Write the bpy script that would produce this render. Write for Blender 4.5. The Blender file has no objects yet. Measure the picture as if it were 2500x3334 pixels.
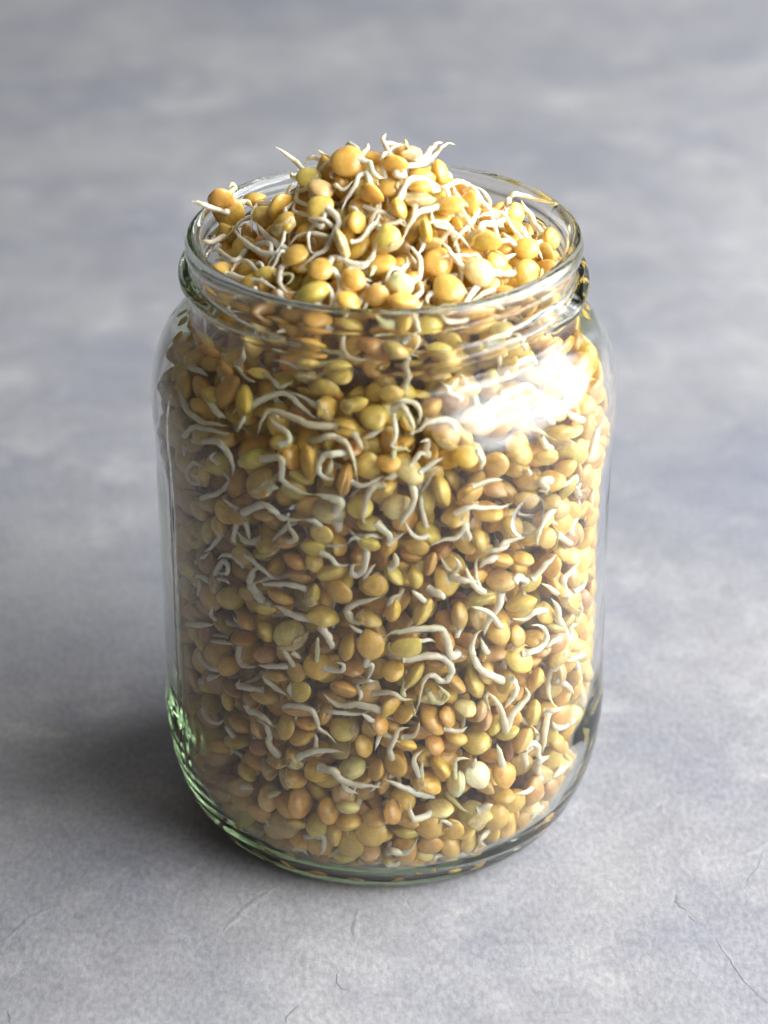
import bpy, bmesh, math, random
import numpy as np
from mathutils import Vector, Matrix
R_ = math.radians
MM = 0.001
random.seed(11)
rng = np.random.default_rng(11)
S = bpy.context.scene
COL = S.collection

# ------------------------------------------------------------------ camera
cd = bpy.data.cameras.new('camera')
cam = bpy.data.objects.new('camera', cd)
COL.objects.link(cam)
cam.location = (0, -0.5054, 0.3507)
cam.rotation_euler = (R_(90 - 28.94), 0, 0)
cd.sensor_fit = 'HORIZONTAL'
cd.sensor_width = 36
cd.lens = 122.61
cd.clip_start = 0.02
cd.clip_end = 20
cd.dof.use_dof = True
cd.dof.focus_distance = 0.556
cd.dof.aperture_fstop = 15
S.camera = cam

# ------------------------------------------------------------------ light
w = bpy.data.worlds.new('World')
S.world = w
w.use_nodes = True
w.node_tree.nodes['Background'].inputs[0].default_value = (1.0, .925, .84, 1)
w.node_tree.nodes['Background'].inputs[1].default_value = 0.135

def area(name, loc, target, sx, sy, power, color):
    l = bpy.data.lights.new(name, 'AREA')
    l.shape = 'RECTANGLE'
    l.size, l.size_y = sx, sy
    l.energy = power
    l.color = color
    o = bpy.data.objects.new(name, l)
    o.location = loc
    o.rotation_euler = (Vector(target) - Vector(loc)).to_track_quat('-Z', 'Y').to_euler()
    COL.objects.link(o)
    return o
win = area('window_light', (0.745, -0.04, 0.50), (0, 0.12, 0.06), 1.75, 1.1, 57.0, (.985, .99, 1.0))
win.data.use_nodes = True                       # a diffused window: brightest in the middle, fading towards its edges
nt = win.data.node_tree
em = nt.nodes['Emission']
ge = nt.nodes.new('ShaderNodeNewGeometry')
sp = nt.nodes.new('ShaderNodeSeparateXYZ')
nt.links.new(ge.outputs['Parametric'], sp.inputs[0])
prod = None
for ax in (0, 1):
    last = sp.outputs[ax]
    a1 = nt.nodes.new('ShaderNodeMath'); a1.operation = 'PINGPONG'; a1.inputs[1].default_value = .5
    nt.links.new(last, a1.inputs[0])
    mr = nt.nodes.new('ShaderNodeMapRange'); mr.interpolation_type = 'SMOOTHSTEP'
    mr.inputs['From Min'].default_value = 0; mr.inputs['From Max'].default_value = .22
    mr.inputs['To Min'].default_value = .12; mr.inputs['To Max'].default_value = 1.2
    nt.links.new(a1.outputs[0], mr.inputs['Value'])
    if prod is None:
        prod = mr.outputs[0]
    else:
        mu = nt.nodes.new('ShaderNodeMath'); mu.operation = 'MULTIPLY'
        nt.links.new(prod, mu.inputs[0]); nt.links.new(mr.outputs[0], mu.inputs[1])
        # noise added to the emission breaks up the window's reflection in the glass
        brk = nt.nodes.new('ShaderNodeTexNoise'); brk.inputs['Scale'].default_value = 4.5; brk.inputs['Detail'].default_value = 3.0
        nt.links.new(ge.outputs['Parametric'], brk.inputs['Vector'])
        fr = nt.nodes.new('ShaderNodeMapRange'); fr.inputs['From Min'].default_value = .36; fr.inputs['From Max'].default_value = .62
        fr.inputs['To Min'].default_value = .35; fr.inputs['To Max'].default_value = 1.3
        nt.links.new(brk.outputs['Fac'], fr.inputs['Value'])
        m2 = nt.nodes.new('ShaderNodeMath'); m2.operation = 'MULTIPLY'
        nt.links.new(mu.outputs[0], m2.inputs[0]); nt.links.new(fr.outputs[0], m2.inputs[1])
        nt.links.new(m2.outputs[0], em.inputs['Strength'])
area('back_window_light', (0.10, 1.25, 0.85), (0, 0.1, 0), 1.1, 0.7, 2.0, (.96, .98, 1.0))
S.view_settings.view_transform = 'Standard'
S.view_settings.look = 'None'
S.view_settings.exposure = 0
S.view_settings.gamma = 1
S.render.engine = 'CYCLES'
S.cycles.max_bounces = 40
S.cycles.transmission_bounces = 22
S.cycles.glossy_bounces = 32
S.cycles.diffuse_bounces = 5
S.cycles.transparent_max_bounces = 8
S.cycles.sample_clamp_indirect = 12
S.cycles.caustics_reflective = True
S.cycles.caustics_refractive = True
S.cycles.blur_glossy = 0.3

# ------------------------------------------------------------------ node helpers
def mat(name):
    m = bpy.data.materials.new(name)
    m.use_nodes = True
    nt = m.node_tree
    return m, nt, nt.nodes['Principled BSDF']
def N(nt, t, **kw):
    n = nt.nodes.new(t)
    for k, v in kw.items():
        if k in n.inputs.keys():
            n.inputs[k].default_value = v
        else:
            setattr(n, k, v)
    return n
def ramp(nt, fac, stops):
    r = nt.nodes.new('ShaderNodeValToRGB')
    e = r.color_ramp.elements
    while len(e) < len(stops):
        e.new(0.5)
    for x, (p, c) in zip(e, stops):
        x.position = p
        x.color = c if len(c) == 4 else (*c, 1)
    nt.links.new(fac, r.inputs[0])
    return r
def mix(nt, kind, fac, a, b):
    m = nt.nodes.new('ShaderNodeMix')
    m.data_type = 'RGBA'
    m.blend_type = kind
    for s, v in ((m.inputs[0], fac), (m.inputs[6], a), (m.inputs[7], b)):
        if hasattr(v, 'is_linked') or hasattr(v, 'links'):
            nt.links.new(v, s)
        elif isinstance(v, (int, float)):
            s.default_value = v
        else:
            s.default_value = (*v, 1)
    return m.outputs[2]
def math_(nt, op, a, b=0.0):
    m = nt.nodes.new('ShaderNodeMath')
    m.operation = op
    for s, v in ((m.inputs[0], a), (m.inputs[1], b)):
        if isinstance(v, (int, float)):
            s.default_value = v
        else:
            nt.links.new(v, s)
    return m.outputs[0]

# ------------------------------------------------------------------ materials
def table_material():
    m, nt, p = mat('grey_plaster')
    L = nt.links
    tc = N(nt, 'ShaderNodeTexCoord')
    warp = N(nt, 'ShaderNodeTexNoise', Scale=9.0, Detail=3.0)
    L.new(tc.outputs['Object'], warp.inputs['Vector'])
    wv = nt.nodes.new('ShaderNodeVectorMath'); wv.operation = 'MULTIPLY_ADD'
    L.new(warp.outputs['Color'], wv.inputs[0]); wv.inputs[1].default_value = (0.05, 0.05, 0); L.new(tc.outputs['Object'], wv.inputs[2])
    V = wv.outputs[0]
    def noise(scale, detail=4.0, rough=.55, src=V, off=None):
        n = N(nt, 'ShaderNodeTexNoise', Scale=scale, Detail=detail, Roughness=rough)
        if off:
            mp = N(nt, 'ShaderNodeMapping'); mp.inputs['Location'].default_value = off
            L.new(src, mp.inputs['Vector']); L.new(mp.outputs[0], n.inputs['Vector'])
        else:
            L.new(src, n.inputs['Vector'])
        return n.outputs['Fac']
    big = ramp(nt, noise(9.0, 5.0, .58), [(.28, (.178, .187, .222)), (.44, (.222, .227, .248)), (.58, (.264, .266, .277)), (.74, (.350, .349, .352))])
    lav = ramp(nt, noise(19.0, 4.0, .6, off=(3.1, 1.7, 0)), [(.50, (0, 0, 0)), (.68, (1, 1, 1))])
    c = mix(nt, 'MIX', math_(nt, 'MULTIPLY', lav.outputs[0], .34), big.outputs[0], (.185, .195, .248))
    mid = ramp(nt, noise(70.0, 5.0, .65, off=(5, 2, 0)), [(.35, (.91, .91, .92)), (.65, (1.07, 1.07, 1.07))])
    c = mix(nt, 'MULTIPLY', 1.0, c, mid.outputs[0])
    wh = ramp(nt, noise(30.0, 6.0, .7, off=(1, 8, 0)), [(.53, (0, 0, 0)), (.68, (1, 1, 1))])
    c = mix(nt, 'MIX', math_(nt, 'MULTIPLY', wh.outputs[0], .36), c, (.45, .447, .44))
    gm = N(nt, 'ShaderNodeMapping'); gm.inputs['Scale'].default_value = (1, .55, 1)
    L.new(tc.outputs['Object'], gm.inputs['Vector'])
    fine = ramp(nt, noise(850.0, 2.0, .6, src=gm.outputs[0]), [(.33, (.82, .82, .83)), (.68, (1.17, 1.17, 1.17))])
    c = mix(nt, 'MULTIPLY', .85, c, fine.outputs[0])
    # hairline cracks in the plaster: edges of a warped cell pattern, kept only in a few patches
    vo = N(nt, 'ShaderNodeTexVoronoi', Scale=9.0); vo.feature = 'DISTANCE_TO_EDGE'
    w2 = N(nt, 'ShaderNodeTexNoise', Scale=45.0, Detail=4.0)
    L.new(tc.outputs['Object'], w2.inputs['Vector'])
    wv2 = nt.nodes.new('ShaderNodeVectorMath'); wv2.operation = 'MULTIPLY_ADD'
    L.new(w2.outputs['Color'], wv2.inputs[0]); wv2.inputs[1].default_value = (0.03, 0.03, 0); L.new(tc.outputs['Object'], wv2.inputs[2])
    L.new(wv2.outputs[0], vo.inputs['Vector'])
    line = ramp(nt, vo.outputs['Distance'], [(.0, (1, 1, 1)), (.0035, (0, 0, 0))])
    patch = ramp(nt, noise(14.0, 3.0, .5, off=(7.3, 4.4, 0)), [(.60, (0, 0, 0)), (.68, (1, 1, 1))])
    crack = math_(nt, 'MULTIPLY', line.outputs[0], patch.outputs[0])
    c = mix(nt, 'MIX', math_(nt, 'MULTIPLY', crack, .0), c, (.20, .20, .21))
    L.new(c, p.inputs['Base Color'])
    p.inputs['Roughness'].default_value = .62
    p.inputs['Specular IOR Level'].default_value = .35
    h = math_(nt, 'ADD', math_(nt, 'MULTIPLY', noise(650.0, 2.0, .6, src=gm.outputs[0]), .5), math_(nt, 'MULTIPLY', noise(60.0, 4.0, .6), .9))
    h = math_(nt, 'SUBTRACT', h, math_(nt, 'MULTIPLY', crack, .3))
    b = N(nt, 'ShaderNodeBump', Strength=.32, Distance=.0008)
    L.new(h, b.inputs['Height']); L.new(b.outputs[0], p.inputs['Normal'])
    return m

def seed_material(name, joined):
    m, nt, p = mat(name)
    L = nt.links
    tc = N(nt, 'ShaderNodeTexCoord')
    if joined:
        at = N(nt, 'ShaderNodeAttribute'); at.attribute_name = 'tint'
        base = at.outputs['Color']
        geo = N(nt, 'ShaderNodeNewGeometry')
        rnd = geo.outputs['Random Per Island']
        vec, k = tc.outputs['Object'], 330.0
    else:
        oi = N(nt, 'ShaderNodeObjectInfo')
        base, rnd = oi.outputs['Color'], oi.outputs['Random']
        vec, k = tc.outputs['Object'], 1.15
    off = nt.nodes.new('ShaderNodeVectorMath'); off.operation = 'MULTIPLY_ADD'
    cx = nt.nodes.new('ShaderNodeCombineXYZ')
    for i in range(3):
        L.new(math_(nt, 'MULTIPLY', rnd, 40.0 + 13 * i), cx.inputs[i])
    off.inputs[1].default_value = (k, k, k)
    L.new(vec, off.inputs[0]); L.new(cx.outputs[0], off.inputs[2])
    n1 = N(nt, 'ShaderNodeTexNoise', Scale=1.1, Detail=3.0)
    n2 = N(nt, 'ShaderNodeTexNoise', Scale=4.5, Detail=4.0)
    n3 = N(nt, 'ShaderNodeTexNoise', Scale=9.0, Detail=2.0)
    for n in (n1, n2, n3):
        L.new(off.outputs[0], n.inputs['Vector'])
    r1 = ramp(nt, n1.outputs['Fac'], [(.3, (.88, .83, .76)), (.52, (1, 1, 1)), (.75, (1.12, 1.2, 1.3))])
    c = mix(nt, 'MULTIPLY', 1.0, base, r1.outputs[0])
    r2 = ramp(nt, n2.outputs['Fac'], [(.35, (.90, .88, .84)), (.65, (1.08, 1.08, 1.08))])
    c = mix(nt, 'MULTIPLY', .8, c, r2.outputs[0])
    # reddish blush and a few brown specks of the seed coat
    bl = ramp(nt, n1.outputs['Color'], [(.60, (0, 0, 0)), (.78, (1, 1, 1))])
    c = mix(nt, 'MIX', math_(nt, 'MULTIPLY', bl.outputs[0], .28), c, (.55, .23, .08))
    sp = ramp(nt, n3.outputs['Fac'], [(.68, (0, 0, 0)), (.74, (1, 1, 1))])
    c = mix(nt, 'MIX', math_(nt, 'MULTIPLY', sp.outputs[0], .42), c, (.24, .09, .03))
    L.new(c, p.inputs['Base Color'])
    p.inputs['Roughness'].default_value = .36
    p.inputs['Subsurface Weight'].default_value = .55
    p.inputs['Subsurface Radius'].default_value = (1.0, .68, .28)
    p.inputs['Subsurface Scale'].default_value = .0019
    p.inputs['Coat Weight'].default_value = .3
    p.inputs['Coat Roughness'].default_value = .1
    b = N(nt, 'ShaderNodeBump', Strength=.18, Distance=.0003)
    L.new(n2.outputs['Fac'], b.inputs['Height']); L.new(b.outputs[0], p.inputs['Normal'])
    return m

def root_material():
    m, nt, p = mat('root_white')
    L = nt.links
    at = N(nt, 'ShaderNodeAttribute'); at.attribute_name = 'tint'
    tc = N(nt, 'ShaderNodeTexCoord')
    n = N(nt, 'ShaderNodeTexNoise', Scale=420.0, Detail=4.0)
    L.new(tc.outputs['Object'], n.inputs['Vector'])
    r = ramp(nt, n.outputs['Fac'], [(.3, (.90, .87, .80)), (.7, (1.05, 1.05, 1.05))])
    L.new(mix(nt, 'MULTIPLY', 1.0, at.outputs['Color'], r.outputs[0]), p.inputs['Base Color'])
    p.inputs['Roughness'].default_value = .34
    p.inputs['Subsurface Weight'].default_value = .6
    p.inputs['Subsurface Radius'].default_value = (1.0, .8, .5)
    p.inputs['Subsurface Scale'].default_value = .0016
    p.inputs['Coat Weight'].default_value = .2
    p.inputs['Coat Roughness'].default_value = .12
    b = N(nt, 'ShaderNodeBump', Strength=.25, Distance=.0003)
    L.new(n.outputs['Fac'], b.inputs['Height']); L.new(b.outputs[0], p.inputs['Normal'])
    return m

def glass_material():
    m, nt, p = mat('green_tinged_glass')
    p.inputs['Base Color'].default_value = (1, 1, 1, 1)
    p.inputs['Transmission Weight'].default_value = 1
    p.inputs['Roughness'].default_value = 0
    p.inputs['IOR'].default_value = 1.46
    va = N(nt, 'ShaderNodeVolumeAbsorption')
    va.inputs['Color'].default_value = (.70, .77, .66, 1)
    va.inputs['Density'].default_value = 50
    nt.links.new(va.outputs[0], nt.nodes['Material Output'].inputs['Volume'])
    tc = N(nt, 'ShaderNodeTexCoord')
    n = N(nt, 'ShaderNodeTexNoise', Scale=70.0, Detail=2.0)
    nt.links.new(tc.outputs['Object'], n.inputs['Vector'])
    b = N(nt, 'ShaderNodeBump', Strength=.06, Distance=.001)
    nt.links.new(n.outputs['Fac'], b.inputs['Height']); nt.links.new(b.outputs[0], p.inputs['Normal'])
    return m

def water_material():
    m, nt, p = mat('water')
    p.inputs['Transmission Weight'].default_value = 1
    p.inputs['Roughness'].default_value = 0
    p.inputs['IOR'].default_value = 1.33
    return m
M_TABLE, M_SEED, M_HEAP = table_material(), seed_material('seed_coat', False), seed_material('seed_coat_heap', True)
def hull_material():
    m, nt, p = mat('papery_hull')
    p.inputs['Base Color'].default_value = (.72, .53, .26, 1)
    p.inputs['Roughness'].default_value = .4
    p.inputs['Subsurface Weight'].default_value = .5
    p.inputs['Subsurface Radius'].default_value = (1.0, .7, .35)
    p.inputs['Subsurface Scale'].default_value = .001
    tc = N(nt, 'ShaderNodeTexCoord')
    n = N(nt, 'ShaderNodeTexNoise', Scale=3.0, Detail=3.0)
    nt.links.new(tc.outputs['Object'], n.inputs['Vector'])
    r = ramp(nt, n.outputs['Fac'], [(.35, (.60, .36, .13)), (.55, (.74, .54, .25)), (.7, (.80, .66, .42))])
    nt.links.new(r.outputs[0], p.inputs['Base Color'])
    return m
M_HULL = hull_material()
M_ROOT, M_GLASS, M_WATER = root_material(), glass_material(), water_material()

# ------------------------------------------------------------------ building helpers
def mesh_from(name, verts, faces, m, tint=None, smooth=True):
    me = bpy.data.meshes.new(name)
    me.from_pydata([tuple(v) for v in verts], [], faces)
    if smooth:
        me.polygons.foreach_set('use_smooth', [True] * len(me.polygons))
    if m:
        me.materials.append(m)
    if tint is not None:
        a = me.attributes.new('tint', 'FLOAT_COLOR', 'POINT')
        a.data.foreach_set('color', np.asarray(tint, dtype=np.float32).ravel())
    me.update()
    return me
def link(name, me, parent=None):
    o = bpy.data.objects.new(name, me)
    COL.objects.link(o)
    if parent is not None:
        o.parent = parent
    return o
def tag(o, label=None, cat=None, group=None, kind=None):
    for k, v in (('label', label), ('category', cat), ('group', group), ('kind', kind)):
        if v:
            o[k] = v
    return o

# ------------------------------------------------------------------ the surface the jar stands on
tv, tf = [(-2.5, -1.5, 0), (2.5, -1.5, 0), (2.5, 3.5, 0), (-2.5, 3.5, 0)], [(0, 1, 2, 3)]
table = link('table_surface', mesh_from('table_surface', tv, tf, M_TABLE))
tag(table, 'mottled grey plaster surface with lavender patches and hairline cracks', kind='structure')

# trowel ridges and hairline cracks in the plaster near the front (millimetres)
FLAWS = [
    ('crack', 0.55, [[64.0, -44.3], [64.1, -45.9], [63.6, -46.9], [64.5, -48.7], [65.8, -50.2]]),
    ('crack', 0.4, [[65.9, -52.0], [66.7, -53.3], [67.1, -53.9]]),
    ('crack', 0.3, [[71.1, -59.5], [71.6, -62.9], [72.7, -65.5], [73.9, -69.6], [75.3, -73.9], [76.9, -77.2], [78.3, -79.3], [79.4, -81.1]]),
    ('crack', 0.2, [[85.0, -28.4], [83.2, -34.6], [80.8, -37.9], [79.3, -42.3]]),
    ('ridge', 0.9, [[78.9, -29.4], [81.3, -29.7], [83.6, -27.8], [86.7, -24.6]]),
    ('ridge', 0.9, [[-23.7, -41.3], [-27.2, -45.5], [-28.6, -47.5], [-31.1, -51.4], [-34.4, -57.2]]),
    ('ridge', 0.7, [[-5.6, -50.2], [-6.1, -54.5], [-6.4, -59.5]]),
    ('crack', 0.25, [[-9.6, -70.3], [-9.9, -74.7], [-8.8, -76.7], [-7.2, -76.8]]),
    ('crack', 0.35, [[-17.5, -81.5], [-19.0, -83.6], [-19.9, -85.7], [-20.0, -87.4]]),
    ('ridge', 0.9, [[-81.1, -60.6], [-78.5, -56.4], [-76.2, -52.2], [-72.6, -49.4], [-70.5, -48.7]]),
    ('crack', 0.35, [[-77.4, -83.2], [-77.1, -85.0], [-76.3, -87.7]]),
    ('ridge', 1.2, [[51.4, -17.7], [55.9, -14.6], [60.2, -12.0], [63.7, -9.8], [64.1, -14.2]]),
    ('ridge', 1.2, [[68.3, -18.1], [70.6, -20.2]])]
def flaw(kind, width, pts):
    r2 = np.random.default_rng(int(abs(pts[0][0]) * 10) + 3)
    P = [np.array((x, y), float) for x, y in pts]
    Q = []
    for a, b in zip(P, P[1:]):
        n = max(2, int(np.linalg.norm(b - a) / .8))
        for k in range(n):
            Q.append(a + (b - a) * k / n + r2.normal(0, .10, 2))
    Q.append(P[-1])
    verts, faces, n = [], [], len(Q)
    for i, q in enumerate(Q):
        d = Q[min(i + 1, n - 1)] - Q[max(i - 1, 0)]
        d = d / (np.linalg.norm(d) + 1e-9)
        s = np.array((-d[1], d[0]))
        e = math.sin(math.pi * min(1, max(0, (i + .3) / (n - .4)))) ** .5 * r2.uniform(.6, 1.15)
        width_ = width * (2.6 if kind == 'ridge' else 1.5)
        h = (.12 if kind == 'ridge' else .04) * e + .02
        for o, z in ((-1, 0.004), (-.3, h), (.15, h), (1, 0.004)):
            c = q + s * o * width_ * e / 2
            verts.append((c[0] * MM, c[1] * MM, z * MM))
    for i in range(n - 1):
        for j in range(3):
            faces.append((i * 4 + j, (i + 1) * 4 + j, (i + 1) * 4 + j + 1, i * 4 + j + 1))
    return verts, faces
M_CRACK, nt_, p_ = mat('dark_plaster_crack')
p_.inputs['Base Color'].default_value = (.16, .16, .17, 1)
p_.inputs['Roughness'].default_value = .8
for kind, width, pts in FLAWS:
    v, f = flaw(kind, width, pts)
    nm = 'trowel_ridge' if kind == 'ridge' else 'hairline_crack'
    link(nm, mesh_from(nm, v, f, M_TABLE if kind == 'ridge' else M_CRACK), table)

# ------------------------------------------------------------------ the jar: one piece of pressed glass
def sm(t):
    t = max(0., min(1., t)); return t * t * (3 - 2 * t)
OUT = [(0, .8), (10, .8), (22, .8), (33, .75), (36.5, .65), (38.5, .45), (39.6, .35), (40.6, .05), (41.6, .15), (42.6, .7), (43.6, 1.8), (44.8, 3.5), (46.2, 6.3), (47.6, 10), (48.8, 14.5), (49.6, 19.5), (49.95, 24), (50.0, 28), (49.7, 30.5), (49.55, 34), (49.5, 45), (49.5, 60), (49.5, 75), (49.5, 88), (49.6, 94), (49.95, 97.5), (50.05, 101), (49.95, 104), (49.6, 107), (48.95, 110), (47.95, 112.8), (46.6, 115.2), (44.9, 117.2), (43.1, 118.6), (41.9, 119.3), (41.2, 119.9), (40.9, 120.6), (40.8, 122)]
OUT += [(40.7, 122.6 + i * .55) for i in range(18)]
OUT += [(40.7, 132.6), (40.75, 133.2), (41.1, 133.7), (41.5, 134.4), (41.65, 135.3), (41.6, 136.2), (41.2, 137.2), (40.5, 137.8), (39.7, 138.05)]
INN = [(38.9, 137.8), (38.4, 137.2), (38.05, 136.3), (37.95, 135), (38.0, 132), (38.1, 128), (38.2, 124), (38.4, 121.7), (38.9, 119.7), (40.2, 118.0), (42.0, 116.3), (43.8, 114.3), (45.4, 111.8), (46.6, 108.5), (47.4, 105), (47.8, 101), (47.9, 90), (47.9, 70), (47.9, 50), (47.9, 30), (47.6, 23), (46.9, 17.5), (45.6, 12), (44.1, 8.2), (42.3, 5.4), (40.2, 3.5), (37.4, 2.5), (33, 2.15), (26, 2.1), (15, 2.1), (0, 2.1)]
LUGS = [(-128, -8, 130.6, 128.2), (-6, 66, 125.2, 129.6), (50, 140, 125.4, 131.0), (128, 236, 125.6, 130.6)]
NS = 512
def lug(phi, z):
    d = 0.
    for a0, a1, z0, z1 in LUGS:
        for s in (-360, 0, 360):
            t = (phi + s - a0) / (a1 - a0)
            if 0 < t < 1:
                zc = z0 + (z1 - z0) * t
                e = sm(min(t, 1 - t) / .22)
                wz = 1.9 * (.35 + .65 * e)
                q = abs(z - zc) / wz
                if q < 1:
                    d = max(d, 2.5 * e * (1 - q ** 2.2) ** .7)
    return d
def build_jar():
    prof = [(r, z, 1) for r, z in OUT] + [(r, z, 0) for r, z in INN]
    # finer rows along the long walls so that the small unevenness of the glass shows
    pv = []
    for (r0, z0, a), (r1, z1, b) in zip(prof, prof[1:]):
        n = max(1, int(math.hypot(r1 - r0, z1 - z0) / 4.0))
        for k in range(n):
            pv.append((r0 + (r1 - r0) * k / n, z0 + (z1 - z0) * k / n, a))
    pv.append(prof[-1])
    verts, faces, rows = [], [], []
    for r, z, outer in pv:
        if r == 0:
            rows.append([len(verts)]); verts.append((0, 0, z * MM)); continue
        row = []
        for i in range(NS):
            ph = 360. * i / NS
            rr = r
            if outer and 121.5 < z < 134:
                rr += lug(ph if ph < 236 else ph - 360, z) if True else 0
            if outer and 16 < z:
                for sa in (-65, 115):          # mould seam
                    dd = abs((ph - sa + 180) % 360 - 180)
                    rr += .10 * math.exp(-(dd / .6) ** 2)
            if 3 < z < 130 and r > 40:         # pressed glass is never quite even
                a = math.radians(ph)
                rr += (.06 if outer else .055) * (math.sin(3 * a + z * .07 + outer) + .7 * math.sin(7 * a - z * .11 + 2) + .5 * math.sin(13 * a + z * .19))
            if outer and 1.2 < z < 20 and r > 42:   # stippled heel
                a = math.radians(ph)
                rr += .025 * sm((z - 1.2) / 3) * sm((20 - z) / 8) * math.sin(34 * a + z * .9) * math.sin(z * .8 + 5 * a)
            a = math.radians(ph)
            row.append(len(verts))
            verts.append((rr * math.sin(a) * MM, -rr * math.cos(a) * MM, z * MM))
        rows.append(row)
    for A, B in zip(rows, rows[1:]):
        for i in range(NS):
            j = (i + 1) % NS
            if len(A) == 1:
                faces.append((A[0], B[j], B[i]))
            elif len(B) == 1:
                faces.append((A[i], A[j], B[0]))
            else:
                faces.append((A[i], A[j], B[j], B[i]))
    me = mesh_from('glass_jar', verts, faces, M_GLASS)
    bm = bmesh.new(); bm.from_mesh(me); bmesh.ops.recalc_face_normals(bm, faces=bm.faces); bm.to_mesh(me); bm.free()
    me.polygons.foreach_set('use_smooth', [True] * len(me.polygons))
    return me
jar = link('glass_jar', build_jar())
jar.location = (0, 0, .0003)
tag(jar, 'clear green-tinged glass jar with screw-thread neck, heaped full of sprouted lentils', 'jar')

# ------------------------------------------------------------------ seed shapes (radius 1, half thickness 1, sprout side towards +X)
def seed_shape(kind, nu, nv, seed):
    r = np.random.default_rng(seed)
    k = r.uniform(-1, 1, 12)
    verts, faces = [(0, 0, 1.0)], []
    for i in range(1, nv):
        t = math.pi * i / nv
        for j in range(nu):
            a = 2 * math.pi * j / nu
            ce, se = math.sin(t), math.cos(t)
            rad = ce ** .94
            z = math.copysign(abs(se) ** 1.28, se)
            out = 1 + .05 * k[0] * math.cos(2 * a + k[1] * 3) + .045 * k[2] * math.cos(3 * a + k[3] * 3) + .02 * k[5] * math.cos(5 * a + k[6] * 3)
            x, y = rad * math.cos(a) * out, rad * math.sin(a) * out
            near = math.exp(-((a if a < math.pi else a - 2 * math.pi) / .42) ** 2)
            if kind == 'beaked':       # the radicle pushes a beak out of the rim
                x += .30 * near * ce ** 5
                z *= 1 + .25 * near * ce ** 3
            if kind == 'split':        # coat opened along the rim
                g = math.exp(-(se / .13) ** 2) * math.exp(-((a if a < math.pi else a - 2 * math.pi) / 1.25) ** 2)
                x *= 1 - .20 * g; y *= 1 - .20 * g
                z += .12 * math.copysign(1, se) * max(0, math.cos(a)) * ce
            if kind == 'dented':
                d = math.exp(-((x - .35) ** 2 + (y + .1) ** 2) / .09)
                if se > 0: z -= .22 * d
            if kind == 'plump':
                z *= 1 + .12 * math.cos(a + k[4]) * ce
            z += .05 * math.sin(3.1 * x + k[7] * 4) * math.cos(2.7 * y + k[8] * 4) * ce
            verts.append((x, y, z))
    verts.append((0, 0, -1.0))
    for j in range(nu):
        faces.append((0, 1 + j, 1 + (j + 1) % nu))
    for i in range(nv - 2):
        for j in range(nu):
            a, b = 1 + i * nu + j, 1 + i * nu + (j + 1) % nu
            faces.append((a, a + nu, b + nu, b))
    e = len(verts) - 1
    o = 1 + (nv - 2) * nu
    for j in range(nu):
        faces.append((o + j, e, o + (j + 1) % nu))
    return np.array(verts), faces
KINDS = ['beaked', 'split', 'dented', 'plump']
SEEDS = []
for i, kd in enumerate(['beaked', 'split', 'dented', 'plump', 'beaked', 'plump', 'split', 'plump']):
    v, f = seed_shape(kd, 30, 18, 40 + i)
    SEEDS.append((kd, mesh_from('seed', v, f, M_SEED)))
def hull_shape(seed):
    # a torn half of the seed coat, lifted off the sprouting side
    r = np.random.default_rng(seed)
    k = r.uniform(-1, 1, 8)
    nu, nv = 20, 7
    verts, faces = [], []
    for sh in (1.075, 1.03):
        for i in range(nv + 1):
            for j in range(nu):
                a = 2 * math.pi * j / nu
                reach = 1.05 + .22 * math.sin(2 * a + k[0] * 3) + .14 * math.sin(5 * a + k[1] * 3)
                t = reach * i / nv
                lift = .16 * (i / nv) ** 3 * (1 + k[2] * math.cos(a + k[3] * 3))
                x, y, z = math.sin(t) * math.cos(a), math.sin(t) * math.sin(a), math.cos(t)
                verts.append(((z * .97 + .02 + lift * .2) * sh, y * (sh + lift), x * (sh + lift)))
    m = (nv + 1) * nu
    for i in range(nv):
        for j in range(nu):
            q = (j + 1) % nu
            A, B = i * nu, (i + 1) * nu
            faces.append((A + j, B + j, B + q, A + q))
            faces.append((m + A + q, m + B + q, m + B + j, m + A + j))
    for j in range(nu):
        q = (j + 1) % nu
        faces.append((nv * nu + j, m + nv * nu + j, m + nv * nu + q, nv * nu + q))
    return mesh_from('split_hull', verts, faces, M_HULL)
HULLS = [hull_shape(90 + i) for i in range(4)]
LOW = [seed_shape(kd, 16, 10, 70 + i) for i, kd in enumerate(['plump', 'dented', 'beaked', 'plump'])]

TINT = {'a': (.715, .465, .100), 'y': (.74, .56, .145), 'p': (.78, .63, .28), 'o': (.68, .415, .10), 'b': (.50, .29, .085),
        'w': (.82, .755, .48), 'g': (.655, .49, .11), 'n': (.60, .44, .145), 'k': (.69, .47, .215)}
TWORD = {'a': 'amber', 'y': 'yellow', 'p': 'pale buff', 'o': 'orange-brown', 'b': 'dark brown', 'w': 'creamy white', 'g': 'olive', 'n': 'dull tan', 'k': 'pinkish tan'}
def frame(n, x):
    """rotation with Z along n and X towards x"""
    n = Vector(n).normalized(); x = Vector(x)
    x = x - n * x.dot(n)
    if x.length < 1e-5:
        x = n.orthogonal()
    x.normalize()
    y = n.cross(x)
    return Matrix((x, y, n)).transposed()

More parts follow.
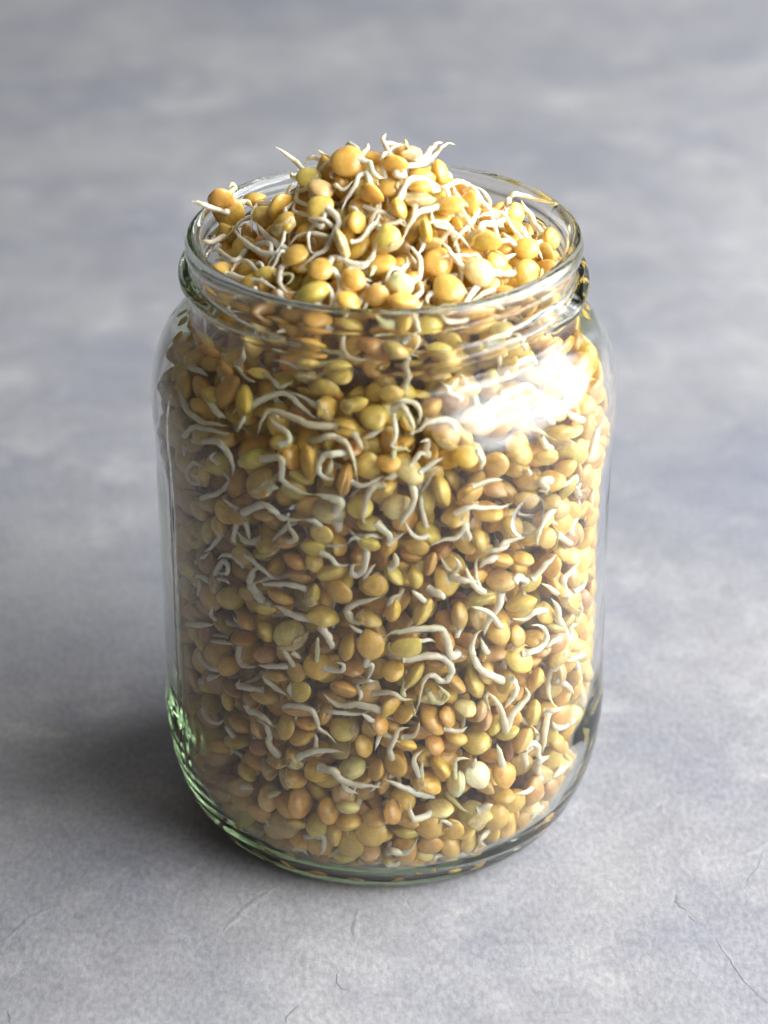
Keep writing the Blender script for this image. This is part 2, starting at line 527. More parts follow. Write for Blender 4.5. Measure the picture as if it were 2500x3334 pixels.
# ------------------------------------------------------------------ roots
def spline(P, n):
    P = [2 * P[0] - P[1]] + list(P) + [2 * P[-1] - P[-2]]
    out = []
    for i in range(1, len(P) - 2):
        a, b, c, d = P[i - 1:i + 3]
        for t in np.linspace(0, 1, n, endpoint=False):
            out.append(.5 * ((2 * b) + (c - a) * t + (2 * a - 5 * b + 4 * c - d) * t * t + (3 * b - a - 3 * c + d) * t ** 3))
    out.append(P[-2])
    return out
WHITE, TIP, GREEN = np.array((.85, .80, .665)), np.array((.80, .66, .33)), np.array((.66, .68, .24))
def tube(pts, rad, green, segs=10, per=6, rg=rng):
    """verts, faces and tint of one tapering, slightly knobbly root"""
    C = spline([np.array(p, float) for p in pts], per)
    n = len(C)
    wobble = rg.normal(0, 1, (n, 3))
    wobble = (np.roll(wobble, 1, 0) + 2 * wobble + np.roll(wobble, -1, 0)) / 4
    C = [c + wobble[i] * rad * .13 for i, c in enumerate(C)]
    T = [C[min(i + 1, n - 1)] - C[max(i - 1, 0)] for i in range(n)]
    T = [t / (np.linalg.norm(t) + 1e-9) for t in T]
    u = np.cross(T[0], (0.3, 0.2, 1.0)); u /= np.linalg.norm(u)
    verts, tint, faces = [], [], []
    ph = rg.uniform(0, 6.28, 3)
    shade_ = 1 - rg.uniform(0, 1) ** 2 * np.array((.20, .24, .32))
    for i in range(n):
        s = i / (n - 1)
        u = u - T[i] * u.dot(T[i]); u /= np.linalg.norm(u)
        v = np.cross(T[i], u)
        taper = (1.12 - .52 * s) * (1 - max(0, (s - .62) / .38) ** 1.6 * .88)
        taper *= 1 + .07 * math.sin(s * n * .9 + ph[0]) + .05 * math.sin(s * n * 1.9 + ph[1])
        k = max(0, (s - .72) / .28) ** 1.5 * .75
        col = WHITE * (1 - k) + TIP * k
        if green:
            col = col * .45 + GREEN * .55
        col = col * shade_
        for j in range(segs):
            a = 2 * math.pi * j / segs
            q = 1 + .05 * math.sin(3 * a + ph[2] + s * 9)
            verts.append(C[i] + (u * math.cos(a) + v * math.sin(a)) * rad * taper * q)
            tint.append((*col, 1))
    for i in range(n - 1):
        for j in range(segs):
            k = (j + 1) % segs
            faces.append((i * segs + j, i * segs + k, (i + 1) * segs + k, (i + 1) * segs + j))
    for e, sgn in ((0, -1), (n - 1, 1)):
        c = len(verts)
        verts.append(C[e] + T[e] * sgn * rad * (.7 if sgn < 0 else .5)); tint.append((*(WHITE if sgn < 0 else TIP), 1))
        for j in range(segs):
            k = (j + 1) % segs
            faces.append((e * segs + j, c, e * segs + k) if sgn > 0 else (e * segs + k, c, e * segs + j))
    return verts, faces, tint

# ------------------------------------------------------------------ where every lentil and root lies (hundredths of a millimetre)
# x, y, z, axis x, y, z, radius, half thickness, tint, layer, showing, region
SEEDLIST = [
[-3428,734,14239,6,-93,-37,289,151,"o",0,6355,"A"],
[-3275,1191,13744,-17,-99,-3,348,181,"a",0,10236,"A"],
[-2818,1790,13795,-18,23,96,250,140,"a",0,1993,"A"],
[-2499,216,14058,3,-69,72,250,116,"y",0,3738,"A"],
[-2134,-332,14501,66,-70,-27,317,159,"a",0,6903,"A"],
[-2046,-1015,14412,-65,-12,75,293,163,"a",0,5483,"A"],
[-1537,91,14960,14,-36,92,297,151,"g",0,6658,"A"],
[-739,-331,15481,1,-69,72,365,175,"a",0,12960,"A"],
[-1205,250,15040,-67,-69,27,270,129,"a",1,3204,"A"],
[-836,-279,14936,98,-4,21,345,188,"a",0,6711,"A"],
[-1292,-683,15028,22,-20,95,293,142,"k",0,5875,"A"],
[-1287,-1053,14782,2,-74,67,285,130,"y",0,7846,"A"],
[-259,-1265,15150,-47,-78,-42,290,135,"a",0,5875,"A"],
[-1674,402,14403,3,-98,-19,270,135,"a",1,4539,"A"],
[-731,-1477,14463,-95,-2,30,341,180,"a",0,6480,"A"],
[-533,-1824,14229,-60,-25,76,287,146,"a",1,5875,"A"],
[-2889,-150,13498,3,-53,85,295,139,"a",0,7441,"A"],
[-3340,1090,13251,-16,-95,-27,270,141,"a",1,4806,"A"],
[-1789,-1837,14064,-35,-20,91,315,147,"a",0,6836,"A"],
[-1582,-1131,14275,-57,-16,80,277,154,"a",1,5234,"A"],
[-1347,-1133,14048,1,-52,86,270,127,"o",1,2990,"A"],
[-855,-2036,14404,94,15,31,287,126,"y",0,3720,"A"],
[-1008,-1609,14137,96,0,29,300,166,"o",0,5323,"A"],
[-1266,-2460,14024,1,-51,86,273,125,"o",0,6729,"A"],
[-3300,-1110,13405,28,-32,91,250,112,"a",0,3418,"A"],
[-2335,-1820,13630,4,-90,-44,250,116,"g",0,4735,"A"],
[-1417,-2834,13683,-35,25,90,365,197,"g",0,8260,"A"],
[-691,-3157,13660,38,-33,86,258,122,"a",0,5341,"A"],
[-590,-2806,13952,1,-55,84,250,135,"a",0,5127,"A"],
[-470,-1143,14791,1,-60,80,270,134,"o",1,5750,"A"],
[-152,-3111,13751,0,-100,3,250,127,"o",0,5447,"A"],
[-2036,-2277,13362,2,-51,86,250,132,"o",0,996,"A"],
[-544,-1761,14737,81,-46,35,250,138,"a",0,2198,"A"],
[-224,-28,15447,17,23,96,250,137,"a",0,2563,"A"],
[-49,-2239,14041,-17,-45,88,285,131,"a",0,7050,"A"],
[-1678,-1741,13824,27,-30,91,270,122,"a",1,4735,"A"],
[-2711,-1152,13452,2,-38,93,270,137,"a",1,3204,"A"],
[-1724,-929,14018,1,-30,95,270,132,"b",1,3418,"A"],
[-2214,-651,13900,-21,-90,-38,270,135,"o",1,3934,"A"],
[-2942,-832,13341,1,-19,98,270,152,"a",1,2937,"A"],
[224,-667,15570,-22,-81,-55,266,136,"a",0,4984,"B"],
[450,-257,15663,9,36,93,294,129,"a",0,2741,"B"],
[771,-261,15114,-9,-49,-86,319,182,"a",0,5981,"B"],
[1147,-75,15140,96,-5,29,308,171,"a",0,5323,"B"],
[735,-984,15190,0,24,97,252,143,"a",0,3720,"B"],
[684,-1015,14950,0,27,96,317,155,"a",0,5127,"B"],
[300,-1558,14961,88,5,48,256,141,"a",0,3818,"B"],
[832,-1871,14615,-98,-15,-12,268,128,"g",0,3649,"B"],
[589,-1592,14469,-65,-12,75,250,128,"o",0,2848,"B"],
[104,-2109,14547,0,-72,70,261,131,"y",0,6765,"B"],
[1354,-1086,14838,-24,-6,97,298,169,"a",0,6008,"B"],
[1467,-1072,14279,-91,-42,2,296,150,"a",0,5608,"B"],
[1567,-983,13955,-1,-43,90,270,132,"a",1,1762,"B"],
[2037,-1475,14221,-11,-81,-57,357,171,"a",0,8652,"B"],
[2933,-838,13778,14,-61,78,269,144,"a",0,6409,"B"],
[3512,320,13518,75,-45,48,250,138,"a",0,4165,"B"],
[3362,-443,13492,-71,-70,-10,250,114,"y",0,2937,"B"],
[2942,-1600,13533,55,-72,42,319,160,"a",0,8759,"B"],
[3382,-715,13246,-7,-97,-24,270,131,"a",1,2545,"B"],
[1083,-2019,13973,16,-61,77,345,180,"a",0,11322,"B"],
[1912,-2269,13884,30,-49,82,340,192,"p",0,10183,"B"],
[2302,-1622,13829,58,-41,71,250,114,"a",0,4165,"B"],
[1291,-2799,13752,21,-44,87,350,168,"a",0,10575,"B"],
[335,-2886,13889,-1,-99,-12,272,150,"w",0,7103,"B"],
[385,-3211,13656,17,28,94,322,177,"a",0,6231,"B"],
[2160,-2120,13477,28,-66,69,250,139,"o",0,2350,"B"],
[2477,-2367,13474,19,27,95,250,137,"o",0,2563,"B"],
[2759,743,13899,58,-71,40,250,133,"a",0,2545,"B"],
[2462,-671,13677,-24,27,93,270,147,"a",1,3204,"B"],
[1686,-1484,13941,-1,-38,92,270,124,"o",1,2741,"B"],
[1750,-665,14708,-71,-69,16,250,140,"a",0,1762,"B"],
[1591,320,14595,-2,-59,81,250,127,"o",0,1281,"B"],
[1086,-656,14790,-1,-64,77,250,115,"y",0,1958,"B"],
[132,-798,15102,0,-23,97,270,149,"o",1,2937,"B"],
[2390,-1557,13514,-3,-61,79,270,151,"a",1,2350,"B"],
[1877,-2467,13291,2,41,91,250,110,"a",0,1602,"B"],
[2696,-60,13941,43,19,88,250,147,"y",0,2403,"B"],
[155,-3029,13376,0,30,95,250,131,"a",0,1620,"B"],
[2782,-823,13439,-5,-94,-33,270,142,"o",1,1762,"B"],
[916,-1726,14215,-2,-85,-53,270,144,"b",1,4165,"B"],
[650,-2489,13585,-1,-93,-36,270,143,"b",1,3204,"B"],
[1109,-999,14561,-1,-25,97,270,124,"a",1,3631,"B"],
[2211,61,14123,12,-29,95,270,131,"o",1,2937,"B"],
[-4363,388,11019,-77,11,62,271,125,"n",0,3162,"C"],
[-4287,-187,11022,6,-67,74,295,157,"n",0,7952,"C"],
[-4375,-973,10602,75,-51,42,250,137,"n",0,4185,"C"],
[-3665,-2109,11128,-87,-37,-32,304,163,"a",0,5115,"C"],
[-3121,-2720,11397,-67,-40,62,301,171,"o",0,6976,"C"],
[-2774,-3093,11347,-98,-19,-1,351,175,"a",0,6557,"C"],
[-3000,-2166,11866,4,-66,75,257,132,"o",0,6324,"C"],
[-3486,-1812,11527,2,-25,97,250,124,"a",0,2511,"C"],
[-2461,-2738,11874,15,-10,98,250,129,"y",0,4092,"C"],
[-1510,-3231,12393,8,32,95,250,130,"y",0,2790,"C"],
[-1550,-3033,12001,16,32,93,281,145,"y",0,4418,"C"],
[-868,-3466,12424,-1,34,94,250,115,"y",0,3162,"C"],
[-855,-3470,12197,1,-30,95,250,116,"y",0,5139,"C"],
[-1153,-3534,11899,-10,-94,-33,303,171,"y",0,7865,"C"],
[-574,-3826,11648,-26,31,92,287,158,"y",0,4987,"C"],
[-723,-3926,11201,20,31,93,316,187,"a",0,6499,"C"],
[-204,-4073,11475,0,-51,86,264,135,"g",0,6696,"C"],
[-205,-3526,11762,-63,-74,24,270,135,"a",1,2790,"C"],
[-1122,-3812,11574,75,-52,41,250,139,"g",0,3581,"C"],
[-2092,-3410,11104,77,-53,36,326,170,"g",1,8696,"C"],
[-2020,-3869,10904,-15,-3,99,250,141,"g",0,4092,"C"],
[-3774,-2078,10668,69,-57,44,250,114,"n",0,4836,"C"],
[-4307,-1459,9270,98,5,18,365,184,"n",0,11533,"C"],
[-3870,-2313,10133,5,-62,78,250,121,"n",0,4883,"C"],
[-2567,-3550,10367,-27,31,91,343,190,"g",0,6952,"C"],
[-1484,-4070,10556,-98,-19,-7,365,175,"a",0,8010,"C"],
[-2464,-3726,9950,-51,-45,73,343,156,"g",0,9626,"C"],
[-769,-4303,10300,-97,0,25,346,158,"o",0,6011,"C"],
[-308,-4311,10583,1,-98,22,264,126,"y",0,7324,"C"],
[-57,-4073,10474,89,-30,34,250,141,"a",0,2232,"C"],
[-3329,-2792,9865,53,-56,63,270,129,"g",1,4534,"C"],
[-1793,-4043,9916,-24,-88,-40,270,142,"g",1,5441,"C"],
[-2890,-3469,9048,4,-63,78,264,119,"o",0,6714,"C"],
[-2399,-3770,9233,1,-12,99,250,132,"b",0,2046,"C"],
[-3771,-2434,8099,22,-48,85,270,133,"g",0,6307,"C"],
[-3371,-3052,8518,95,7,29,260,150,"y",0,3953,"C"],
[-1086,-4217,9547,1,-27,96,348,198,"p",0,10382,"C"],
[-1246,-4449,9128,-33,-92,-19,250,124,"y",0,4987,"C"],
[-2353,-3850,8512,2,-33,94,250,113,"g",0,4836,"C"],
[-1415,-4370,8739,-12,-87,-48,254,117,"g",0,4348,"C"],
[-903,-4202,8745,83,-39,40,250,118,"a",0,3092,"C"],
[-292,-4526,8930,-25,-60,-76,250,147,"y",0,3139,"C"],
[-474,-4373,9722,1,-58,82,270,153,"y",1,4883,"C"],
[-291,-4376,9360,0,-14,99,270,132,"g",1,5441,"C"],
[-1957,-4071,8706,-2,38,92,250,130,"o",0,2790,"C"],
[-1477,-3629,10797,2,-51,86,270,132,"a",1,1674,"C"],
[-2895,-3249,8345,2,-25,97,270,123,"n",1,3022,"C"],
[-1817,-3894,10581,64,-62,46,270,123,"a",1,2790,"C"],
[-3216,-2857,10483,39,-28,88,270,133,"n",1,5139,"C"],
[-3562,-2721,8897,27,-25,93,270,125,"n",1,5139,"C"],
[-1608,-3497,11316,3,-95,-30,270,149,"b",1,4836,"C"],
[-1977,-2875,11808,1,-29,96,270,130,"g",1,5139,"C"],
[-4073,-1885,10398,80,-31,51,270,153,"n",1,3836,"C"],
[-679,-4076,10844,0,-19,98,270,153,"b",1,5139,"C"],
[-1613,-3914,10186,44,-3,90,270,145,"g",1,5022,"C"],
[1093,-3338,12690,26,26,93,286,172,"y",0,5441,"D"],
[1186,-3267,12345,1,33,94,339,158,"y",0,5883,"D"],
[2465,-2636,11992,-72,-66,20,250,127,"y",0,4185,"D"],
[148,-3792,11878,0,-99,17,250,132,"y",0,6138,"D"],
[459,-3590,11827,69,-59,42,250,120,"g",0,3581,"D"],
[118,-3814,11476,55,-70,46,250,124,"y",0,5208,"D"],
[920,-3687,11478,-49,26,83,265,158,"o",0,4604,"D"],
[1227,-4126,11137,33,-57,75,265,140,"o",0,6696,"D"],
[1603,-4127,10704,16,-54,83,273,133,"a",0,7098,"D"],
[2551,-3114,11324,16,-51,84,365,193,"a",1,12789,"D"],
[503,-4387,10506,34,-36,87,309,162,"p",0,8301,"D"],
[972,-3976,10186,43,-86,-28,250,121,"a",0,4604,"D"],
[1147,-4259,10016,95,3,32,340,159,"g",0,5883,"D"],
[1702,-4184,9924,50,-55,-67,289,167,"o",0,5214,"D"],
[1657,-3929,9584,2,48,88,250,110,"o",0,2604,"D"],
[239,-4385,9728,-7,-63,77,280,147,"p",0,7952,"D"],
[89,-4428,10712,0,-33,94,250,119,"a",0,1860,"D"],
[3230,-3115,10173,13,-59,-80,286,162,"y",0,4859,"D"],
[3782,-2173,10338,-3,-37,93,250,118,"y",0,4836,"D"],
[4456,-947,9852,49,-74,46,250,116,"o",0,4534,"D"],
[3384,-2957,9546,-5,-63,78,273,146,"a",0,7115,"D"],
[2074,-3871,9340,13,-17,98,336,152,"a",0,8371,"D"],
[1413,-4234,9419,-1,-22,97,297,135,"a",0,6976,"D"],
[2882,-3234,8460,-74,-66,11,296,150,"y",0,6801,"D"],
[888,-4187,9016,63,-10,77,312,172,"g",0,6836,"D"],
[665,-4363,8770,-29,-87,-39,250,141,"a",0,3836,"D"],
[1927,-4099,8776,84,-26,48,250,140,"o",0,3488,"D"],
[3346,-3140,8283,58,-66,48,250,135,"y",0,3325,"D"],
[4130,-1675,8144,-28,-89,-36,303,138,"a",0,6348,"D"],
[2851,-3494,9393,-1,-22,98,250,132,"p",0,3022,"D"],
[3361,-3009,9090,-3,-39,92,250,137,"n",0,3906,"D"],
[2588,-3746,8906,55,-51,65,250,129,"g",0,2302,"D"],
[2215,-3813,10370,-5,-100,3,270,134,"a",1,3627,"D"],
[89,-4124,10970,-73,-68,6,250,114,"o",0,2046,"D"],
[3219,-3114,8762,-3,-39,92,250,137,"a",0,3906,"D"],
[3669,-2650,10118,-7,-95,-30,250,122,"y",0,3581,"D"],
[4597,-309,10099,97,-14,22,250,142,"o",0,1953,"D"],
[4041,-1784,10693,31,-41,86,270,145,"a",1,4836,"D"],
[1787,-3623,11246,-1,-29,96,270,148,"o",1,4185,"D"],
[1672,-3218,11710,-1,-38,93,270,128,"a",1,4836,"D"],
[2087,-2843,12521,-4,-95,-30,270,127,"a",1,4185,"D"],
[3126,-2317,11536,12,-23,96,270,143,"y",1,4464,"D"],
[3444,-2439,10850,24,-27,93,270,147,"p",1,5139,"D"],
[2900,-3030,9610,-1,-17,99,285,147,"n",1,6185,"D"],
[2161,-3890,9902,25,-25,94,270,140,"b",1,5139,"D"],
[895,-3049,12092,-1,-32,95,270,145,"b",1,4185,"D"],
[4172,-1778,9646,65,-42,63,270,137,"p",1,3836,"D"],
[4344,-1434,8793,75,-43,51,270,131,"y",1,4092,"D"],
[3710,-2488,7627,62,-44,65,270,127,"y",1,4464,"D"],
[1430,-3466,11533,-3,-94,-34,270,138,"b",1,3581,"D"],
[-2196,-3666,7925,72,-44,-53,272,156,"o",0,4394,"E"],
[-1783,-4123,8289,48,33,81,286,162,"o",0,4859,"E"],
[-1394,-4278,8375,63,-42,66,250,132,"g",0,4185,"E"],
[-1052,-4331,8148,27,-59,-76,323,176,"g",0,5999,"E"],
[-1716,-4119,7933,-15,-60,-78,279,140,"b",0,4086,"E"],
[-1462,-4253,7591,-97,-7,23,272,163,"g",0,4604,"E"],
[-889,-4501,7774,-41,-91,-5,279,156,"a",0,6667,"E"],
[-175,-4621,8017,0,-99,11,250,124,"a",0,4883,"E"],
[-1231,-4244,7049,33,-17,93,326,182,"y",0,8249,"E"],
[-3502,-2938,7115,-97,-11,22,250,145,"b",0,2511,"E"],
[-3174,-3190,6848,7,-98,-19,310,165,"g",0,7673,"E"],
[-2118,-3967,7356,45,36,82,282,149,"o",0,4301,"E"],
[-2769,-3545,7152,-46,-80,-39,250,130,"o",0,2569,"E"],
[-2460,-3810,6977,-14,-63,-77,250,137,"g",0,3348,"E"],
[-3375,-2637,5921,78,-11,62,328,176,"o",0,6836,"E"],
[-2849,-3493,6470,56,-3,82,255,133,"o",0,4220,"E"],
[-2927,-3211,5875,7,8,99,295,144,"o",0,5301,"E"],
[-3920,-2205,6406,60,-44,67,267,128,"n",0,5534,"E"],
[-4034,-2019,5791,3,-34,94,250,128,"k",0,1767,"E"],
[-3798,-2210,5195,76,-45,46,301,166,"g",0,6627,"E"],
[-2437,-3775,6405,80,-18,57,262,141,"g",0,4546,"E"],
[-1948,-3915,6394,2,-55,84,345,184,"p",0,10987,"E"],
[-2466,-3686,5763,1,-22,97,250,127,"k",0,3877,"E"],
[-751,-4408,6401,-89,-21,40,290,158,"g",0,5301,"E"],
[-267,-4597,6552,1,-98,20,305,138,"a",0,8836,"E"],
[-297,-4477,7119,30,3,95,272,146,"n",0,5022,"E"],
[-3270,-3161,5139,7,-99,13,250,121,"a",0,4551,"E"],
[-1364,-4264,5836,2,-61,79,315,144,"a",0,9295,"E"],
[-1825,-4132,5614,-64,-77,1,263,127,"a",0,4941,"E"],
[-2232,-3917,5396,15,14,98,250,127,"o",0,3034,"E"],
[-1729,-4290,5221,-44,-87,23,250,121,"a",0,3197,"E"],
[-834,-4402,5356,-33,-61,-72,324,166,"o",0,5371,"E"],
[-287,-4368,5240,43,-90,8,254,118,"n",0,5371,"E"],
[-4037,-2185,4132,92,18,34,282,126,"a",0,3255,"E"],
[-3699,-2563,3822,77,-31,56,281,147,"n",0,5290,"E"],
[-3307,-3140,4257,98,6,21,250,131,"g",0,2116,"E"],
[-2465,-3737,4780,25,-22,94,282,154,"o",0,6069,"E"],
[-2787,-3552,4600,83,-35,43,250,136,"b",0,2046,"E"],
[-1799,-4061,4633,12,55,83,359,158,"o",0,5348,"E"],
[-1243,-4194,4609,-93,3,37,250,150,"o",0,2418,"E"],
[-3065,-3313,3763,54,36,76,278,164,"o",0,4272,"E"],
[-2659,-3655,3875,85,-16,51,250,136,"k",0,2232,"E"],
[-2061,-4021,4159,-72,-46,52,290,131,"a",0,5807,"E"],
[-1633,-4077,4290,31,14,94,250,127,"a",0,3034,"E"],
[-1744,-4120,3961,-23,7,97,275,155,"o",0,4883,"E"],
[-845,-4251,4255,1,-45,89,311,143,"y",0,8371,"E"],
[-89,-4514,4561,68,-44,59,250,113,"o",0,3022,"E"],
[-3144,-3168,3223,7,16,98,296,150,"g",0,4947,"E"],
[-2617,-3670,3408,1,-13,99,250,133,"b",0,2174,"E"],
[-1909,-4078,3401,85,-15,50,261,146,"o",0,4220,"E"],
[-1428,-4222,3154,1,-19,98,300,169,"a",0,6848,"E"],
[-666,-4226,3253,-24,-22,95,322,170,"p",0,7865,"E"],
[-167,-4376,3302,-88,-29,38,267,139,"o",0,4348,"E"],
[-3547,-2876,2831,-22,-91,-35,250,131,"a",0,3662,"E"],
[-2932,-3473,2593,74,29,60,250,142,"a",0,3243,"E"],
[-3608,-2564,1991,3,-37,93,277,145,"n",0,5929,"E"],
[-2442,-3791,2896,84,-27,48,250,141,"k",0,3255,"E"],
[-1923,-3990,2839,46,-11,88,326,166,"a",0,7150,"E"],
[-3071,-3314,2097,-22,-93,-30,275,136,"n",0,4743,"E"],
[-428,-4493,3983,72,-49,49,250,123,"o",0,1464,"E"],
[-3930,-2242,3125,68,-28,68,259,126,"n",0,4464,"E"],
[-664,-4382,5876,14,-11,98,270,145,"b",1,4464,"E"],
[-641,-4055,5336,28,-92,-28,270,134,"b",1,3836,"E"],
[-1975,-3971,5984,4,-95,-31,270,124,"b",1,3836,"E"],
[-3175,-3175,4583,41,-7,91,270,149,"b",1,3836,"E"],
[-1738,-3738,4274,4,-97,-24,270,130,"b",1,5139,"E"],
[-1426,-4060,3656,0,-3,100,270,131,"b",1,4743,"E"],
[-3923,-2220,7185,68,-34,66,270,124,"n",1,4464,"E"],
[-2887,-3466,8015,-32,-92,-24,270,129,"g",1,4464,"E"],
[-4221,-1683,5302,80,-41,45,250,127,"n",0,2511,"E"],
[-4295,-1408,2408,80,-25,55,270,142,"n",1,3255,"E"],
[-1119,-4142,6377,0,-7,100,275,144,"b",1,5441,"E"],
[-2211,-3907,3248,0,-3,100,270,147,"n",1,3836,"E"],
[-4227,-1811,4544,-95,-30,-7,270,158,"n",1,3139,"E"],
[550,-4184,8465,18,37,91,250,140,"o",0,2604,"F"],
[925,-4412,8392,-96,4,28,250,130,"b",0,3162,"F"],
[1277,-4021,7786,60,-64,49,339,173,"a",0,9940,"F"],
[638,-4453,8113,98,-10,15,255,154,"g",0,4150,"F"],
[207,-4490,8171,61,-13,78,250,115,"g",0,3604,"F"],
[903,-4009,7604,-1,-37,93,270,143,"b",1,3906,"F"],
[179,-4463,7326,-98,-5,19,279,163,"a",0,4732,"F"],
[774,-4337,7197,-87,16,46,325,163,"y",0,5499,"F"],
[1541,-4200,7042,98,-11,15,304,171,"y",0,5348,"F"],
[1974,-3934,7312,-24,41,88,342,164,"g",0,5755,"F"],
[2395,-3811,8142,27,34,90,250,142,"a",0,3243,"F"],
[2829,-3499,7981,24,9,97,250,142,"a",0,3203,"F"],
[2381,-3727,7598,-1,-13,99,335,164,"n",0,8185,"F"],
[3044,-3227,7250,60,-71,-36,261,145,"y",0,4348,"F"],
[3449,-2868,7454,-67,-68,30,270,153,"a",0,6104,"F"],
[3935,-2299,6352,64,-57,52,291,140,"a",0,6237,"F"],
[2832,-3428,6866,-23,41,88,339,166,"y",0,5627,"F"],
[2359,-3874,6448,36,-66,66,285,142,"a",0,7313,"F"],
[3380,-2883,6298,70,-55,45,257,126,"y",0,4796,"F"],
[445,-4571,6463,-1,-99,-17,313,141,"y",0,7865,"F"],
[1242,-4140,6378,50,-54,68,252,114,"o",0,5371,"F"],
[182,-4523,5888,0,-49,87,253,121,"a",0,5755,"F"],
[623,-4415,5729,-81,23,54,307,143,"g",0,4418,"F"],
[2816,-3493,5551,54,-50,68,343,168,"y",0,9208,"F"],
[3648,-2543,4614,-86,-50,10,334,158,"p",0,6836,"F"],
[3209,-3225,4880,-94,10,34,260,154,"a",0,3836,"F"],
[1883,-3880,5185,93,4,35,364,190,"g",0,6830,"F"],
[1472,-4179,5380,71,27,65,301,136,"o",0,4080,"F"],
[2529,-3685,5096,-77,-44,46,281,157,"n",0,5859,"F"],
[2930,-3045,4767,25,-18,95,250,131,"o",0,1953,"F"],
[137,-4543,5043,75,-63,-22,250,133,"a",0,3313,"F"],
[413,-4374,4731,-44,-33,84,250,115,"o",0,4185,"F"],
[1029,-4283,4521,67,-22,71,365,178,"o",0,9685,"F"],
[1318,-4329,4626,81,-34,47,250,136,"a",0,3662,"F"],
[1704,-4187,4754,35,-24,90,250,136,"p",0,3877,"F"],
[2015,-4055,4594,-98,2,22,250,141,"k",0,2267,"F"],
[2141,-3912,4274,-98,2,18,250,131,"k",0,2116,"F"],
[3176,-3046,3872,-98,6,21,318,163,"y",0,4883,"F"],
[2339,-3730,4021,-94,10,33,250,143,"y",0,2865,"F"],
[123,-4240,4349,37,40,84,250,131,"o",0,2441,"F"],
[1064,-4397,3963,61,-40,69,250,139,"o",0,3174,"F"],
[462,-4488,4036,31,42,85,250,134,"a",0,3063,"F"],
[1931,-4009,3770,-2,-36,93,323,180,"y",0,8580,"F"],
[2964,-3390,3412,-86,19,47,311,187,"y",0,5441,"F"],
[2618,-3659,3783,-31,18,94,261,143,"g",0,4028,"F"],
[248,-4409,3491,-74,-66,13,322,177,"a",0,7388,"F"],
[1195,-4287,3314,79,21,58,307,170,"a",0,4987,"F"],
[904,-4297,2919,52,5,86,365,206,"a",0,10580,"F"],
[1522,-4175,2812,-89,-31,33,317,148,"w",0,5813,"F"],
[1980,-4088,2967,45,-69,57,318,144,"w",0,8371,"F"],
[2556,-3750,2754,50,-66,55,296,166,"a",0,7098,"F"],
[4168,-1792,3019,68,-51,53,318,163,"p",0,6801,"F"],
[3562,-2637,3081,-66,-71,24,250,126,"y",0,4360,"F"],
[3764,-2537,2739,78,-14,60,276,153,"a",0,4348,"F"],
[4072,-2025,4183,-90,-41,13,250,128,"y",0,3203,"F"],
[1365,-4085,3768,-3,-99,-15,250,132,"b",0,2302,"F"],
[3471,-2756,3779,-14,42,90,264,156,"g",0,3836,"F"],
[1512,-4239,4039,30,7,95,250,139,"a",0,3092,"F"],
[2119,-3838,5417,85,-36,38,250,133,"y",0,1255,"F"],
[2762,-3639,6192,83,-40,39,250,132,"o",0,3092,"F"],
[3122,-3064,5785,-2,-25,97,250,126,"o",0,1860,"F"],
[1461,-4107,6062,0,-12,99,270,132,"b",1,3836,"F"],
[1065,-4124,5932,0,-13,99,270,127,"b",1,3836,"F"],
[2258,-3877,5921,0,-4,100,270,131,"b",1,2720,"F"],
[1706,-3931,6246,-30,-91,-29,270,131,"b",1,3836,"F"],
[1939,-3867,6790,75,-50,44,270,132,"n",1,3836,"F"],
[1301,-4029,6849,28,-9,96,270,151,"b",1,3836,"F"],
[770,-4309,4239,-2,-90,-43,270,145,"b",1,2720,"F"],
[3574,-2544,4137,21,-91,-35,270,152,"n",1,3836,"F"],
[3946,-2282,5299,80,-45,41,270,138,"p",1,4092,"F"],
[4280,-1646,4592,80,-44,40,270,143,"y",1,2720,"F"],
[4150,-1579,1742,-90,-44,-3,279,152,"p",1,4348,"F"],
[3403,-2714,1974,8,-92,-39,292,141,"p",1,5022,"F"],
[2298,-3527,3065,0,1,100,270,132,"a",1,4092,"F"],
[4498,-1014,3650,97,-10,21,270,141,"y",1,2790,"F"],
[4171,-1763,6586,84,-40,37,270,127,"y",1,3720,"F"],
[3254,-3035,5505,-1,-19,98,270,144,"b",1,3581,"F"],
[-2461,-3688,2077,63,-56,54,273,137,"k",0,5731,"G"],
[-1806,-4029,2179,65,-54,54,312,169,"o",0,7481,"G"],
[-3271,-2787,1153,-33,-83,-45,295,161,"a",0,4813,"G"],
[-1186,-4302,2177,59,-50,63,271,143,"o",0,5731,"G"],
[-762,-4436,2362,8,48,87,254,124,"p",0,2976,"G"],
[-751,-4322,1929,0,23,97,303,165,"a",0,5301,"G"],
[-2794,-3125,983,64,6,77,277,148,"g",0,4348,"G"],
[-1875,-4042,1687,-15,-67,-73,250,118,"a",0,2703,"G"],
[-2334,-3413,819,2,-50,87,250,114,"a",0,4551,"G"],
[-1742,-3828,1132,22,7,97,307,159,"a",0,5743,"G"],
[-3009,-2733,844,65,-9,76,347,156,"n",0,6836,"G"],
[-1882,-3557,872,20,-9,98,359,192,"o",0,8696,"G"],
[-794,-4024,960,0,-3,100,330,166,"y",0,7150,"G"],
[-1296,-3755,862,24,47,85,317,175,"a",0,4987,"G"],
[-916,-3825,523,-1,50,87,278,144,"a",0,3557,"G"],
[-224,-3917,604,-9,51,86,310,144,"o",0,3976,"G"],
[-3888,-1548,838,76,-9,64,250,117,"a",0,2929,"G"],
[-3716,-2240,1192,79,28,55,250,144,"o",0,1662,"G"],
[-315,-4237,1103,0,-20,98,250,140,"k",0,2790,"G"],
[-184,-4456,2102,0,-18,98,250,115,"o",0,3581,"G"],
[-2376,-3113,911,5,-93,-36,250,138,"n",0,3255,"G"],
[-585,-3749,406,0,12,99,270,139,"n",1,3488,"G"],
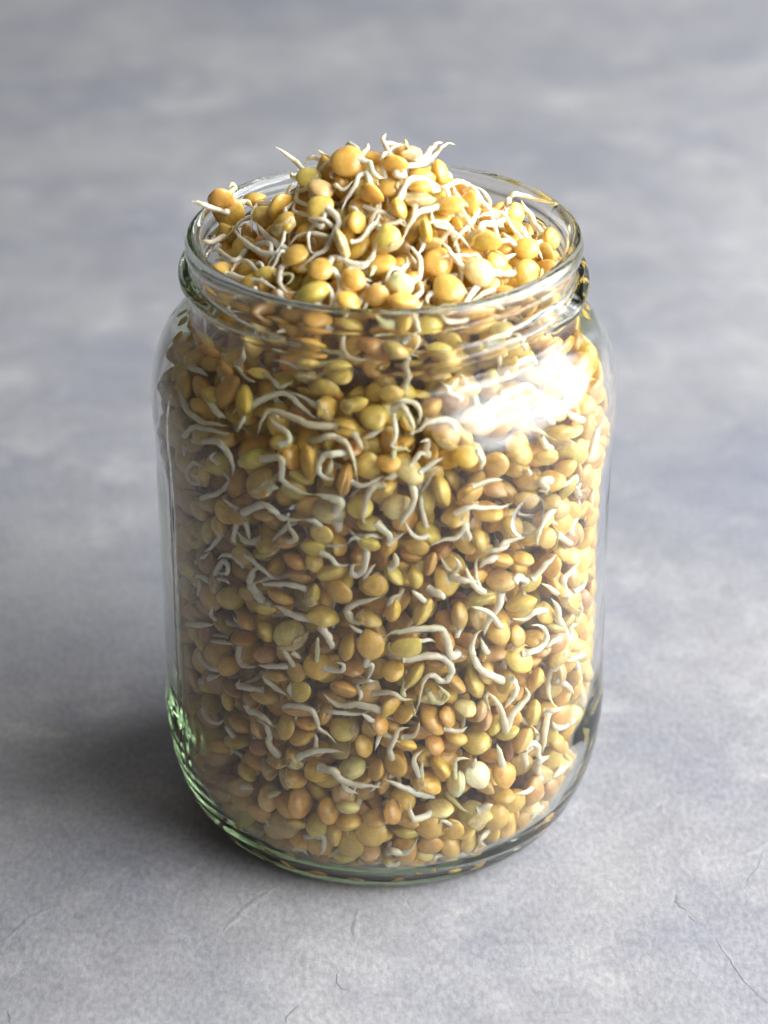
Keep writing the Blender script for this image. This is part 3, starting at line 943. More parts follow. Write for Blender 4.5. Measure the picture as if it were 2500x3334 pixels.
[-60,-4189,1501,0,-1,100,250,123,"a",0,3255,"G"],
[-2629,-2865,468,54,-2,84,270,137,"n",1,4092,"G"],
[-3503,-2787,1583,-54,-84,-6,262,141,"n",0,4464,"G"],
[1196,-4108,2080,8,11,99,303,141,"p",0,5301,"H"],
[1894,-3856,1758,-33,-11,94,365,195,"p",0,9836,"H"],
[1569,-3542,1581,-1,-25,97,270,137,"o",1,2790,"H"],
[2543,-3651,2129,-1,-19,98,250,115,"a",0,3581,"H"],
[2746,-3165,1433,-83,-56,7,250,137,"o",0,2371,"H"],
[187,-4511,2292,56,-61,56,250,118,"o",0,4214,"H"],
[501,-4387,1987,-35,-66,-67,250,144,"o",0,1662,"H"],
[490,-4221,1615,1,48,88,312,164,"y",0,4761,"H"],
[1101,-4159,1574,1,49,87,250,122,"y",0,2278,"H"],
[1470,-4265,1684,-3,-99,-13,250,113,"a",0,2650,"H"],
[1720,-3923,1401,-27,-8,96,250,139,"y",0,3022,"H"],
[1299,-3790,812,21,1,98,250,126,"o",0,3662,"H"],
[833,-4141,1051,33,-26,91,258,125,"y",0,4836,"H"],
[1819,-3919,1096,64,-77,7,250,116,"a",0,3836,"H"],
[2317,-3588,1176,-77,-35,53,250,141,"a",0,4011,"H"],
[2633,-3465,1381,-95,8,30,268,159,"o",0,3836,"H"],
[3026,-2820,754,-74,31,60,287,160,"y",0,4069,"H"],
[3383,-2638,1162,55,-63,55,328,157,"a",0,7906,"H"],
[1901,-3535,804,24,-92,-30,250,139,"y",0,3540,"H"],
[1402,-3640,476,15,5,99,261,130,"y",0,4092,"H"],
[314,-3915,471,-17,48,86,250,137,"o",0,2034,"H"],
[663,-3960,625,29,3,96,250,119,"a",0,2470,"H"],
[303,-3520,429,16,16,98,250,123,"a",0,1790,"H"],
[2459,-3145,669,-59,50,63,263,116,"y",0,2604,"H"],
[3740,-1911,833,-82,27,50,259,139,"p",0,3063,"H"],
[1566,-3362,654,0,1,100,250,122,"y",0,2371,"H"],
[4057,-1975,1745,-95,12,28,250,130,"y",0,2790,"H"],
[570,-4038,880,0,-1,100,270,142,"a",1,3836,"H"],
[64,-3916,1282,0,-93,-36,270,122,"a",1,3488,"H"],
[2003,-3356,480,-44,10,89,270,135,"a",1,2929,"H"],
[3123,-2994,1440,0,-5,100,270,121,"p",1,3255,"H"],
[3688,-2239,1148,-74,31,60,270,148,"p",1,3348,"H"],
[3857,-1845,1086,-84,25,48,270,141,"y",1,2790,"H"],
[64,-4012,877,0,-12,99,270,129,"a",1,3022,"H"],
[-2633,-1794,13332,6,100,4,300,170,"a",1,50,"X"],
[-1102,-3990,10294,-95,-31,5,300,170,"a",1,50,"X"],
[-3762,-2386,9418,-80,-55,-23,300,170,"a",1,50,"X"],
[0,-4369,10193,35,-17,-92,300,170,"a",1,50,"X"],
[1252,-3252,11793,73,-50,-46,300,170,"a",1,50,"X"],
[866,-3853,10594,-80,-46,38,300,170,"a",1,50,"X"],
[89,-4325,8819,-91,-4,41,300,170,"a",1,50,"X"],
[918,-4161,5183,-31,20,-93,300,170,"a",1,50,"X"]]
# owner, radius, greenish, then x, y, z of each bend
ROOTS = [
[1,61,0,-3319,1034,13808,-3683,51,14358,-3853,19,14444,-4014,18,14473],
[1,83,0,-3221,1343,13835,-2957,1513,13849,-2792,1469,13718],
[6,61,0,-1560,305,14933,-1846,1037,14947,-2065,1135,15082,-2281,1185,15236],
[8,67,0,-1179,379,15146,-1379,878,15081,-1544,966,15061,-1683,1011,14928],
[7,54,0,-819,-156,15419,-1241,814,15178,-1391,917,15267],
[7,80,0,-748,-110,15464,-722,550,15494,-584,206,15569,-474,-208,15602],
[7,67,0,-488,-209,15567,-369,-119,15652,-303,117,15716],
[7,66,0,-474,-389,15550,-288,-509,15522,-234,-694,15426,-103,-822,15336,0,-819,15307],
[7,53,0,-898,-237,15348,-1073,-316,15192,-1030,-503,15182],
[12,65,0,-259,-1122,15193,-340,-683,15352,-498,-691,15312,-576,-834,15201,-655,-931,15071,-786,-1095,14912,-863,-1305,14773],
[11,72,0,-1115,-1165,14800,-912,-1550,14677,-1015,-1742,14476,-1169,-2002,14249,-1404,-2057,14131,-1717,-2166,13896],
[11,54,0,-1446,-945,14738,-1781,-427,14668,-1794,42,14707,-1787,688,14651],
[11,60,0,-1195,-1231,14717,-1254,-1504,14545,-1416,-1283,14566,-1553,-1052,14612,-1744,-857,14574,-1854,-707,14555,-1833,-518,14620,-1726,-474,14716],
[19,52,0,-1497,-1311,14363,-1362,-1337,14588,-1230,-1360,14654,-1071,-1469,14643],
[22,52,0,-1079,-1644,14364,-1385,-1575,14420,-1626,-1430,14345,-1812,-1402,14248,-1945,-1450,14097],
[4,60,0,-2173,-144,14447,-2652,1475,13835,-2733,853,13913,-2757,167,13962,-2746,-388,13934],
[18,79,0,-1944,-1638,14047,-2272,-1143,14081,-2505,-646,14071,-2694,3,14031],
[18,69,0,-1983,-1680,14023,-2426,-1380,13896,-2653,-1028,13859,-2859,-619,13829,-3054,30,13728,-3190,1018,13519],
[16,65,0,-2830,-279,13572,-2352,-1172,14036,-2289,-1472,13964,-2174,-1780,13869],
[16,61,0,-2867,-337,13530,-3034,-991,13584,-3274,-542,13477,-3407,-122,13413,-3595,257,13264,-3780,134,13214],
[17,68,0,-3383,956,13280,-3633,106,13520,-3820,90,13571],
[25,59,0,-2453,-1929,13599,-2604,-1648,13669,-2748,-1379,13695,-2945,-1155,13626,-3105,-1233,13487,-3136,-1452,13382],
[24,65,0,-3217,-1281,13395,-2844,-1706,13480,-2569,-1933,13551,-2323,-2188,13564,-2158,-2406,13548],
[398,52,0,-2617,-2086,13462,-2562,-2190,13394,-2374,-2314,13393],
[18,65,0,-1933,-1929,13906,-2064,-1954,13831,-2101,-2120,13677,-2057,-2319,13566,-1922,-2483,13525,-1711,-2546,13582],
[25,39,1,-2205,-1935,13681,-1862,-2173,13786,-1874,-2272,13687,-2004,-2319,13594],
[23,78,0,-1139,-2315,14046,-1036,-2216,14143,-880,-2254,14174,-671,-2379,14130,-463,-2433,14125,-256,-2401,14195,-153,-2314,14270],
[28,65,0,-705,-2657,13960,-671,-2435,14013,-438,-2451,14077,-282,-2346,14171,-205,-2185,14271,-154,-1939,14447,-50,-1693,14624],
[23,64,0,-1052,-2417,14023,-904,-2554,13868,-876,-2761,13735,-952,-2925,13583,-977,-3033,13434],
[26,64,0,-1173,-2708,13778,-1030,-2851,13662,-1079,-3091,13461],
[26,51,0,-1149,-2749,13762,-1160,-2796,13638,-1314,-2937,13475],
[27,70,0,-590,-3205,13503,-358,-2942,13703,-204,-2832,13823,0,-2745,13897],
[32,59,0,-454,-1584,14762,-573,-1421,14877,-704,-1312,14916],
[49,52,0,50,-1933,14617,-154,-1739,14672,-284,-1798,14584,-362,-1922,14468],
[29,65,0,-408,-1253,14862,-180,-1465,14867,-23,-1672,14756],
[26,51,0,-1437,-2931,13511,-1313,-2969,13490,-1210,-3022,13429],
[31,78,0,-2065,-2439,13390,-2104,-2485,13527,-2212,-2377,13535],
[24,53,0,-3170,-984,13471,-3299,-604,13445,-3475,-385,13350,-3583,-434,13255],
[28,51,0,-485,-2647,13997,-436,-2700,13933,-230,-2765,13905],
[27,58,0,-728,-3166,13543,-872,-3083,13570],
[0,55,1,-3377,894,14210,-3171,1532,14166,-3241,1373,14318,-3290,1247,14281],
[6,68,1,-1597,247,14882,-1911,1161,14549,-1951,1184,14657],
[34,58,1,-196,-2388,14048,-282,-2658,13943],
[30,45,0,-293,-3067,13647,-435,-3182,13418],
[40,67,0,159,-525,15609,53,-209,15743,-26,-60,15854,40,132,15936],
[41,66,0,339,-59,15670,159,-37,15761,0,-118,15820],
[41,47,0,466,-31,15646,670,413,15475,781,630,15349],
[41,81,0,397,-253,15619,610,-190,15510,826,40,15421,969,664,15379,1077,700,15479,1213,801,15469],
[40,75,0,237,-632,15486,263,-773,15373,395,-728,15327,396,-559,15457,608,-403,15424,878,-99,15362,1053,756,15200,1188,821,15347,1324,902,15402,1489,996,15352],
[46,73,0,293,-1366,15027,420,-1017,15190,526,-821,15280,739,-675,15250,897,-706,15178,1002,-812,15051,1190,-667,15021,1439,-206,14978,1664,159,14833,1856,196,14674,1985,-7,14584,1948,-333,14573,1862,-536,14598],
[70,80,0,1749,-742,14598,1644,-666,14709,1485,-579,14844,1437,-290,14955],
[43,67,0,1308,-27,15078,1417,-12,14987],
[45,65,0,591,-1241,14935,628,-1355,14878,575,-1576,14716,443,-1843,14575,338,-2074,14392],
[46,59,0,399,-1627,14795,235,-1712,14717,0,-1768,14712],
[50,79,0,1130,-1152,14840,759,-1362,14824,601,-1557,14736],
[51,59,0,1388,-1217,14359,1074,-1498,14571,969,-1415,14677,970,-1269,14814],
[70,66,0,1827,-625,14560,1914,-605,14513,1826,-910,14468,1684,-1270,14419,1493,-1583,14352,1410,-1863,14245],
[53,75,0,1976,-1324,14297,2041,-890,14345,2263,-658,14248,2469,-200,14173,2544,274,14122,2525,809,14077],
[67,67,0,2632,660,14026,2649,1410,13950,2786,1445,14054,3012,1512,13983,3301,1229,13994,3572,-7,14454],
[55,83,0,3366,360,13536,3222,1032,13484,3143,1644,13467,2996,1601,13694,2935,1589,13877],
[54,55,0,2984,-673,13743,3384,424,13444,3459,796,13435,3388,1037,13481],
[56,81,0,3363,-484,13394,3291,-262,13502,3243,-108,13583],
[60,78,0,1873,-2440,13689,1819,-2423,13726,1612,-2265,13939,1457,-2140,14082,1354,-2038,14179,1250,-1983,14297,1094,-1860,14442],
[60,77,0,1926,-2356,13696,1789,-2606,13609,1656,-2812,13503,1548,-3007,13422],
[62,64,0,1456,-2857,13558,1238,-2998,13503,1029,-3150,13459],
[66,72,0,2374,-2366,13416,2215,-2369,13503,1974,-2560,13532,1762,-2739,13470],
[57,79,0,2732,-1554,13620,2632,-1716,13613,2415,-1849,13657,2173,-1950,13773,1989,-1881,13913,1886,-1770,14035],
[63,64,0,465,-2766,13825,699,-2575,13906,726,-2421,14036,701,-2257,14189,572,-2102,14319,416,-2013,14422],
[47,52,0,744,-1895,14456,780,-2042,14350,648,-2260,14219],
[63,71,0,150,-2799,13874,259,-2540,13975,441,-2363,14067,468,-2176,14182],
[64,58,0,582,-3053,13638,748,-2863,13752,698,-2640,13906],
[62,65,0,1408,-2551,13777,1401,-2483,13752,1242,-2686,13701,1033,-2810,13701,851,-2880,13704],
[64,51,0,513,-3147,13478,670,-3071,13480,799,-2962,13571],
[54,66,0,2723,-828,13824,2556,-806,13966,2450,-742,14083],
[53,53,0,2207,-1293,14129,2553,-877,13967,2697,-668,13893],
[61,60,0,2423,-1539,13850,2706,-1135,13790],
[53,46,0,1843,-1373,14207,1681,-1452,14325],
[54,47,0,2920,-658,13770,3037,-378,13698,3021,-141,13742,2898,-432,13807],
[62,51,0,1023,-2865,13727,850,-2994,13642,901,-3099,13549],
[89,67,0,-2926,-2308,11893,-2777,-2527,12140,-2742,-2548,12421],
[84,76,0,-4251,-335,11073,-3892,-1738,11423,-3689,-2027,11462,-3555,-2230,11459],
[89,59,0,-2956,-2344,11830,-2763,-2800,11704,-2575,-2989,11697],
[85,75,0,-4336,-1074,10696,-4083,-1860,11046,-4029,-2099,10891,-3900,-2383,10797,-3620,-2791,10795,-3305,-3119,10891,-3058,-3325,10960],
[86,82,0,-3583,-2338,11133,-3315,-2953,11075,-3126,-3125,11027],
[106,60,0,-4006,-2326,10249,-3828,-2619,10568,-3502,-2989,10722,-3185,-3291,10791,-3028,-3395,10828],
[106,75,0,-3825,-2408,10198,-3317,-3197,10556,-3128,-3403,10460,-3005,-3553,10267,-3013,-3570,9969],
[88,66,0,-2612,-3291,11366,-2415,-3347,11507,-2173,-3358,11613,-1932,-3433,11650,-1689,-3655,11562,-1478,-3835,11453,-1269,-3966,11387],
[101,51,0,-1239,-3875,11540,-1419,-3737,11603,-1660,-3565,11683,-1932,-3399,11700],
[98,73,0,-909,-4069,11294,-1445,-4045,11328,-1714,-3910,11392,-1955,-3765,11418,-2257,-3615,11409,-2408,-3657,11230,-2500,-3738,10971],
[103,66,0,-2014,-4039,10926,-1863,-4074,11010,-1893,-4007,11142,-2105,-3835,11221,-2288,-3649,11326],
[91,74,0,-2343,-2861,11934,-2193,-3100,11851,-2085,-3262,11731,-1904,-3245,11856,-1783,-3254,11993],
[128,73,0,-1445,-3769,10856,-1179,-4178,11131,-971,-4183,11167,-764,-4279,11083,-646,-4373,10899,-558,-4452,10641,-529,-4532,10382],
[136,73,0,-738,-4277,10863,-1000,-4402,10898,-1178,-4381,10837,-1283,-4400,10647,-1239,-4460,10478,-1091,-4520,10410,-972,-4534,10433],
[399,66,0,-1095,-4272,10445,-1063,-4332,10544,-1031,-4367,10796],
[107,74,0,-2427,-3762,10470,-2046,-4112,10662,-2003,-4185,10466,-2016,-4208,10247,-1840,-4301,10125,-1602,-4398,10040,-1363,-4472,10047],
[119,103,0,-930,-4386,9640,-858,-4536,9913,-1066,-4507,9998,-1364,-4429,10023],
[400,68,0,-3740,-2668,9569,-3748,-2680,9365,-3939,-2457,9279,-3994,-2401,9459,-3854,-2620,9777,-3761,-2742,9839,-3500,-3079,9851,-3253,-3346,9822],
[132,69,0,-3747,-2628,8905,-3622,-2923,9146,-3330,-3260,9434,-3161,-3451,9712,-3070,-3542,9889],
[113,52,0,-3351,-2939,9942,-3453,-3139,10185,-3319,-3253,10381],
[115,89,0,-2828,-3548,9129,-2447,-3887,9502,-2239,-3978,9450,-2064,-4035,9310,-1857,-4091,9273,-1589,-4161,9312],
[127,75,0,-2095,-4114,8817,-2008,-4186,8774,-1766,-4286,8934,-1883,-4240,9147,-1906,-4231,9453],
[121,75,0,-2482,-3780,8624,-2683,-3708,8503,-2864,-3625,8525,-3036,-3532,8753],
[115,61,0,-2976,-3540,8887,-3047,-3545,8512,-3017,-3530,8367],
[118,62,0,-3278,-3224,8469,-3498,-3067,8065,-3702,-2795,7735],
[115,60,0,-2804,-3643,8987,-2716,-3672,8515],
[119,119,0,-927,-4439,9491,-913,-4282,9034],
[401,74,0,0,-4651,10345,-204,-4643,10308,-322,-4662,10116,-375,-4659,9889,-405,-4663,9624,-347,-4660,9454],
[110,58,0,-641,-4519,10340,-381,-4644,10341,0,-4625,10532],
[98,73,0,-570,-4123,11182,-410,-4362,10960],
[99,73,0,-71,-4164,11348,-174,-4226,11255,-410,-4282,11151],
[124,59,0,-343,-4623,8863,-466,-4625,9057,-613,-4607,9113,-731,-4593,8969],
[124,59,0,-410,-4594,9073,-291,-4586,9170,0,-4499,9052],
[115,45,0,-2936,-3505,9173,-3267,-3356,9349],
[88,59,0,-2717,-3345,11235,-2807,-3469,11101,-2898,-3507,10920],
[109,89,0,-2351,-3893,9789,-2212,-4017,9970,-2089,-4110,9986],
[106,46,0,-4042,-2263,10084,-4022,-2429,9951,-4028,-2406,9835],
[84,76,0,-4242,-319,11085,-3969,-1464,11462,-3996,-1592,11352],
[120,67,0,-1254,-4502,9320,-1402,-4474,9452,-1579,-4414,9452],
[187,66,0,1520,-3608,11626,1482,-3659,11729,1303,-3637,11818,1244,-3557,11976,1094,-3570,12114],
[402,59,0,1245,-3539,11934,1364,-3475,12002,1453,-3407,12133],
[143,73,0,156,-3891,11543,354,-3955,11646,472,-4021,11514,561,-4136,11341,561,-4229,11157],
[141,66,0,301,-3846,11766,591,-3850,11660,710,-3900,11519,710,-3984,11363],
[145,66,0,1402,-4071,11212,1330,-4017,11380,1092,-4044,11427,855,-4134,11406,678,-4229,11323],
[143,51,0,184,-3936,11463,235,-4349,11285,147,-4465,11114,294,-4471,11050],
[403,73,0,860,-4137,10742,829,-4183,10867,857,-4190,11070,708,-4290,11089],
[154,58,1,177,-4452,10808,206,-4387,10973,383,-4369,10997,531,-4370,10931],
[148,58,0,513,-4409,10656,709,-4334,10879,859,-4223,10754],
[148,88,0,384,-4432,10563,177,-4521,10477,0,-4583,10443],
[148,74,0,548,-4543,10333,592,-4624,10062,524,-4635,9808,380,-4655,9583,292,-4659,9349],
[148,58,0,703,-4457,10543,945,-4413,10687,1153,-4339,10782],
[162,51,0,842,-4277,9209,744,-4487,9784,741,-4570,10100],
[160,67,0,1409,-4317,9530,1669,-4315,9670,1939,-4192,9600,2298,-4011,9502,2569,-3839,9510],
[160,67,0,1527,-4372,9460,1587,-4348,9210,1413,-4411,9004,1178,-4474,9003,883,-4542,8870],
[160,52,0,1584,-4307,9304,1708,-4340,9000,1682,-4343,8861],
[126,89,0,-152,-4511,9420,88,-4611,9188,147,-4572,8887],
[404,59,0,88,-4603,8978,176,-4600,9074,410,-4583,9239],
[162,59,0,866,-4426,9072,703,-4629,9127,527,-4644,9270,380,-4657,9551],
[158,90,0,3338,-3054,9626,3141,-3378,9770,3278,-3200,9506,3097,-3291,9521],
[168,76,0,3445,-3146,8980,3246,-3371,8840,3132,-3477,8548,3115,-3493,8273],
[166,93,0,4067,-1834,8211,3834,-2655,8226,3993,-2403,7830],
[165,78,0,3511,-3073,8342,3825,-2670,7909,3969,-2410,7690],
[161,75,0,2823,-3368,8478,2467,-3935,8630,2259,-4053,8522],
[146,88,0,1798,-4089,10772,1931,-4108,10627,1903,-4182,10430],
[155,90,0,3318,-3070,10323,3199,-3234,10507,3161,-3266,10728],
[157,92,0,4416,-1085,9911,3801,-2527,10760,3610,-2652,10991],
[147,90,0,2429,-3291,11431,2387,-3309,11588,2636,-3085,11577,2886,-2897,11551,3133,-2884,11343,3323,-2771,11220],
[147,89,0,2353,-3218,11461,2052,-3588,11462,2141,-3734,11236],
[166,92,0,4078,-1835,8284,3913,-2536,9231,3931,-2509,9532],
[172,61,0,3226,-3243,8837,3581,-3036,8517],
[151,59,0,1726,-4292,10118,2088,-4137,10170,2362,-4000,10131],
[142,73,0,409,-3634,12006,500,-3649,12447,440,-3660,12713],
[140,75,0,2597,-2588,12060,2901,-2300,12031,3097,-2167,11766],
[140,59,0,2429,-2780,11956,2455,-3013,11775],
[179,83,0,3165,-2380,11642,3390,-2532,11438,3612,-2490,11215,3669,-2600,11000],
[147,82,0,2624,-3196,11453,2722,-3327,11297,2877,-3272,11202],
[157,69,0,4429,-1102,9868,4247,-1978,9763,4130,-2214,9613],
[158,61,0,3516,-2950,9413,3736,-2808,9434,3902,-2532,9493],
[256,68,0,-2843,-3546,7845,-2941,-3526,7945,-3125,-3419,8022,-3308,-3292,7950,-3425,-3200,7796],
[255,62,0,-3917,-2386,7261,-3765,-2774,7579,-3588,-3028,7870],
[197,61,0,-3492,-3017,7296,-3311,-3306,7816,-3191,-3405,7765,-3229,-3363,7562,-3388,-3199,7468,-3383,-3194,7644],
[197,46,0,-3461,-3069,7261,-3257,-3393,7403,-3167,-3460,7335],
[201,107,0,-2353,-3900,7056,-2472,-3835,7127,-2591,-3776,7306,-2705,-3699,7478,-2720,-3699,7687,-2603,-3788,7919,-2420,-3906,7986],
[193,61,0,-1543,-4335,7740,-1871,-4284,7823,-2145,-4166,7769,-2423,-4014,7676,-2509,-3961,7738],
[256,53,0,-2840,-3605,8155,-2659,-3804,8103,-2417,-3942,7938,-2240,-4028,7811,-2089,-4088,7879],
[197,62,0,-3597,-2921,7087,-3850,-2652,7073,-3941,-2550,6943],
[205,63,0,-3899,-2367,6456,-3852,-2680,6800,-3838,-2703,7044],
[196,76,0,-1464,-4343,7033,-1737,-4310,7055,-1948,-4223,7109,-2098,-4147,7172,-2281,-4055,7188],
[202,55,0,-3528,-2790,6070,-3619,-2917,6283,-3535,-3073,6635],
[257,78,0,-4182,-1816,5366,-3826,-2689,5884,-3566,-2961,6051],
[207,54,0,-3753,-2350,5296,-3373,-3269,5797,-3146,-3468,5888],
[214,79,0,-3374,-3080,5030,-3670,-2838,4894,-3857,-2643,4996,-3926,-2544,5167],
[204,78,0,-3009,-3409,5811,-3037,-3491,5532,-2886,-3555,5388,-2667,-3660,5455],
[216,69,0,-1964,-4124,5750,-2157,-4094,5729,-2433,-3991,5665,-2637,-3876,5604],
[217,70,0,-2407,-3916,5480,-2474,-3940,5373,-2321,-4011,5199,-2140,-4097,5103,-2016,-4142,5023],
[221,79,0,-3953,-2369,4207,-3656,-2920,4688,-3465,-3114,4885],
[224,78,0,-2521,-3787,4927,-2827,-3710,4930,-3050,-3541,4894,-3011,-3567,5063],
[218,70,0,-1791,-4289,5031,-1947,-4235,5197,-1946,-4256,5427],
[122,59,0,-1283,-4486,8711,-1056,-4576,8621,-911,-4607,8465,-673,-4648,8526],
[124,74,0,-348,-4576,8829,-380,-4597,8459,-500,-4587,8243,-648,-4571,8268,-618,-4567,8438,-440,-4581,8483],
[195,75,0,-343,-4545,7993,-352,-4568,8234,-174,-4654,8526],
[213,91,0,-480,-4435,7067,-657,-4437,7095,-745,-4454,7318,-594,-4500,7488,-295,-4552,7627,0,-4579,7716],
[212,53,0,-335,-4510,6766,-566,-4531,6905,-714,-4579,7041],
[196,91,0,-1291,-4401,6895,-1138,-4491,6701,-1080,-4483,6516,-1052,-4469,6361],
[215,53,1,-1377,-4303,5973,-1365,-4469,6544,-1347,-4504,6709],
[216,61,0,-1857,-4202,5797,-2022,-4238,6113,-2139,-4180,6190],
[251,69,0,-1908,-4113,6086,-1699,-4171,5959],
[215,61,0,-1211,-4413,5875,-872,-4607,5942,-840,-4609,6093,-1022,-4579,6141],
[212,61,0,-308,-4658,6319,-388,-4668,6130,-238,-4667,6125,-299,-4639,5858,-360,-4617,5732],
[250,61,0,-616,-4204,5427,-360,-4593,5678,-179,-4528,5639],
[250,61,0,-608,-4202,5421,-482,-4588,5351,-514,-4555,5141],
[292,85,0,0,-4607,4916,-241,-4599,5022,-484,-4578,5084,-696,-4550,5068,-940,-4511,5043,-1155,-4466,5156,-1245,-4443,5288],
[227,54,0,-1188,-4307,4765,-1004,-4493,4843,-729,-4508,4819,-486,-4514,4818,-180,-4505,4926],
[226,70,0,-2077,-4117,4669,-2018,-4188,4793,-1771,-4293,4860,-1494,-4400,4819,-1403,-4428,4617,-1344,-4446,4405,-1132,-4505,4253,-1009,-4529,4087],
[222,64,0,-3855,-2676,3776,-3768,-2801,3587,-3542,-3081,3620,-3380,-3259,3850],
[225,86,0,-2881,-3678,4547,-2827,-3720,4383,-2646,-3850,4388,-2433,-3987,4286,-2343,-4022,4158],
[260,79,0,-2221,-3983,3374,-2417,-3961,3663,-2411,-3963,3930,-2501,-3907,4157,-2720,-3768,4253],
[237,78,0,-1830,-4181,3487,-1541,-4342,3731,-1230,-4392,3806,-830,-4443,3798],
[254,55,0,-1446,-4215,3759,-1414,-4359,4044,-1438,-4441,4290],
[238,94,0,-1359,-4298,3287,-1078,-4506,3353,-895,-4529,3135,-616,-4553,3040,-338,-4572,3016,0,-4560,2934],
[239,79,0,-842,-4370,3135,-804,-4491,2882,-557,-4466,2708],
[234,54,0,-35,-4617,4398,-242,-4559,4439,-364,-4476,4573],
[234,62,0,-210,-4599,4691,-483,-4672,4928],
[235,64,0,-3205,-3241,3377,-3386,-3252,3693],
[234,62,0,-36,-4512,4380,-120,-4591,4236,-181,-4675,3998],
[266,89,0,124,-4521,8333,236,-4554,8535,206,-4583,8759],
[268,60,0,101,-4534,7493,178,-4614,7699,357,-4587,7786],
[272,90,0,2314,-3924,8277,2055,-4067,8256,1910,-4072,8084],
[264,60,0,1347,-4098,7909,1514,-4342,8307,1417,-4466,8589],
[271,75,0,2034,-4084,7512,1850,-4247,7762,1726,-4302,8005,1660,-4320,8298],
[264,75,0,1334,-4122,7885,1636,-4345,7961,1910,-4194,7837],
[267,90,0,899,-4176,7665,1164,-4397,7638,1198,-4301,7510],
[269,67,0,839,-4393,7440,684,-4548,7730,563,-4640,7890],
[275,69,0,3066,-3349,7416,3317,-3275,7693,3547,-3064,7826],
[277,78,0,3859,-2452,6476,3718,-2840,7041,3899,-2587,7149,4115,-2224,7193],
[274,92,0,2633,-3815,7617,2766,-3686,7646,2930,-3520,7441,2811,-3571,7329],
[277,70,0,3854,-2447,6481,3606,-2915,6794,3439,-3139,7070,3235,-3374,7320],
[279,60,0,2400,-3907,6590,2183,-4158,7045,1940,-4276,7255,1758,-4355,7339],
[274,84,0,2392,-3955,7481,2345,-4015,7163,2199,-4063,6942,2083,-4087,6669,2058,-4068,6477],
[280,77,0,3360,-2993,6430,3134,-3424,6662,2921,-3542,6553,2641,-3685,6641],
[331,95,0,3889,-2436,5423,3663,-2886,6092,3621,-2939,6417,3475,-3110,6815],
[270,61,0,1555,-4354,6854,1501,-4431,6701,1443,-4434,6630],
[323,92,0,1533,-4253,6154,1388,-4397,6176,1295,-4432,6485,1232,-4465,6754,1108,-4506,6925,808,-4569,6928,448,-4634,6932,179,-4658,6911,0,-4666,6778],
[281,53,0,636,-4580,6625,902,-4459,6609,1057,-4337,6462],
[281,85,0,391,-4616,6239,722,-4564,6245,1055,-4491,6233,1298,-4421,6083,1393,-4387,5843,1335,-4402,5631,1185,-4433,5576,1031,-4462,5740,879,-4489,5721,790,-4495,5506,731,-4498,5142,672,-4499,4848],
[405,69,1,913,-4430,5356,1007,-4446,5106,1190,-4439,5064,1309,-4441,5216,1215,-4501,5399,1119,-4553,5549],
[290,85,0,2472,-3800,5186,2133,-4108,5554,1975,-4184,5750,1847,-4234,6037,1813,-4246,6298,1869,-4225,6574,2022,-4154,6672],
[325,77,0,2196,-3911,5870,2064,-4059,6145,1992,-4168,6469],
[285,78,0,2860,-3550,5694,3093,-3507,5726,3306,-3312,5757,3394,-3222,5959,3262,-3355,6259,3043,-3551,6413],
[331,78,0,3888,-2437,5422,3566,-3029,5703,3381,-3235,5646],
[286,95,0,3607,-2693,4790,3783,-2726,5139,3872,-2598,5358],
[306,86,0,2568,-3764,3911,2459,-3973,4505,2332,-4049,4812,2138,-4147,5137],
[290,94,0,2628,-3811,5249,2752,-3766,4976,2666,-3827,4753,2511,-3930,4561],
[306,86,0,2599,-3699,3918,2695,-3689,4279,2882,-3587,4435,3033,-3492,4638,2961,-3576,4880],
[318,64,0,3429,-2944,3865,3638,-2968,3888,3861,-2670,3809],
[318,72,0,3500,-2947,3863,3446,-3142,3572,3433,-3110,3163,3412,-3086,2800],
[313,81,0,4126,-2031,2973,3734,-2819,3323,3603,-2984,3599],
[220,61,0,-212,-4452,5296,182,-4686,5446,364,-4682,5299,607,-4651,5276],
[284,69,1,457,-4577,5684,393,-4672,5440,454,-4667,5326],
[307,70,0,164,-4494,3672,123,-4652,4052,214,-4641,4232,306,-4629,4488,550,-4598,4539],
[303,70,0,383,-4502,4190,643,-4545,4320,732,-4587,4649],
[294,62,0,1231,-4442,4415,1530,-4440,4329,1746,-4360,4386],
[309,70,0,757,-4429,3120,615,-4645,3749,797,-4620,3959],
[312,79,0,2529,-3744,2971,2386,-3973,3712],
[305,89,0,2955,-3616,3327,3117,-3480,3382,3279,-3327,3166,3320,-3286,2867,3542,-3031,2652],
[305,96,0,2946,-3538,3231,3013,-3528,2908,3019,-3528,2671],
[310,47,1,1506,-4290,3008,1482,-4444,3535,1635,-4385,3611,1825,-4314,3522],
[309,87,0,1039,-4464,2738,806,-4576,2791,527,-4620,2931,247,-4640,3101,0,-4641,3257],
[311,79,0,1880,-4085,3189,1922,-4200,3482],
[313,101,0,4225,-1614,2892,4362,-1643,3250,4252,-1910,3737],
[331,63,0,3905,-2429,5430,3952,-2534,5755,4142,-2199,5619],
[332,80,0,4252,-1852,4589,3859,-2645,4934],
[277,63,0,3993,-2344,6484,4207,-2081,6490,4234,-2025,6641],
[309,47,0,791,-4419,3134,800,-4634,3701],
[334,73,0,3345,-2878,2101,3306,-3319,2763,3571,-3024,2715],
[277,63,0,4061,-2354,6284,4167,-2160,5944,4113,-2262,5782],
[286,73,0,3662,-2788,4584,3907,-2588,4282,4081,-2304,3870],
[350,65,0,-2089,-3663,763,-1912,-3833,891,-1730,-3941,949,-1622,-3922,697],
[348,65,0,-1672,-3948,1269,-1311,-4334,1574,-1266,-4279,1265,-1425,-4026,771],
[351,65,0,-896,-4130,1106,-1219,-4165,890],
[347,64,0,-2340,-3450,907,-2539,-3816,1679],
[351,64,0,-732,-4128,1109,-247,-4511,1664,-60,-4471,1440],
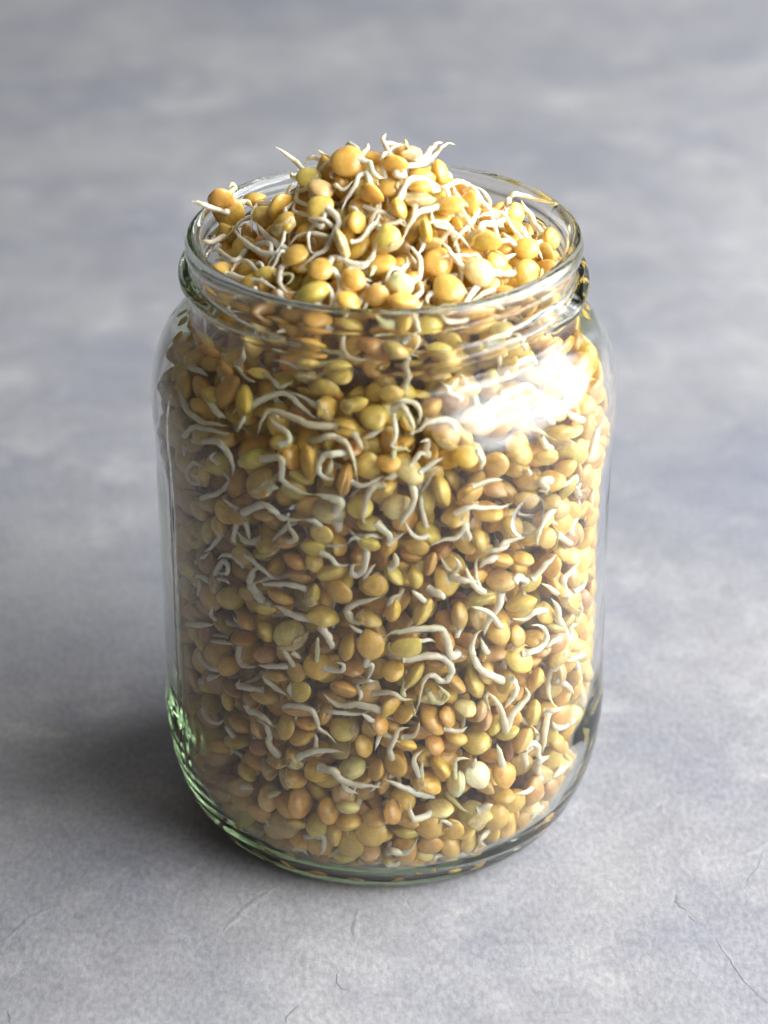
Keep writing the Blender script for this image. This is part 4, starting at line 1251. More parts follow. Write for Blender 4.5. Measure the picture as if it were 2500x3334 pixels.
[353,48,1,-927,-3982,673,-788,-4055,925],
[339,72,1,-2455,-3763,2223,-2187,-4083,2523],
[246,72,0,-3021,-3453,2246,-2773,-3598,2267],
[359,66,0,-2387,-3230,894,-2390,-3165,384],
[360,65,0,-505,-3904,509,-61,-4232,764],
[341,66,0,-3209,-2949,1098,-3612,-140,-1061,-3570,-2165,596],
[363,57,0,-3619,-2765,1568,-3791,-2578,1604,-4070,-1996,1425],
[364,79,0,1031,-4284,2109,655,-4549,2166,560,-4567,2337,529,-4596,2648],
[397,80,0,64,-4113,989,186,-4475,1309,373,-4437,1216,560,-4447,1322,685,-4519,1637],
[373,48,0,1430,-4336,1860,1250,-4436,2039,1157,-4450,1972],
[393,98,0,1967,-3537,569,1803,-3722,584,1546,-3978,799],
[378,65,0,2251,-3695,1238,2040,-3968,1215,2256,-3583,687],
[387,66,0,2561,-3281,783,2753,-2991,456,2913,-2855,466],
[334,65,0,3413,-2886,2055,3091,-3426,2117,2794,-3708,2238],
[390,66,0,4032,-2121,1875,3792,-2689,2121,3602,-2933,2085],
[365,96,0,1997,-3954,1953,2307,-4005,2147],
[384,73,0,318,-4060,604,129,-4236,699,0,-4327,880],
[380,57,0,2902,-3006,701,2599,-3392,729,2403,-3351,504],
[381,66,0,3466,-2731,1212,3284,-2964,1171,3082,-3111,1038],
[383,56,0,1368,-3766,597,1091,-4202,934,965,-4068,590],
[3,47,0,-2674,301,14104,-2803,462,13919,-3009,486,13836,-3185,496,13615,-3360,556,13460],
[5,42,0,-1998,-1246,14472,-2071,-1446,14154,-2227,-1590,13949,-2369,-1779,13781],
[9,53,0,-990,-522,15019,-972,-761,15139,-821,-901,15105,-626,-874,15283],
[10,52,1,-1467,-582,15085,-1579,-361,14924,-1698,-212,14806,-1838,-20,14704,-2015,61,14579],
[13,46,0,-1552,269,14462,-1346,208,15058,-1117,232,15266,-937,285,15362,-896,455,15360,-974,631,15256],
[14,51,0,-984,-1530,14531,-1186,-1486,14668,-1390,-1363,14655,-1513,-1171,14583],
[15,49,0,-394,-1736,14281,-203,-1622,14861,-31,-1569,14892,137,-1607,14788,327,-1691,14703,476,-1821,14660],
[20,42,0,-1417,-1352,14097,-1513,-1578,14431,-1521,-1783,14296,-1453,-1960,14176,-1236,-2042,14241],
[21,45,0,-665,-2065,14448,-462,-2000,14481,-270,-1852,14711,-142,-1694,14751,-76,-1481,14978,-113,-1261,15015],
[35,44,0,-1878,-1721,13866,-2071,-1727,14101,-2202,-1840,13868,-2301,-1994,13793],
[36,48,0,-2608,-1316,13498,-2539,-1543,13770,-2458,-1744,13769,-2379,-1963,13701],
[37,49,0,-1905,-859,14069,-2019,-706,14531,-1976,-525,14568,-1816,-424,14683],
[42,50,1,575,-234,15194,466,-14,15623,446,208,15720,416,452,15637],
[48,43,0,459,-1526,14517,237,-1446,14904,40,-1509,14844,-130,-1502,14887,-300,-1522,14884],
[52,54,0,1460,-882,14006,1291,-783,15003,1086,-705,15078,847,-647,15236,643,-773,15318,440,-842,15292],
[65,51,0,2138,-1998,13522,1905,-1925,14060,1691,-1964,14105,1503,-2014,14137,1315,-2058,14157,1128,-2210,14151],
[68,51,0,2389,-551,13731,2190,-406,14396,2032,-323,14599,1801,-269,14818],
[69,48,0,1520,-1547,13985,1316,-1564,14561,1144,-1565,14675,962,-1628,14689,734,-1649,14671],
[71,55,0,1675,137,14651,1815,-8,14798,1978,-116,14632,2159,-229,14415],
[72,54,0,1265,-745,14837,1489,-818,14798,1618,-1016,14651,1735,-1221,14511,1866,-1360,14378],
[73,54,0,39,-676,15164,-21,-508,15654,97,-327,15683,250,-156,15761,419,-42,15724],
[74,52,0,2352,-1775,13565,2301,-1979,13705,2143,-2153,13760,1974,-2205,13805],
[75,42,0,1755,-2610,13325,1516,-2651,13766,1326,-2803,13603,1162,-2930,13669,975,-3019,13662],
[76,54,0,2842,-225,13996,2969,-366,13792,3124,-525,13737,3213,-693,13614,3268,-887,13533],
[78,45,0,2916,-693,13488,2822,-505,13864,2668,-335,14011,2471,-208,14303,2266,-252,14371,2085,-287,14526],
[79,49,0,1104,-1700,14267,1326,-1705,14511,1546,-1706,14390,1771,-1770,14135],
[80,45,0,470,-2550,13632,298,-2554,14052,139,-2659,14092,39,-2825,13901,35,-3057,13682],
[81,44,0,1298,-959,14611,1499,-818,14839,1710,-799,14702,1903,-837,14461],
[82,48,0,2299,-142,14175,2253,-381,14399,2147,-592,14442,2027,-729,14489,1909,-860,14456]]
# the buried filling (tenths): x, y, z, axis, radius, half thickness
FILL = np.array([
399,-209,868,6,-8,-3,31,16,
-393,186,131,-9,4,2,34,19,
-296,332,827,-4,4,-8,29,17,
182,411,692,6,7,-2,31,18,
-426,-106,773,-3,-3,9,32,16,
-128,428,918,5,9,0,32,19,
68,447,605,2,9,-3,29,17,
-394,-217,868,-1,-10,-2,30,15,
344,275,236,1,10,-2,35,20,
-366,265,458,-6,6,5,30,18,
-444,-27,687,-8,-4,4,34,18,
33,454,471,0,10,3,32,19,
370,121,1157,9,-3,3,34,18,
14,446,426,1,6,8,29,15,
248,378,912,5,8,-3,36,22,
427,-128,1012,6,-7,-2,32,17,
-377,237,1057,-5,6,6,30,17,
-262,368,308,0,10,-2,32,18,
249,374,366,-1,10,1,34,19,
208,394,579,4,7,-6,35,22,
-448,6,433,-9,-4,0,36,18,
-438,81,709,-9,-2,-4,32,20,
-222,391,1000,1,10,2,34,21,
453,-14,789,10,-2,2,29,17,
-26,448,331,-3,6,7,31,18,
-265,365,594,-6,7,-3,36,21,
-406,-124,1104,-3,-8,6,30,17,
-410,69,84,-9,-1,4,32,17,
439,-129,772,9,-4,-2,32,16,
-336,291,504,-9,4,-2,36,22,
438,83,826,9,-1,4,33,20,
-414,-46,81,-10,-1,-3,35,18,
-447,76,897,-8,6,1,32,16,
38,442,1055,4,9,-1,36,19,
-443,-80,558,-8,-3,-5,35,18,
-451,-35,499,-9,3,4,31,17,
217,392,1023,-1,9,3,32,17,
-453,-29,335,-10,2,-2,29,16,
362,268,793,10,3,0,34,19,
449,26,229,10,0,-3,35,20,
383,78,66,-4,6,-7,33,18,
440,-79,790,9,-4,0,35,20,
-447,78,589,-10,2,2,31,17,
148,418,993,5,7,5,35,20,
255,374,708,9,4,-2,30,17,
425,151,840,10,2,1,29,17,
235,385,747,8,7,0,33,18,
394,-224,310,10,-2,0,28,15,
-199,394,274,0,9,5,35,21,
122,429,194,7,6,-4,30,16,
-411,-176,750,-6,-8,1,34,21,
395,157,1080,6,-4,7,34,19,
-129,404,138,-3,7,6,35,20,
130,433,900,5,8,-3,32,19,
258,335,101,5,8,-3,30,18,
-454,47,314,-8,6,0,28,14,
436,87,721,5,8,-2,28,15,
150,431,408,4,9,0,30,16,
-92,440,572,-4,9,3,34,19,
241,378,620,9,3,-2,35,19,
374,254,711,9,5,-2,30,15,
-338,299,555,-10,2,1,30,16,
313,327,696,7,6,4,33,17,
-274,326,112,-6,6,6,34,17,
397,-209,779,10,3,1,32,19,
451,-24,273,10,0,1,31,19,
268,368,788,6,8,2,29,16,
394,99,98,5,4,8,35,19,
-406,184,858,-10,-1,0,35,21,
438,19,148,8,2,-6,32,16,
-259,361,960,-9,4,-3,32,19,
405,75,1133,8,-1,-6,36,18,
-286,342,750,-6,8,4,33,20,
-359,274,329,-7,7,0,34,20,
197,405,802,0,10,2,29,16,
-402,121,95,-10,0,3,30,18,
427,145,465,9,0,5,33,17,
-112,445,753,-3,10,0,28,15,
-206,404,929,-8,7,-1,35,20,
353,-164,1165,10,2,1,29,17,
444,-113,527,10,-3,-1,28,14,
-427,128,971,-7,7,3,35,20,
-182,419,304,-7,7,1,29,18,
-120,426,643,-7,5,5,34,19,
24,450,872,-5,8,3,30,16,
410,-92,108,6,-5,6,35,21,
-310,323,575,-10,1,0,29,17,
-444,101,397,-9,5,0,31,17,
-401,124,1124,-8,6,1,35,19,
402,-192,491,0,-1,-10,28,16,
-438,-73,831,-7,1,-7,32,18,
-264,-349,156,-4,-8,-5,34,17,
28,449,798,-1,8,-7,31,16,
142,421,709,8,3,-5,31,16,
-288,342,424,-9,2,-3,29,18,
435,-124,819,7,-7,4,32,17,
-95,404,84,-5,8,-4,33,18,
-445,18,797,-8,1,6,31,17,
-446,25,267,-10,-1,3,35,19,
374,260,967,8,6,0,35,18,
-414,177,339,-10,0,2,34,20,
-414,-141,491,-3,-1,9,35,20,
449,44,528,10,0,3,36,22,
398,199,907,5,8,2,33,20,
-32,448,671,0,9,4,30,17,
363,-278,553,6,-8,2,28,17,
450,16,700,8,6,0,35,19,
-404,194,1048,-8,5,0,34,19,
400,222,956,9,5,2,28,16,
-16,442,849,7,7,1,32,17,
-425,-158,704,-9,-5,0,32,20,
64,440,542,-2,7,-6,31,16,
-444,89,661,-10,0,3,32,19,
-288,333,267,-3,7,6,36,21,
-256,362,240,-9,3,-3,32,18,
90,441,866,2,10,-2,32,19,
-351,271,837,-6,-2,8,28,16,
-422,133,1033,2,-10,-2,28,14,
445,-6,642,9,0,4,35,21,
-408,210,460,-9,5,-1,34,17,
-382,-208,221,-2,-10,-3,35,19,
-452,-39,886,-10,-3,-1,28,16,
442,101,316,7,6,4,30,18,
370,235,326,0,9,4,35,18,
293,318,1098,8,6,-2,33,20,
-315,318,210,-8,5,-2,29,16,
447,47,377,9,2,4,30,16,
57,447,340,2,10,1,34,21,
419,-146,235,5,-9,-1,29,17,
98,380,65,10,0,-1,33,18,
282,294,1140,0,10,1,29,16,
-281,344,703,-2,9,-4,36,19,
-245,386,785,-7,7,0,30,16,
-20,434,1082,-4,8,-5,31,19,
136,420,844,0,2,10,31,17,
244,378,825,8,5,-3,35,20,
445,24,1031,6,6,-6,30,16,
324,299,159,4,9,-3,30,16,
-369,262,241,-8,5,-2,32,18,
392,204,422,8,-3,-5,34,21,
-125,418,1105,-2,10,-2,29,17,
-454,-24,777,-9,-3,-2,29,15,
400,205,530,8,2,-5,33,16,
295,349,575,6,8,-2,36,18,
-362,-276,662,-6,-8,1,31,17,
352,-270,884,4,-4,8,35,21,
126,428,1050,1,6,8,29,16,
351,280,474,1,9,-5,31,16,
-330,302,261,-4,9,2,32,16,
-427,101,1058,-6,2,-8,30,17,
-428,-132,300,-7,-5,-5,32,16,
305,334,285,10,2,1,30,17,
322,323,358,8,6,2,31,18,
-376,235,367,-4,9,2,34,18,
-308,332,337,-2,9,2,31,17,
-55,423,112,4,9,2,31,19,
-83,442,935,3,9,-2,29,16,
-44,444,476,-1,8,5,35,17,
-321,302,1035,-5,6,-7,35,19,
-429,-136,601,-5,-8,4,29,18,
274,343,178,10,3,-2,34,18,
-402,218,799,-7,7,-1,32,16,
-429,-91,160,-9,-5,2,33,18,
-182,335,1162,-2,2,-9,35,18,
-8,450,921,-3,8,6,34,17,
-410,188,395,-9,4,2,34,18,
-405,-202,964,-9,-4,3,35,18,
279,348,436,3,9,-4,33,20,
-439,-120,994,-7,-7,0,29,17,
439,113,250,8,6,1,28,17,
-172,407,181,1,10,-2,35,22,
-450,35,578,-8,2,-5,28,14,
130,423,246,-6,8,-1,30,16,
-421,173,725,-8,6,-2,28,15,
335,230,70,10,-1,-1,30,18,
294,336,508,-4,9,3,29,16,
197,387,124,4,9,2,32,19,
-346,210,1142,-9,-2,-4,35,18,
-181,404,431,-7,5,-6,34,18,
438,-102,655,7,-6,2,31,17,
-55,445,1007,-1,9,3,35,19,
331,282,1057,9,-3,0,31,17,
356,283,880,3,9,1,28,15,
395,-224,985,8,-5,0,30,16,
-411,115,137,-5,-4,-8,31,16,
446,-37,681,6,-6,4,30,15,
-444,-11,732,-6,-7,-2,30,16,
437,-114,442,7,-7,1,29,17,
408,162,355,-2,-2,-10,31,16,
-186,410,974,-4,7,-6,31,19,
-452,-50,965,-10,2,2,32,18,
76,412,100,1,9,-4,33,20,
241,368,1093,6,8,-1,30,15,
451,-10,859,10,1,3,28,15,
92,436,456,5,8,-5,35,20,
449,70,970,8,-2,5,29,15,
-440,60,213,-8,6,2,30,18,
378,57,1169,-7,-1,7,35,21,
-8,422,100,3,9,4,32,17,
305,-296,112,7,-6,3,29,15,
444,-116,590,10,0,-2,29,15,
80,443,983,5,9,-1,32,20,
379,-230,379,7,-1,-7,32,18,
-334,301,871,-4,9,-2,31,16,
-324,290,149,-6,8,-2,32,20,
-439,-82,1011,-8,-1,-6,31,16,
417,-162,585,0,-9,4,29,17,
346,252,187,8,-5,4,35,20,
393,218,1033,10,2,-1,33,20,
-70,-432,138,-4,-9,1,31,16,
370,201,1126,4,9,-1,30,16,
427,12,101,10,-1,0,33,17,
120,390,1146,-1,10,-3,30,16,
43,421,1128,-2,9,-3,28,18,
-454,10,996,-10,-2,-2,33,19,
-258,345,1078,-6,-1,8,31,18,
-434,49,166,-6,6,-5,32,19,
371,-193,1128,10,-1,1,34,20,
68,435,183,4,9,0,32,19,
359,256,1016,2,10,-1,36,18,
159,406,1105,1,10,0,30,16,
-109,438,262,-2,9,3,31,18,
440,76,577,9,0,4,35,21,
-72,442,200,3,8,4,29,15,
437,76,191,9,-3,3,32,17,
-279,311,1133,-8,4,-3,35,20,
-426,126,734,-6,2,-8,35,19,
-296,349,504,-6,7,-2,30,18,
-72,444,850,1,8,6,36,19,
11,446,661,-5,8,3,32,18,
419,-81,1122,10,0,0,30,18,
-413,189,974,-10,2,0,36,20,
-358,264,1017,-8,4,-5,35,20,
345,290,734,9,3,2,35,22,
-420,173,640,-9,2,3,31,18,
232,387,266,7,7,-3,29,17,
-206,406,586,-5,8,0,29,16,
-399,208,619,-9,3,2,34,18,
-180,403,702,-10,0,0,33,17,
-345,291,799,-8,5,2,30,18,
-240,315,1164,-4,8,4,32,16,
-81,419,1100,-6,3,8,28,14,
341,288,432,8,5,-4,32,20,
431,101,435,8,-6,3,33,20,
-444,-88,724,-10,-3,-1,34,19,
-348,288,724,-9,3,-2,33,20,
-360,276,412,-9,5,-1,30,18,
-386,180,1103,-4,0,9,32,19,
432,123,897,10,1,2,33,19,
449,51,774,10,2,0,30,17,
450,29,898,10,3,1,34,19,
-210,-376,152,0,-9,5,35,18,
-27,449,724,-4,8,-4,33,19,
-338,210,62,-4,6,-7,31,19,
-446,-62,233,-9,3,1,31,17,
-114,422,1057,-4,5,8,30,16,
387,9,62,3,-10,0,33,18,
-402,201,263,-8,2,-6,30,18,
-414,-179,620,-8,-5,-4,34,17,
82,446,708,5,9,2,29,18,
413,-150,342,6,4,-7,32,16,
-89,443,410,-4,9,-3,30,16,
402,198,712,8,5,2,34,19,
-81,448,615,-3,9,-2,28,15,
425,151,531,9,0,5,31,16,
-330,293,673,-2,6,-8,35,19,
-442,86,756,-8,-1,-6,29,17,
406,-185,255,8,-6,1,33,20,
-446,86,1002,-10,2,-2,30,16,
388,-74,70,1,-9,4,33,17,
393,226,804,8,5,3,32,20,
-231,382,706,-2,8,-5,32,19,
345,251,1108,7,3,-6,30,18,
322,323,456,3,9,-2,28,17,
-393,-215,271,-7,-6,4,32,18,
384,235,588,10,2,-2,32,19,
364,-264,966,5,-5,-7,29,18,
142,384,87,6,5,6,33,19,
449,-67,462,9,-4,0,32,18,
307,335,1030,6,8,0,30,18,
433,-56,944,4,-1,9,34,19,
-126,429,376,-3,9,3,34,20,
-90,431,144,1,10,-2,31,16,
-374,172,87,-5,6,-6,34,20,
297,256,51,5,6,-7,29,15,
-433,-10,128,-9,2,3,32,19,
408,-187,1028,10,0,-2,34,21,
-386,-233,474,-7,-7,0,34,19,
445,101,670,10,-1,-1,30,17,
-453,69,354,-10,2,-2,29,15,
458,-7,397,10,-2,0,36,18,
-257,354,149,-8,6,3,29,17,
-373,234,965,4,5,8,32,18,
-430,-146,852,-10,-3,0,36,19,
-163,387,113,4,8,5,29,17,
144,424,808,2,7,-6,34,19,
-230,387,363,-4,9,-2,35,21,
-319,292,1097,-5,8,4,29,16,
-439,-90,335,-9,-3,3,34,21,
-433,138,913,-10,1,-1,29,15,
-437,-100,380,-2,-8,-6,29,18,
426,-5,1112,9,5,0,34,18,
-134,426,300,-3,4,-9,31,19,
-430,111,463,-8,-5,3,32,17,
-244,383,538,-7,7,3,28,16,
395,-223,684,9,0,3,29,16,
387,229,258,8,6,1,34,17,
-405,191,549,-9,3,3,34,18,
419,-135,936,2,-9,4,35,19,
-28,448,623,-6,8,2,31,18,
-447,30,639,-6,3,8,32,16,
133,434,646,2,9,3,29,16,
421,-134,1069,8,-6,-4,28,16,
411,150,182,-3,2,9,28,14,
-240,368,1059,2,9,-3,34,18,
-417,153,276,-7,3,6,32,19,
422,153,407,9,4,-2,35,21,
-430,123,786,-6,7,-4,32,20,
-447,-42,386,-10,-1,0,34,20,
-434,85,828,-5,-3,8,29,18,
418,124,146,8,6,1,29,18,
56,444,264,-4,9,0,33,19,
-430,-153,361,-9,-1,4,29,15,
-420,158,502,-7,6,-3,31,18,
378,-237,848,2,-10,-2,30,16,
430,-106,704,-7,-7,4,31,18,
-12,421,1130,-2,10,-2,28,17,
-270,346,874,-5,4,8,34,19,
-441,67,451,-5,8,-2,33,19,
177,409,200,0,9,-4,28,15,
-34,392,1160,-3,9,-4,32,19,
134,426,759,8,5,1,34,20,
419,167,955,10,0,0,28,17,
168,421,484,5,8,-4,28,16,
-447,-1,199,-10,1,-3,36,20,
308,317,802,-4,8,4,35,19,
-433,138,852,-9,3,2,35,21,
24,438,159,3,9,-4,28,15,
-444,-24,821,-8,-6,-2,34,18,
-363,-257,1047,-7,-4,5,30,16,
-212,372,1120,-6,7,-3,30,18,
452,18,603,9,3,-1,28,17,
10,443,570,5,3,-8,34,19,
-309,331,635,-3,9,-4,32,17,
-443,-82,917,-10,-1,0,33,18,
-214,404,662,-2,10,0,32,18,
167,419,335,1,9,-3,29,17,
426,-132,397,8,-3,-5,36,20,
122,414,134,7,7,1,31,18,
308,268,1140,9,-1,5,29,15,
306,331,903,6,8,3,30,18,
433,-97,153,10,0,-3,30,16,
-394,229,920,-6,8,0,31,17,
-299,331,1071,-6,8,-1,30,18,
-403,-174,135,-10,-2,-1,31,17,
433,126,784,8,6,1,30,18,
355,-266,593,5,1,9,34,18,
-422,-168,992,-7,-7,-2,29,16,
433,124,629,6,0,8,30,16,
-229,379,445,-8,-6,0,32,19,
-438,37,1058,-8,-5,-4,32,16,
439,-48,221,7,-7,-1,34,19,
448,13,336,8,2,6,34,18,
-439,46,526,-6,5,-7,34,20,
447,80,1048,10,1,0,33,17,
-162,398,1119,-3,9,-4,29,16,
13,392,63,6,7,-2,36,19,
-352,255,1105,-6,8,3,33,16,
-387,233,319,-7,7,-2,28,17,
-85,436,309,-7,5,5,30,16,
453,-47,575,10,0,-2,32,17,
-126,428,196,-4,9,3,34,18,
362,257,514,9,-3,4,29,16,
443,90,483,9,3,0,35,18,
-226,384,855,1,9,-4,31,18,
170,405,374,8,-5,-2,31,17,
-178,415,1015,0,8,6,30,15,
299,342,396,6,7,-1,29,16,
-384,236,720,-6,8,0,32,18,
58,448,930,-3,9,-2,28,14,
32,447,749,4,9,1,36,20,
-216,381,181,-2,7,7,31,16,
-377,-248,338,-5,-9,-2,30,16,
418,155,603,9,3,-4,33,20,
362,248,447,4,4,8,34,18,
242,378,470,4,8,5,33,20,
-441,35,924,-7,3,-6,33,18,
339,-210,62,6,-7,-3,35,19,
149,420,600,4,8,5,34,19,
370,-257,236,8,-6,-3,30,17,
-381,-141,1137,-8,5,0,33,19,
-194,369,109,-2,-8,-5,31,16,
202,409,865,5,8,-2,31,18,
-42,449,259,1,9,-5,31,16,
-203,410,785,-4,9,-1,31,18,
-43,439,154,-4,9,-3,30,18,
-388,209,518,-8,-2,6,36,20,
-453,-22,275,-9,3,-4,29,16,
-326,319,382,-5,9,0,31,18,
297,342,841,5,8,-3,32,18,
-80,439,727,0,7,-7,29,16,
-425,145,674,-9,-1,5,29,16,
271,350,980,6,0,-8,29,18,
360,211,99,9,-1,4,31,16,
40,441,400,-3,6,8,28,16,
411,-207,922,9,-4,0,29,16,
358,275,591,6,8,-1,31,18,
-150,426,538,-2,10,-2,34,21,
-434,125,353,-8,3,4,30,16,
276,-342,181,6,-7,-4,34,20,
440,55,306,6,-3,-8,34,18,
442,98,936,10,2,-3,30,16,
6,439,1013,-5,5,-7,33,17,
-438,90,287,-9,-3,4,28,17,
-140,-412,171,0,-5,9,28,18,
430,-138,315,9,-1,-5,28,17,
386,-6,1170,10,2,2,31,16,
426,-117,210,8,3,-5,30,15,
65,388,1163,0,9,-4,31,19,
-366,-246,425,3,-9,-3,30,18,
292,342,750,9,4,3,35,20,
-421,-144,187,-9,-1,-4,31,18,
326,273,115,9,5,-1,34,19,
-434,120,242,-10,3,0,30,19,
314,321,631,5,9,0,36,19,
440,40,841,7,5,-5,33,20,
-432,122,536,-4,4,8,30,18,
391,-79,1153,10,2,-1,31,18,
234,323,63,8,4,5,31,19,
275,358,234,5,8,-2,33,18,
-167,417,232,-5,8,4,33,17,
444,-31,532,6,-1,-8,33,19,
192,408,736,6,8,2,30,16,
449,-15,946,8,5,3,32,20,
401,214,847,9,4,0,29,16,
442,-42,344,6,-2,-8,36,20,
-371,-229,164,-4,-9,-1,34,21,
438,-75,898,8,4,-4,31,19,
445,7,476,6,-7,-5,28,16,
-451,-74,433,-10,0,-1,30,16,
-103,439,455,1,10,-3,32,19,
-434,-56,1067,-5,0,8,30,18,
-414,16,1126,-6,8,-1,31,19,
249,382,554,6,7,-2,29,17,
391,212,365,6,5,-6,36,20,
-417,-147,1068,-7,-6,-2,32,19,
-426,121,196,-9,2,4,34,19,
403,192,227,7,4,6,35,18,
-364,244,551,-8,-4,6,35,22,
178,405,534,-4,9,-1,33,19,
-305,-247,61,-1,-8,6,30,15,
433,108,985,8,-5,-4,33,17,
374,233,760,1,10,0,33,18,
437,-91,265,6,-7,-4,29,17,
371,-124,1166,9,-5,0,29,17,
425,-92,1056,-6,-8,-3,34,20,
-207,401,501,-2,10,2,35,21,
-430,83,502,-1,-1,10,36,20,
189,407,947,8,5,1,35,18,
327,311,948,9,5,-1,31,19,
427,-46,123,10,-3,0,31,16,
43,-426,116,-3,-8,4,28,16,
420,168,1045,9,5,0,31,18,
-122,386,1151,-5,8,-3,30,17,
-400,209,682,-8,5,-3,36,20,
413,199,658,10,2,-1,30,16,
-440,-110,670,-9,-4,-2,34,18,
367,256,386,8,5,4,35,18,
-424,-132,423,-3,-6,-7,30,17,
413,143,1106,10,1,2,31,17,
-404,-187,840,-5,-8,-2,32,18,
328,302,518,3,8,-6,30,17,
405,211,479,8,6,0,30,19,
414,-186,378,10,-2,-1,30,16,
-416,-66,1133,-10,-1,1,34,18,
-192,408,832,1,9,-4,29,16,
-282,266,1168,-5,8,-1,32,19,
0,437,213,8,1,6,30,17,
-68,438,364,-4,8,5,34,20,
419,171,302,8,3,-4,29,17,
384,221,176,9,4,2,29,15,
224,333,1151,8,5,-2,34,17,
-318,224,1156,-7,-7,0,28,14,
-349,239,118,-10,-1,3,31,18,
-447,-6,604,-7,-7,-2,34,20,
-277,285,62,-7,7,2,36,20,
-272,342,195,-9,1,-4,31,16,
-449,36,393,-9,-2,4,33,19,
-272,357,361,-4,8,4,33,20,
223,392,220,3,8,5,29,17,
-293,339,1024,-6,8,2,31,18,
440,-11,742,3,9,3,34,18,
-407,190,197,-10,2,1,34,18,
324,301,843,3,7,-7,34,18,
412,-147,500,-7,-7,1,35,21,
321,-315,190,8,-6,-1,33,18,
428,115,373,5,4,-8,33,17,
185,409,251,2,9,4,29,15,
366,246,900,2,7,7,32,19,
345,284,659,10,0,-2,31,19,
446,-55,389,8,4,4,31,18,
5,445,298,4,6,-7,36,19,
-130,426,1009,0,8,-6,33,20,
373,-135,60,6,-8,-2,28,16,
378,-230,567,7,-3,-7,33,17,
265,344,299,-6,7,-4,35,19,
-355,272,895,-3,10,-1,30,17,
-155,418,1060,-5,8,2,28,15,
-398,-210,780,-10,2,-1,29,16,
278,287,73,-6,3,7,29,16,
-381,74,1168,-9,3,3,28,16,
-352,-275,524,-6,-6,6,34,21,
387,168,110,10,2,0,36,20,
-388,-213,357,-2,-5,-9,35,22,
377,-240,195,7,-7,-1,30,16,
-425,143,602,-7,6,2,31,19,
-22,449,382,1,9,-5,34,18,
327,313,563,8,3,5,28,16,
-439,-89,627,-10,1,-2,32,18,
198,391,1069,-2,8,-6,33,18,
-162,367,57,-6,8,2,32,17,
332,210,1169,8,6,-1,29,15,
-349,-191,63,-6,-5,-6,32,17,
-449,-23,1036,-10,2,-2,34,19,
284,350,656,5,8,-4,29,17,
-282,361,665,-8,5,0,28,15,
102,443,403,2,9,5,29,15,
-271,356,909,0,8,6,32,18,
-369,-269,748,-8,-6,1,32,18,
-34,405,69,-3,9,-2,35,19,
-402,-194,534,-10,1,1,30,18,
-362,-239,1085,-6,-7,-5,31,17,
78,442,802,5,8,-2,35,20,
-11,456,510,2,10,0,31,18,
380,-226,1065,10,0,-2,29,14,
-267,358,806,1,9,-5,32,19,
-370,243,187,-7,7,2,34,20,
343,295,992,4,9,-2,31,17,
-145,422,686,-8,5,-4,31,19,
174,364,1155,5,8,3,29,16,
137,430,945,0,8,6,28,17,
-128,-352,48,3,1,-9,36,19,
352,280,320,4,8,-3,34,21,
274,348,935,-3,9,2,34,18,
-389,-100,65,-9,4,3,35,18,
-305,288,100,-6,7,4,33,20,
107,419,1110,0,10,0,35,20,
212,392,411,9,4,-1,34,18,
372,230,1078,7,7,2,33,20,
326,306,210,3,9,-2,34,17,
424,-161,739,8,-2,-5,31,18,
405,-34,74,9,-2,-3,34,20,
211,373,1126,4,9,-1,32,18,
390,-211,729,6,-2,8,31,16,
-124,421,871,6,4,-7,30,17,
-344,297,942,-6,6,-5,29,16,
381,226,638,9,2,4,36,22,
-438,-121,806,-9,-1,4,29,17,
134,358,51,1,-3,-9,31,18,
-323,319,774,-6,7,-4,30,18,
-380,-259,868,-9,-5,-1,29,16,
444,61,681,7,-7,-1,29,15,
108,440,288,4,9,3,29,17,
418,152,716,10,-2,1,31,19,
-447,27,844,-9,2,4,34,17,
444,-80,310,9,2,-2,30,17,
119,440,525,3,9,-2,30,16,
-259,366,475,-4,9,1,32,19,
215,380,175,-2,10,2,31,18,
-448,74,959,-9,2,2,31,16,
430,27,180,0,-4,-9,30,15,
187,353,69,1,6,8,33,17,
223,397,677,4,9,1,32,19,
420,146,1001,8,-6,-1,33,20,
-96,444,983,-2,9,-3,29,16,
-7,452,976,-1,9,-3,29,16,
-332,305,987,-7,7,-3,33,20,
140,-398,112,6,-5,6,31,19,
-450,25,756,-9,-4,4,29,15,
-374,-249,565,-10,0,1,29,18,
440,78,868,5,-7,5,30,15,
360,-262,689,9,0,4,36,20,
-370,133,1152,-8,-5,-2,34,19,
427,150,266,8,2,-6,28,17,
-365,273,639,-8,5,0,31,17,
-325,279,1067,2,1,10,32,18,
421,-52,1091,4,-9,0,32,20,
-379,122,58,-9,-4,2,29,15,
-447,28,690,-9,-2,-5,32,20,
217,402,319,4,9,2,31,16,
440,-66,714,8,6,2,30,16,
-422,74,1119,-10,-3,-1,31,18,
-457,-14,542,-10,2,2,29,15,
374,-209,157,10,3,0,34,21,
-63,454,892,-1,10,1,29,16,
-439,-101,870,-7,-7,0,32,17,
-372,-255,623,-6,-5,-6,30,17,
-315,252,70,6,2,-8,30,16,
429,-148,687,10,2,-1,29,18,
-71,442,531,2,9,4,30,18,
-381,-230,684,-5,-3,8,28,14,
-418,171,782,-10,1,-2,28,15,
440,-44,173,8,-5,3,29,16,
-328,307,309,-7,6,-4,31,16,
384,-249,798,7,-7,3,28,14,
-27,-440,174,-2,-9,4,34,17,
-441,-87,503,-9,-1,-3,34,18,
-405,10,65,-9,-4,0,32,18,
426,79,1090,7,2,7,29,17,
-377,256,593,-8,5,1,31,19,
-322,-228,1162,-9,-4,-2,29,17,
439,-92,856,9,-5,-1,32,18,
-194,-337,56,6,-8,2,30,15,
408,-167,899,1,7,-7,29,16,
403,-132,1124,9,-4,-1,31,17,
-217,392,230,-1,10,0,29,16,
-381,246,872,-10,1,-2,33,17,
-165,421,621,-9,4,-1,29,15,
-60,437,1071,-6,6,-5,32,17,
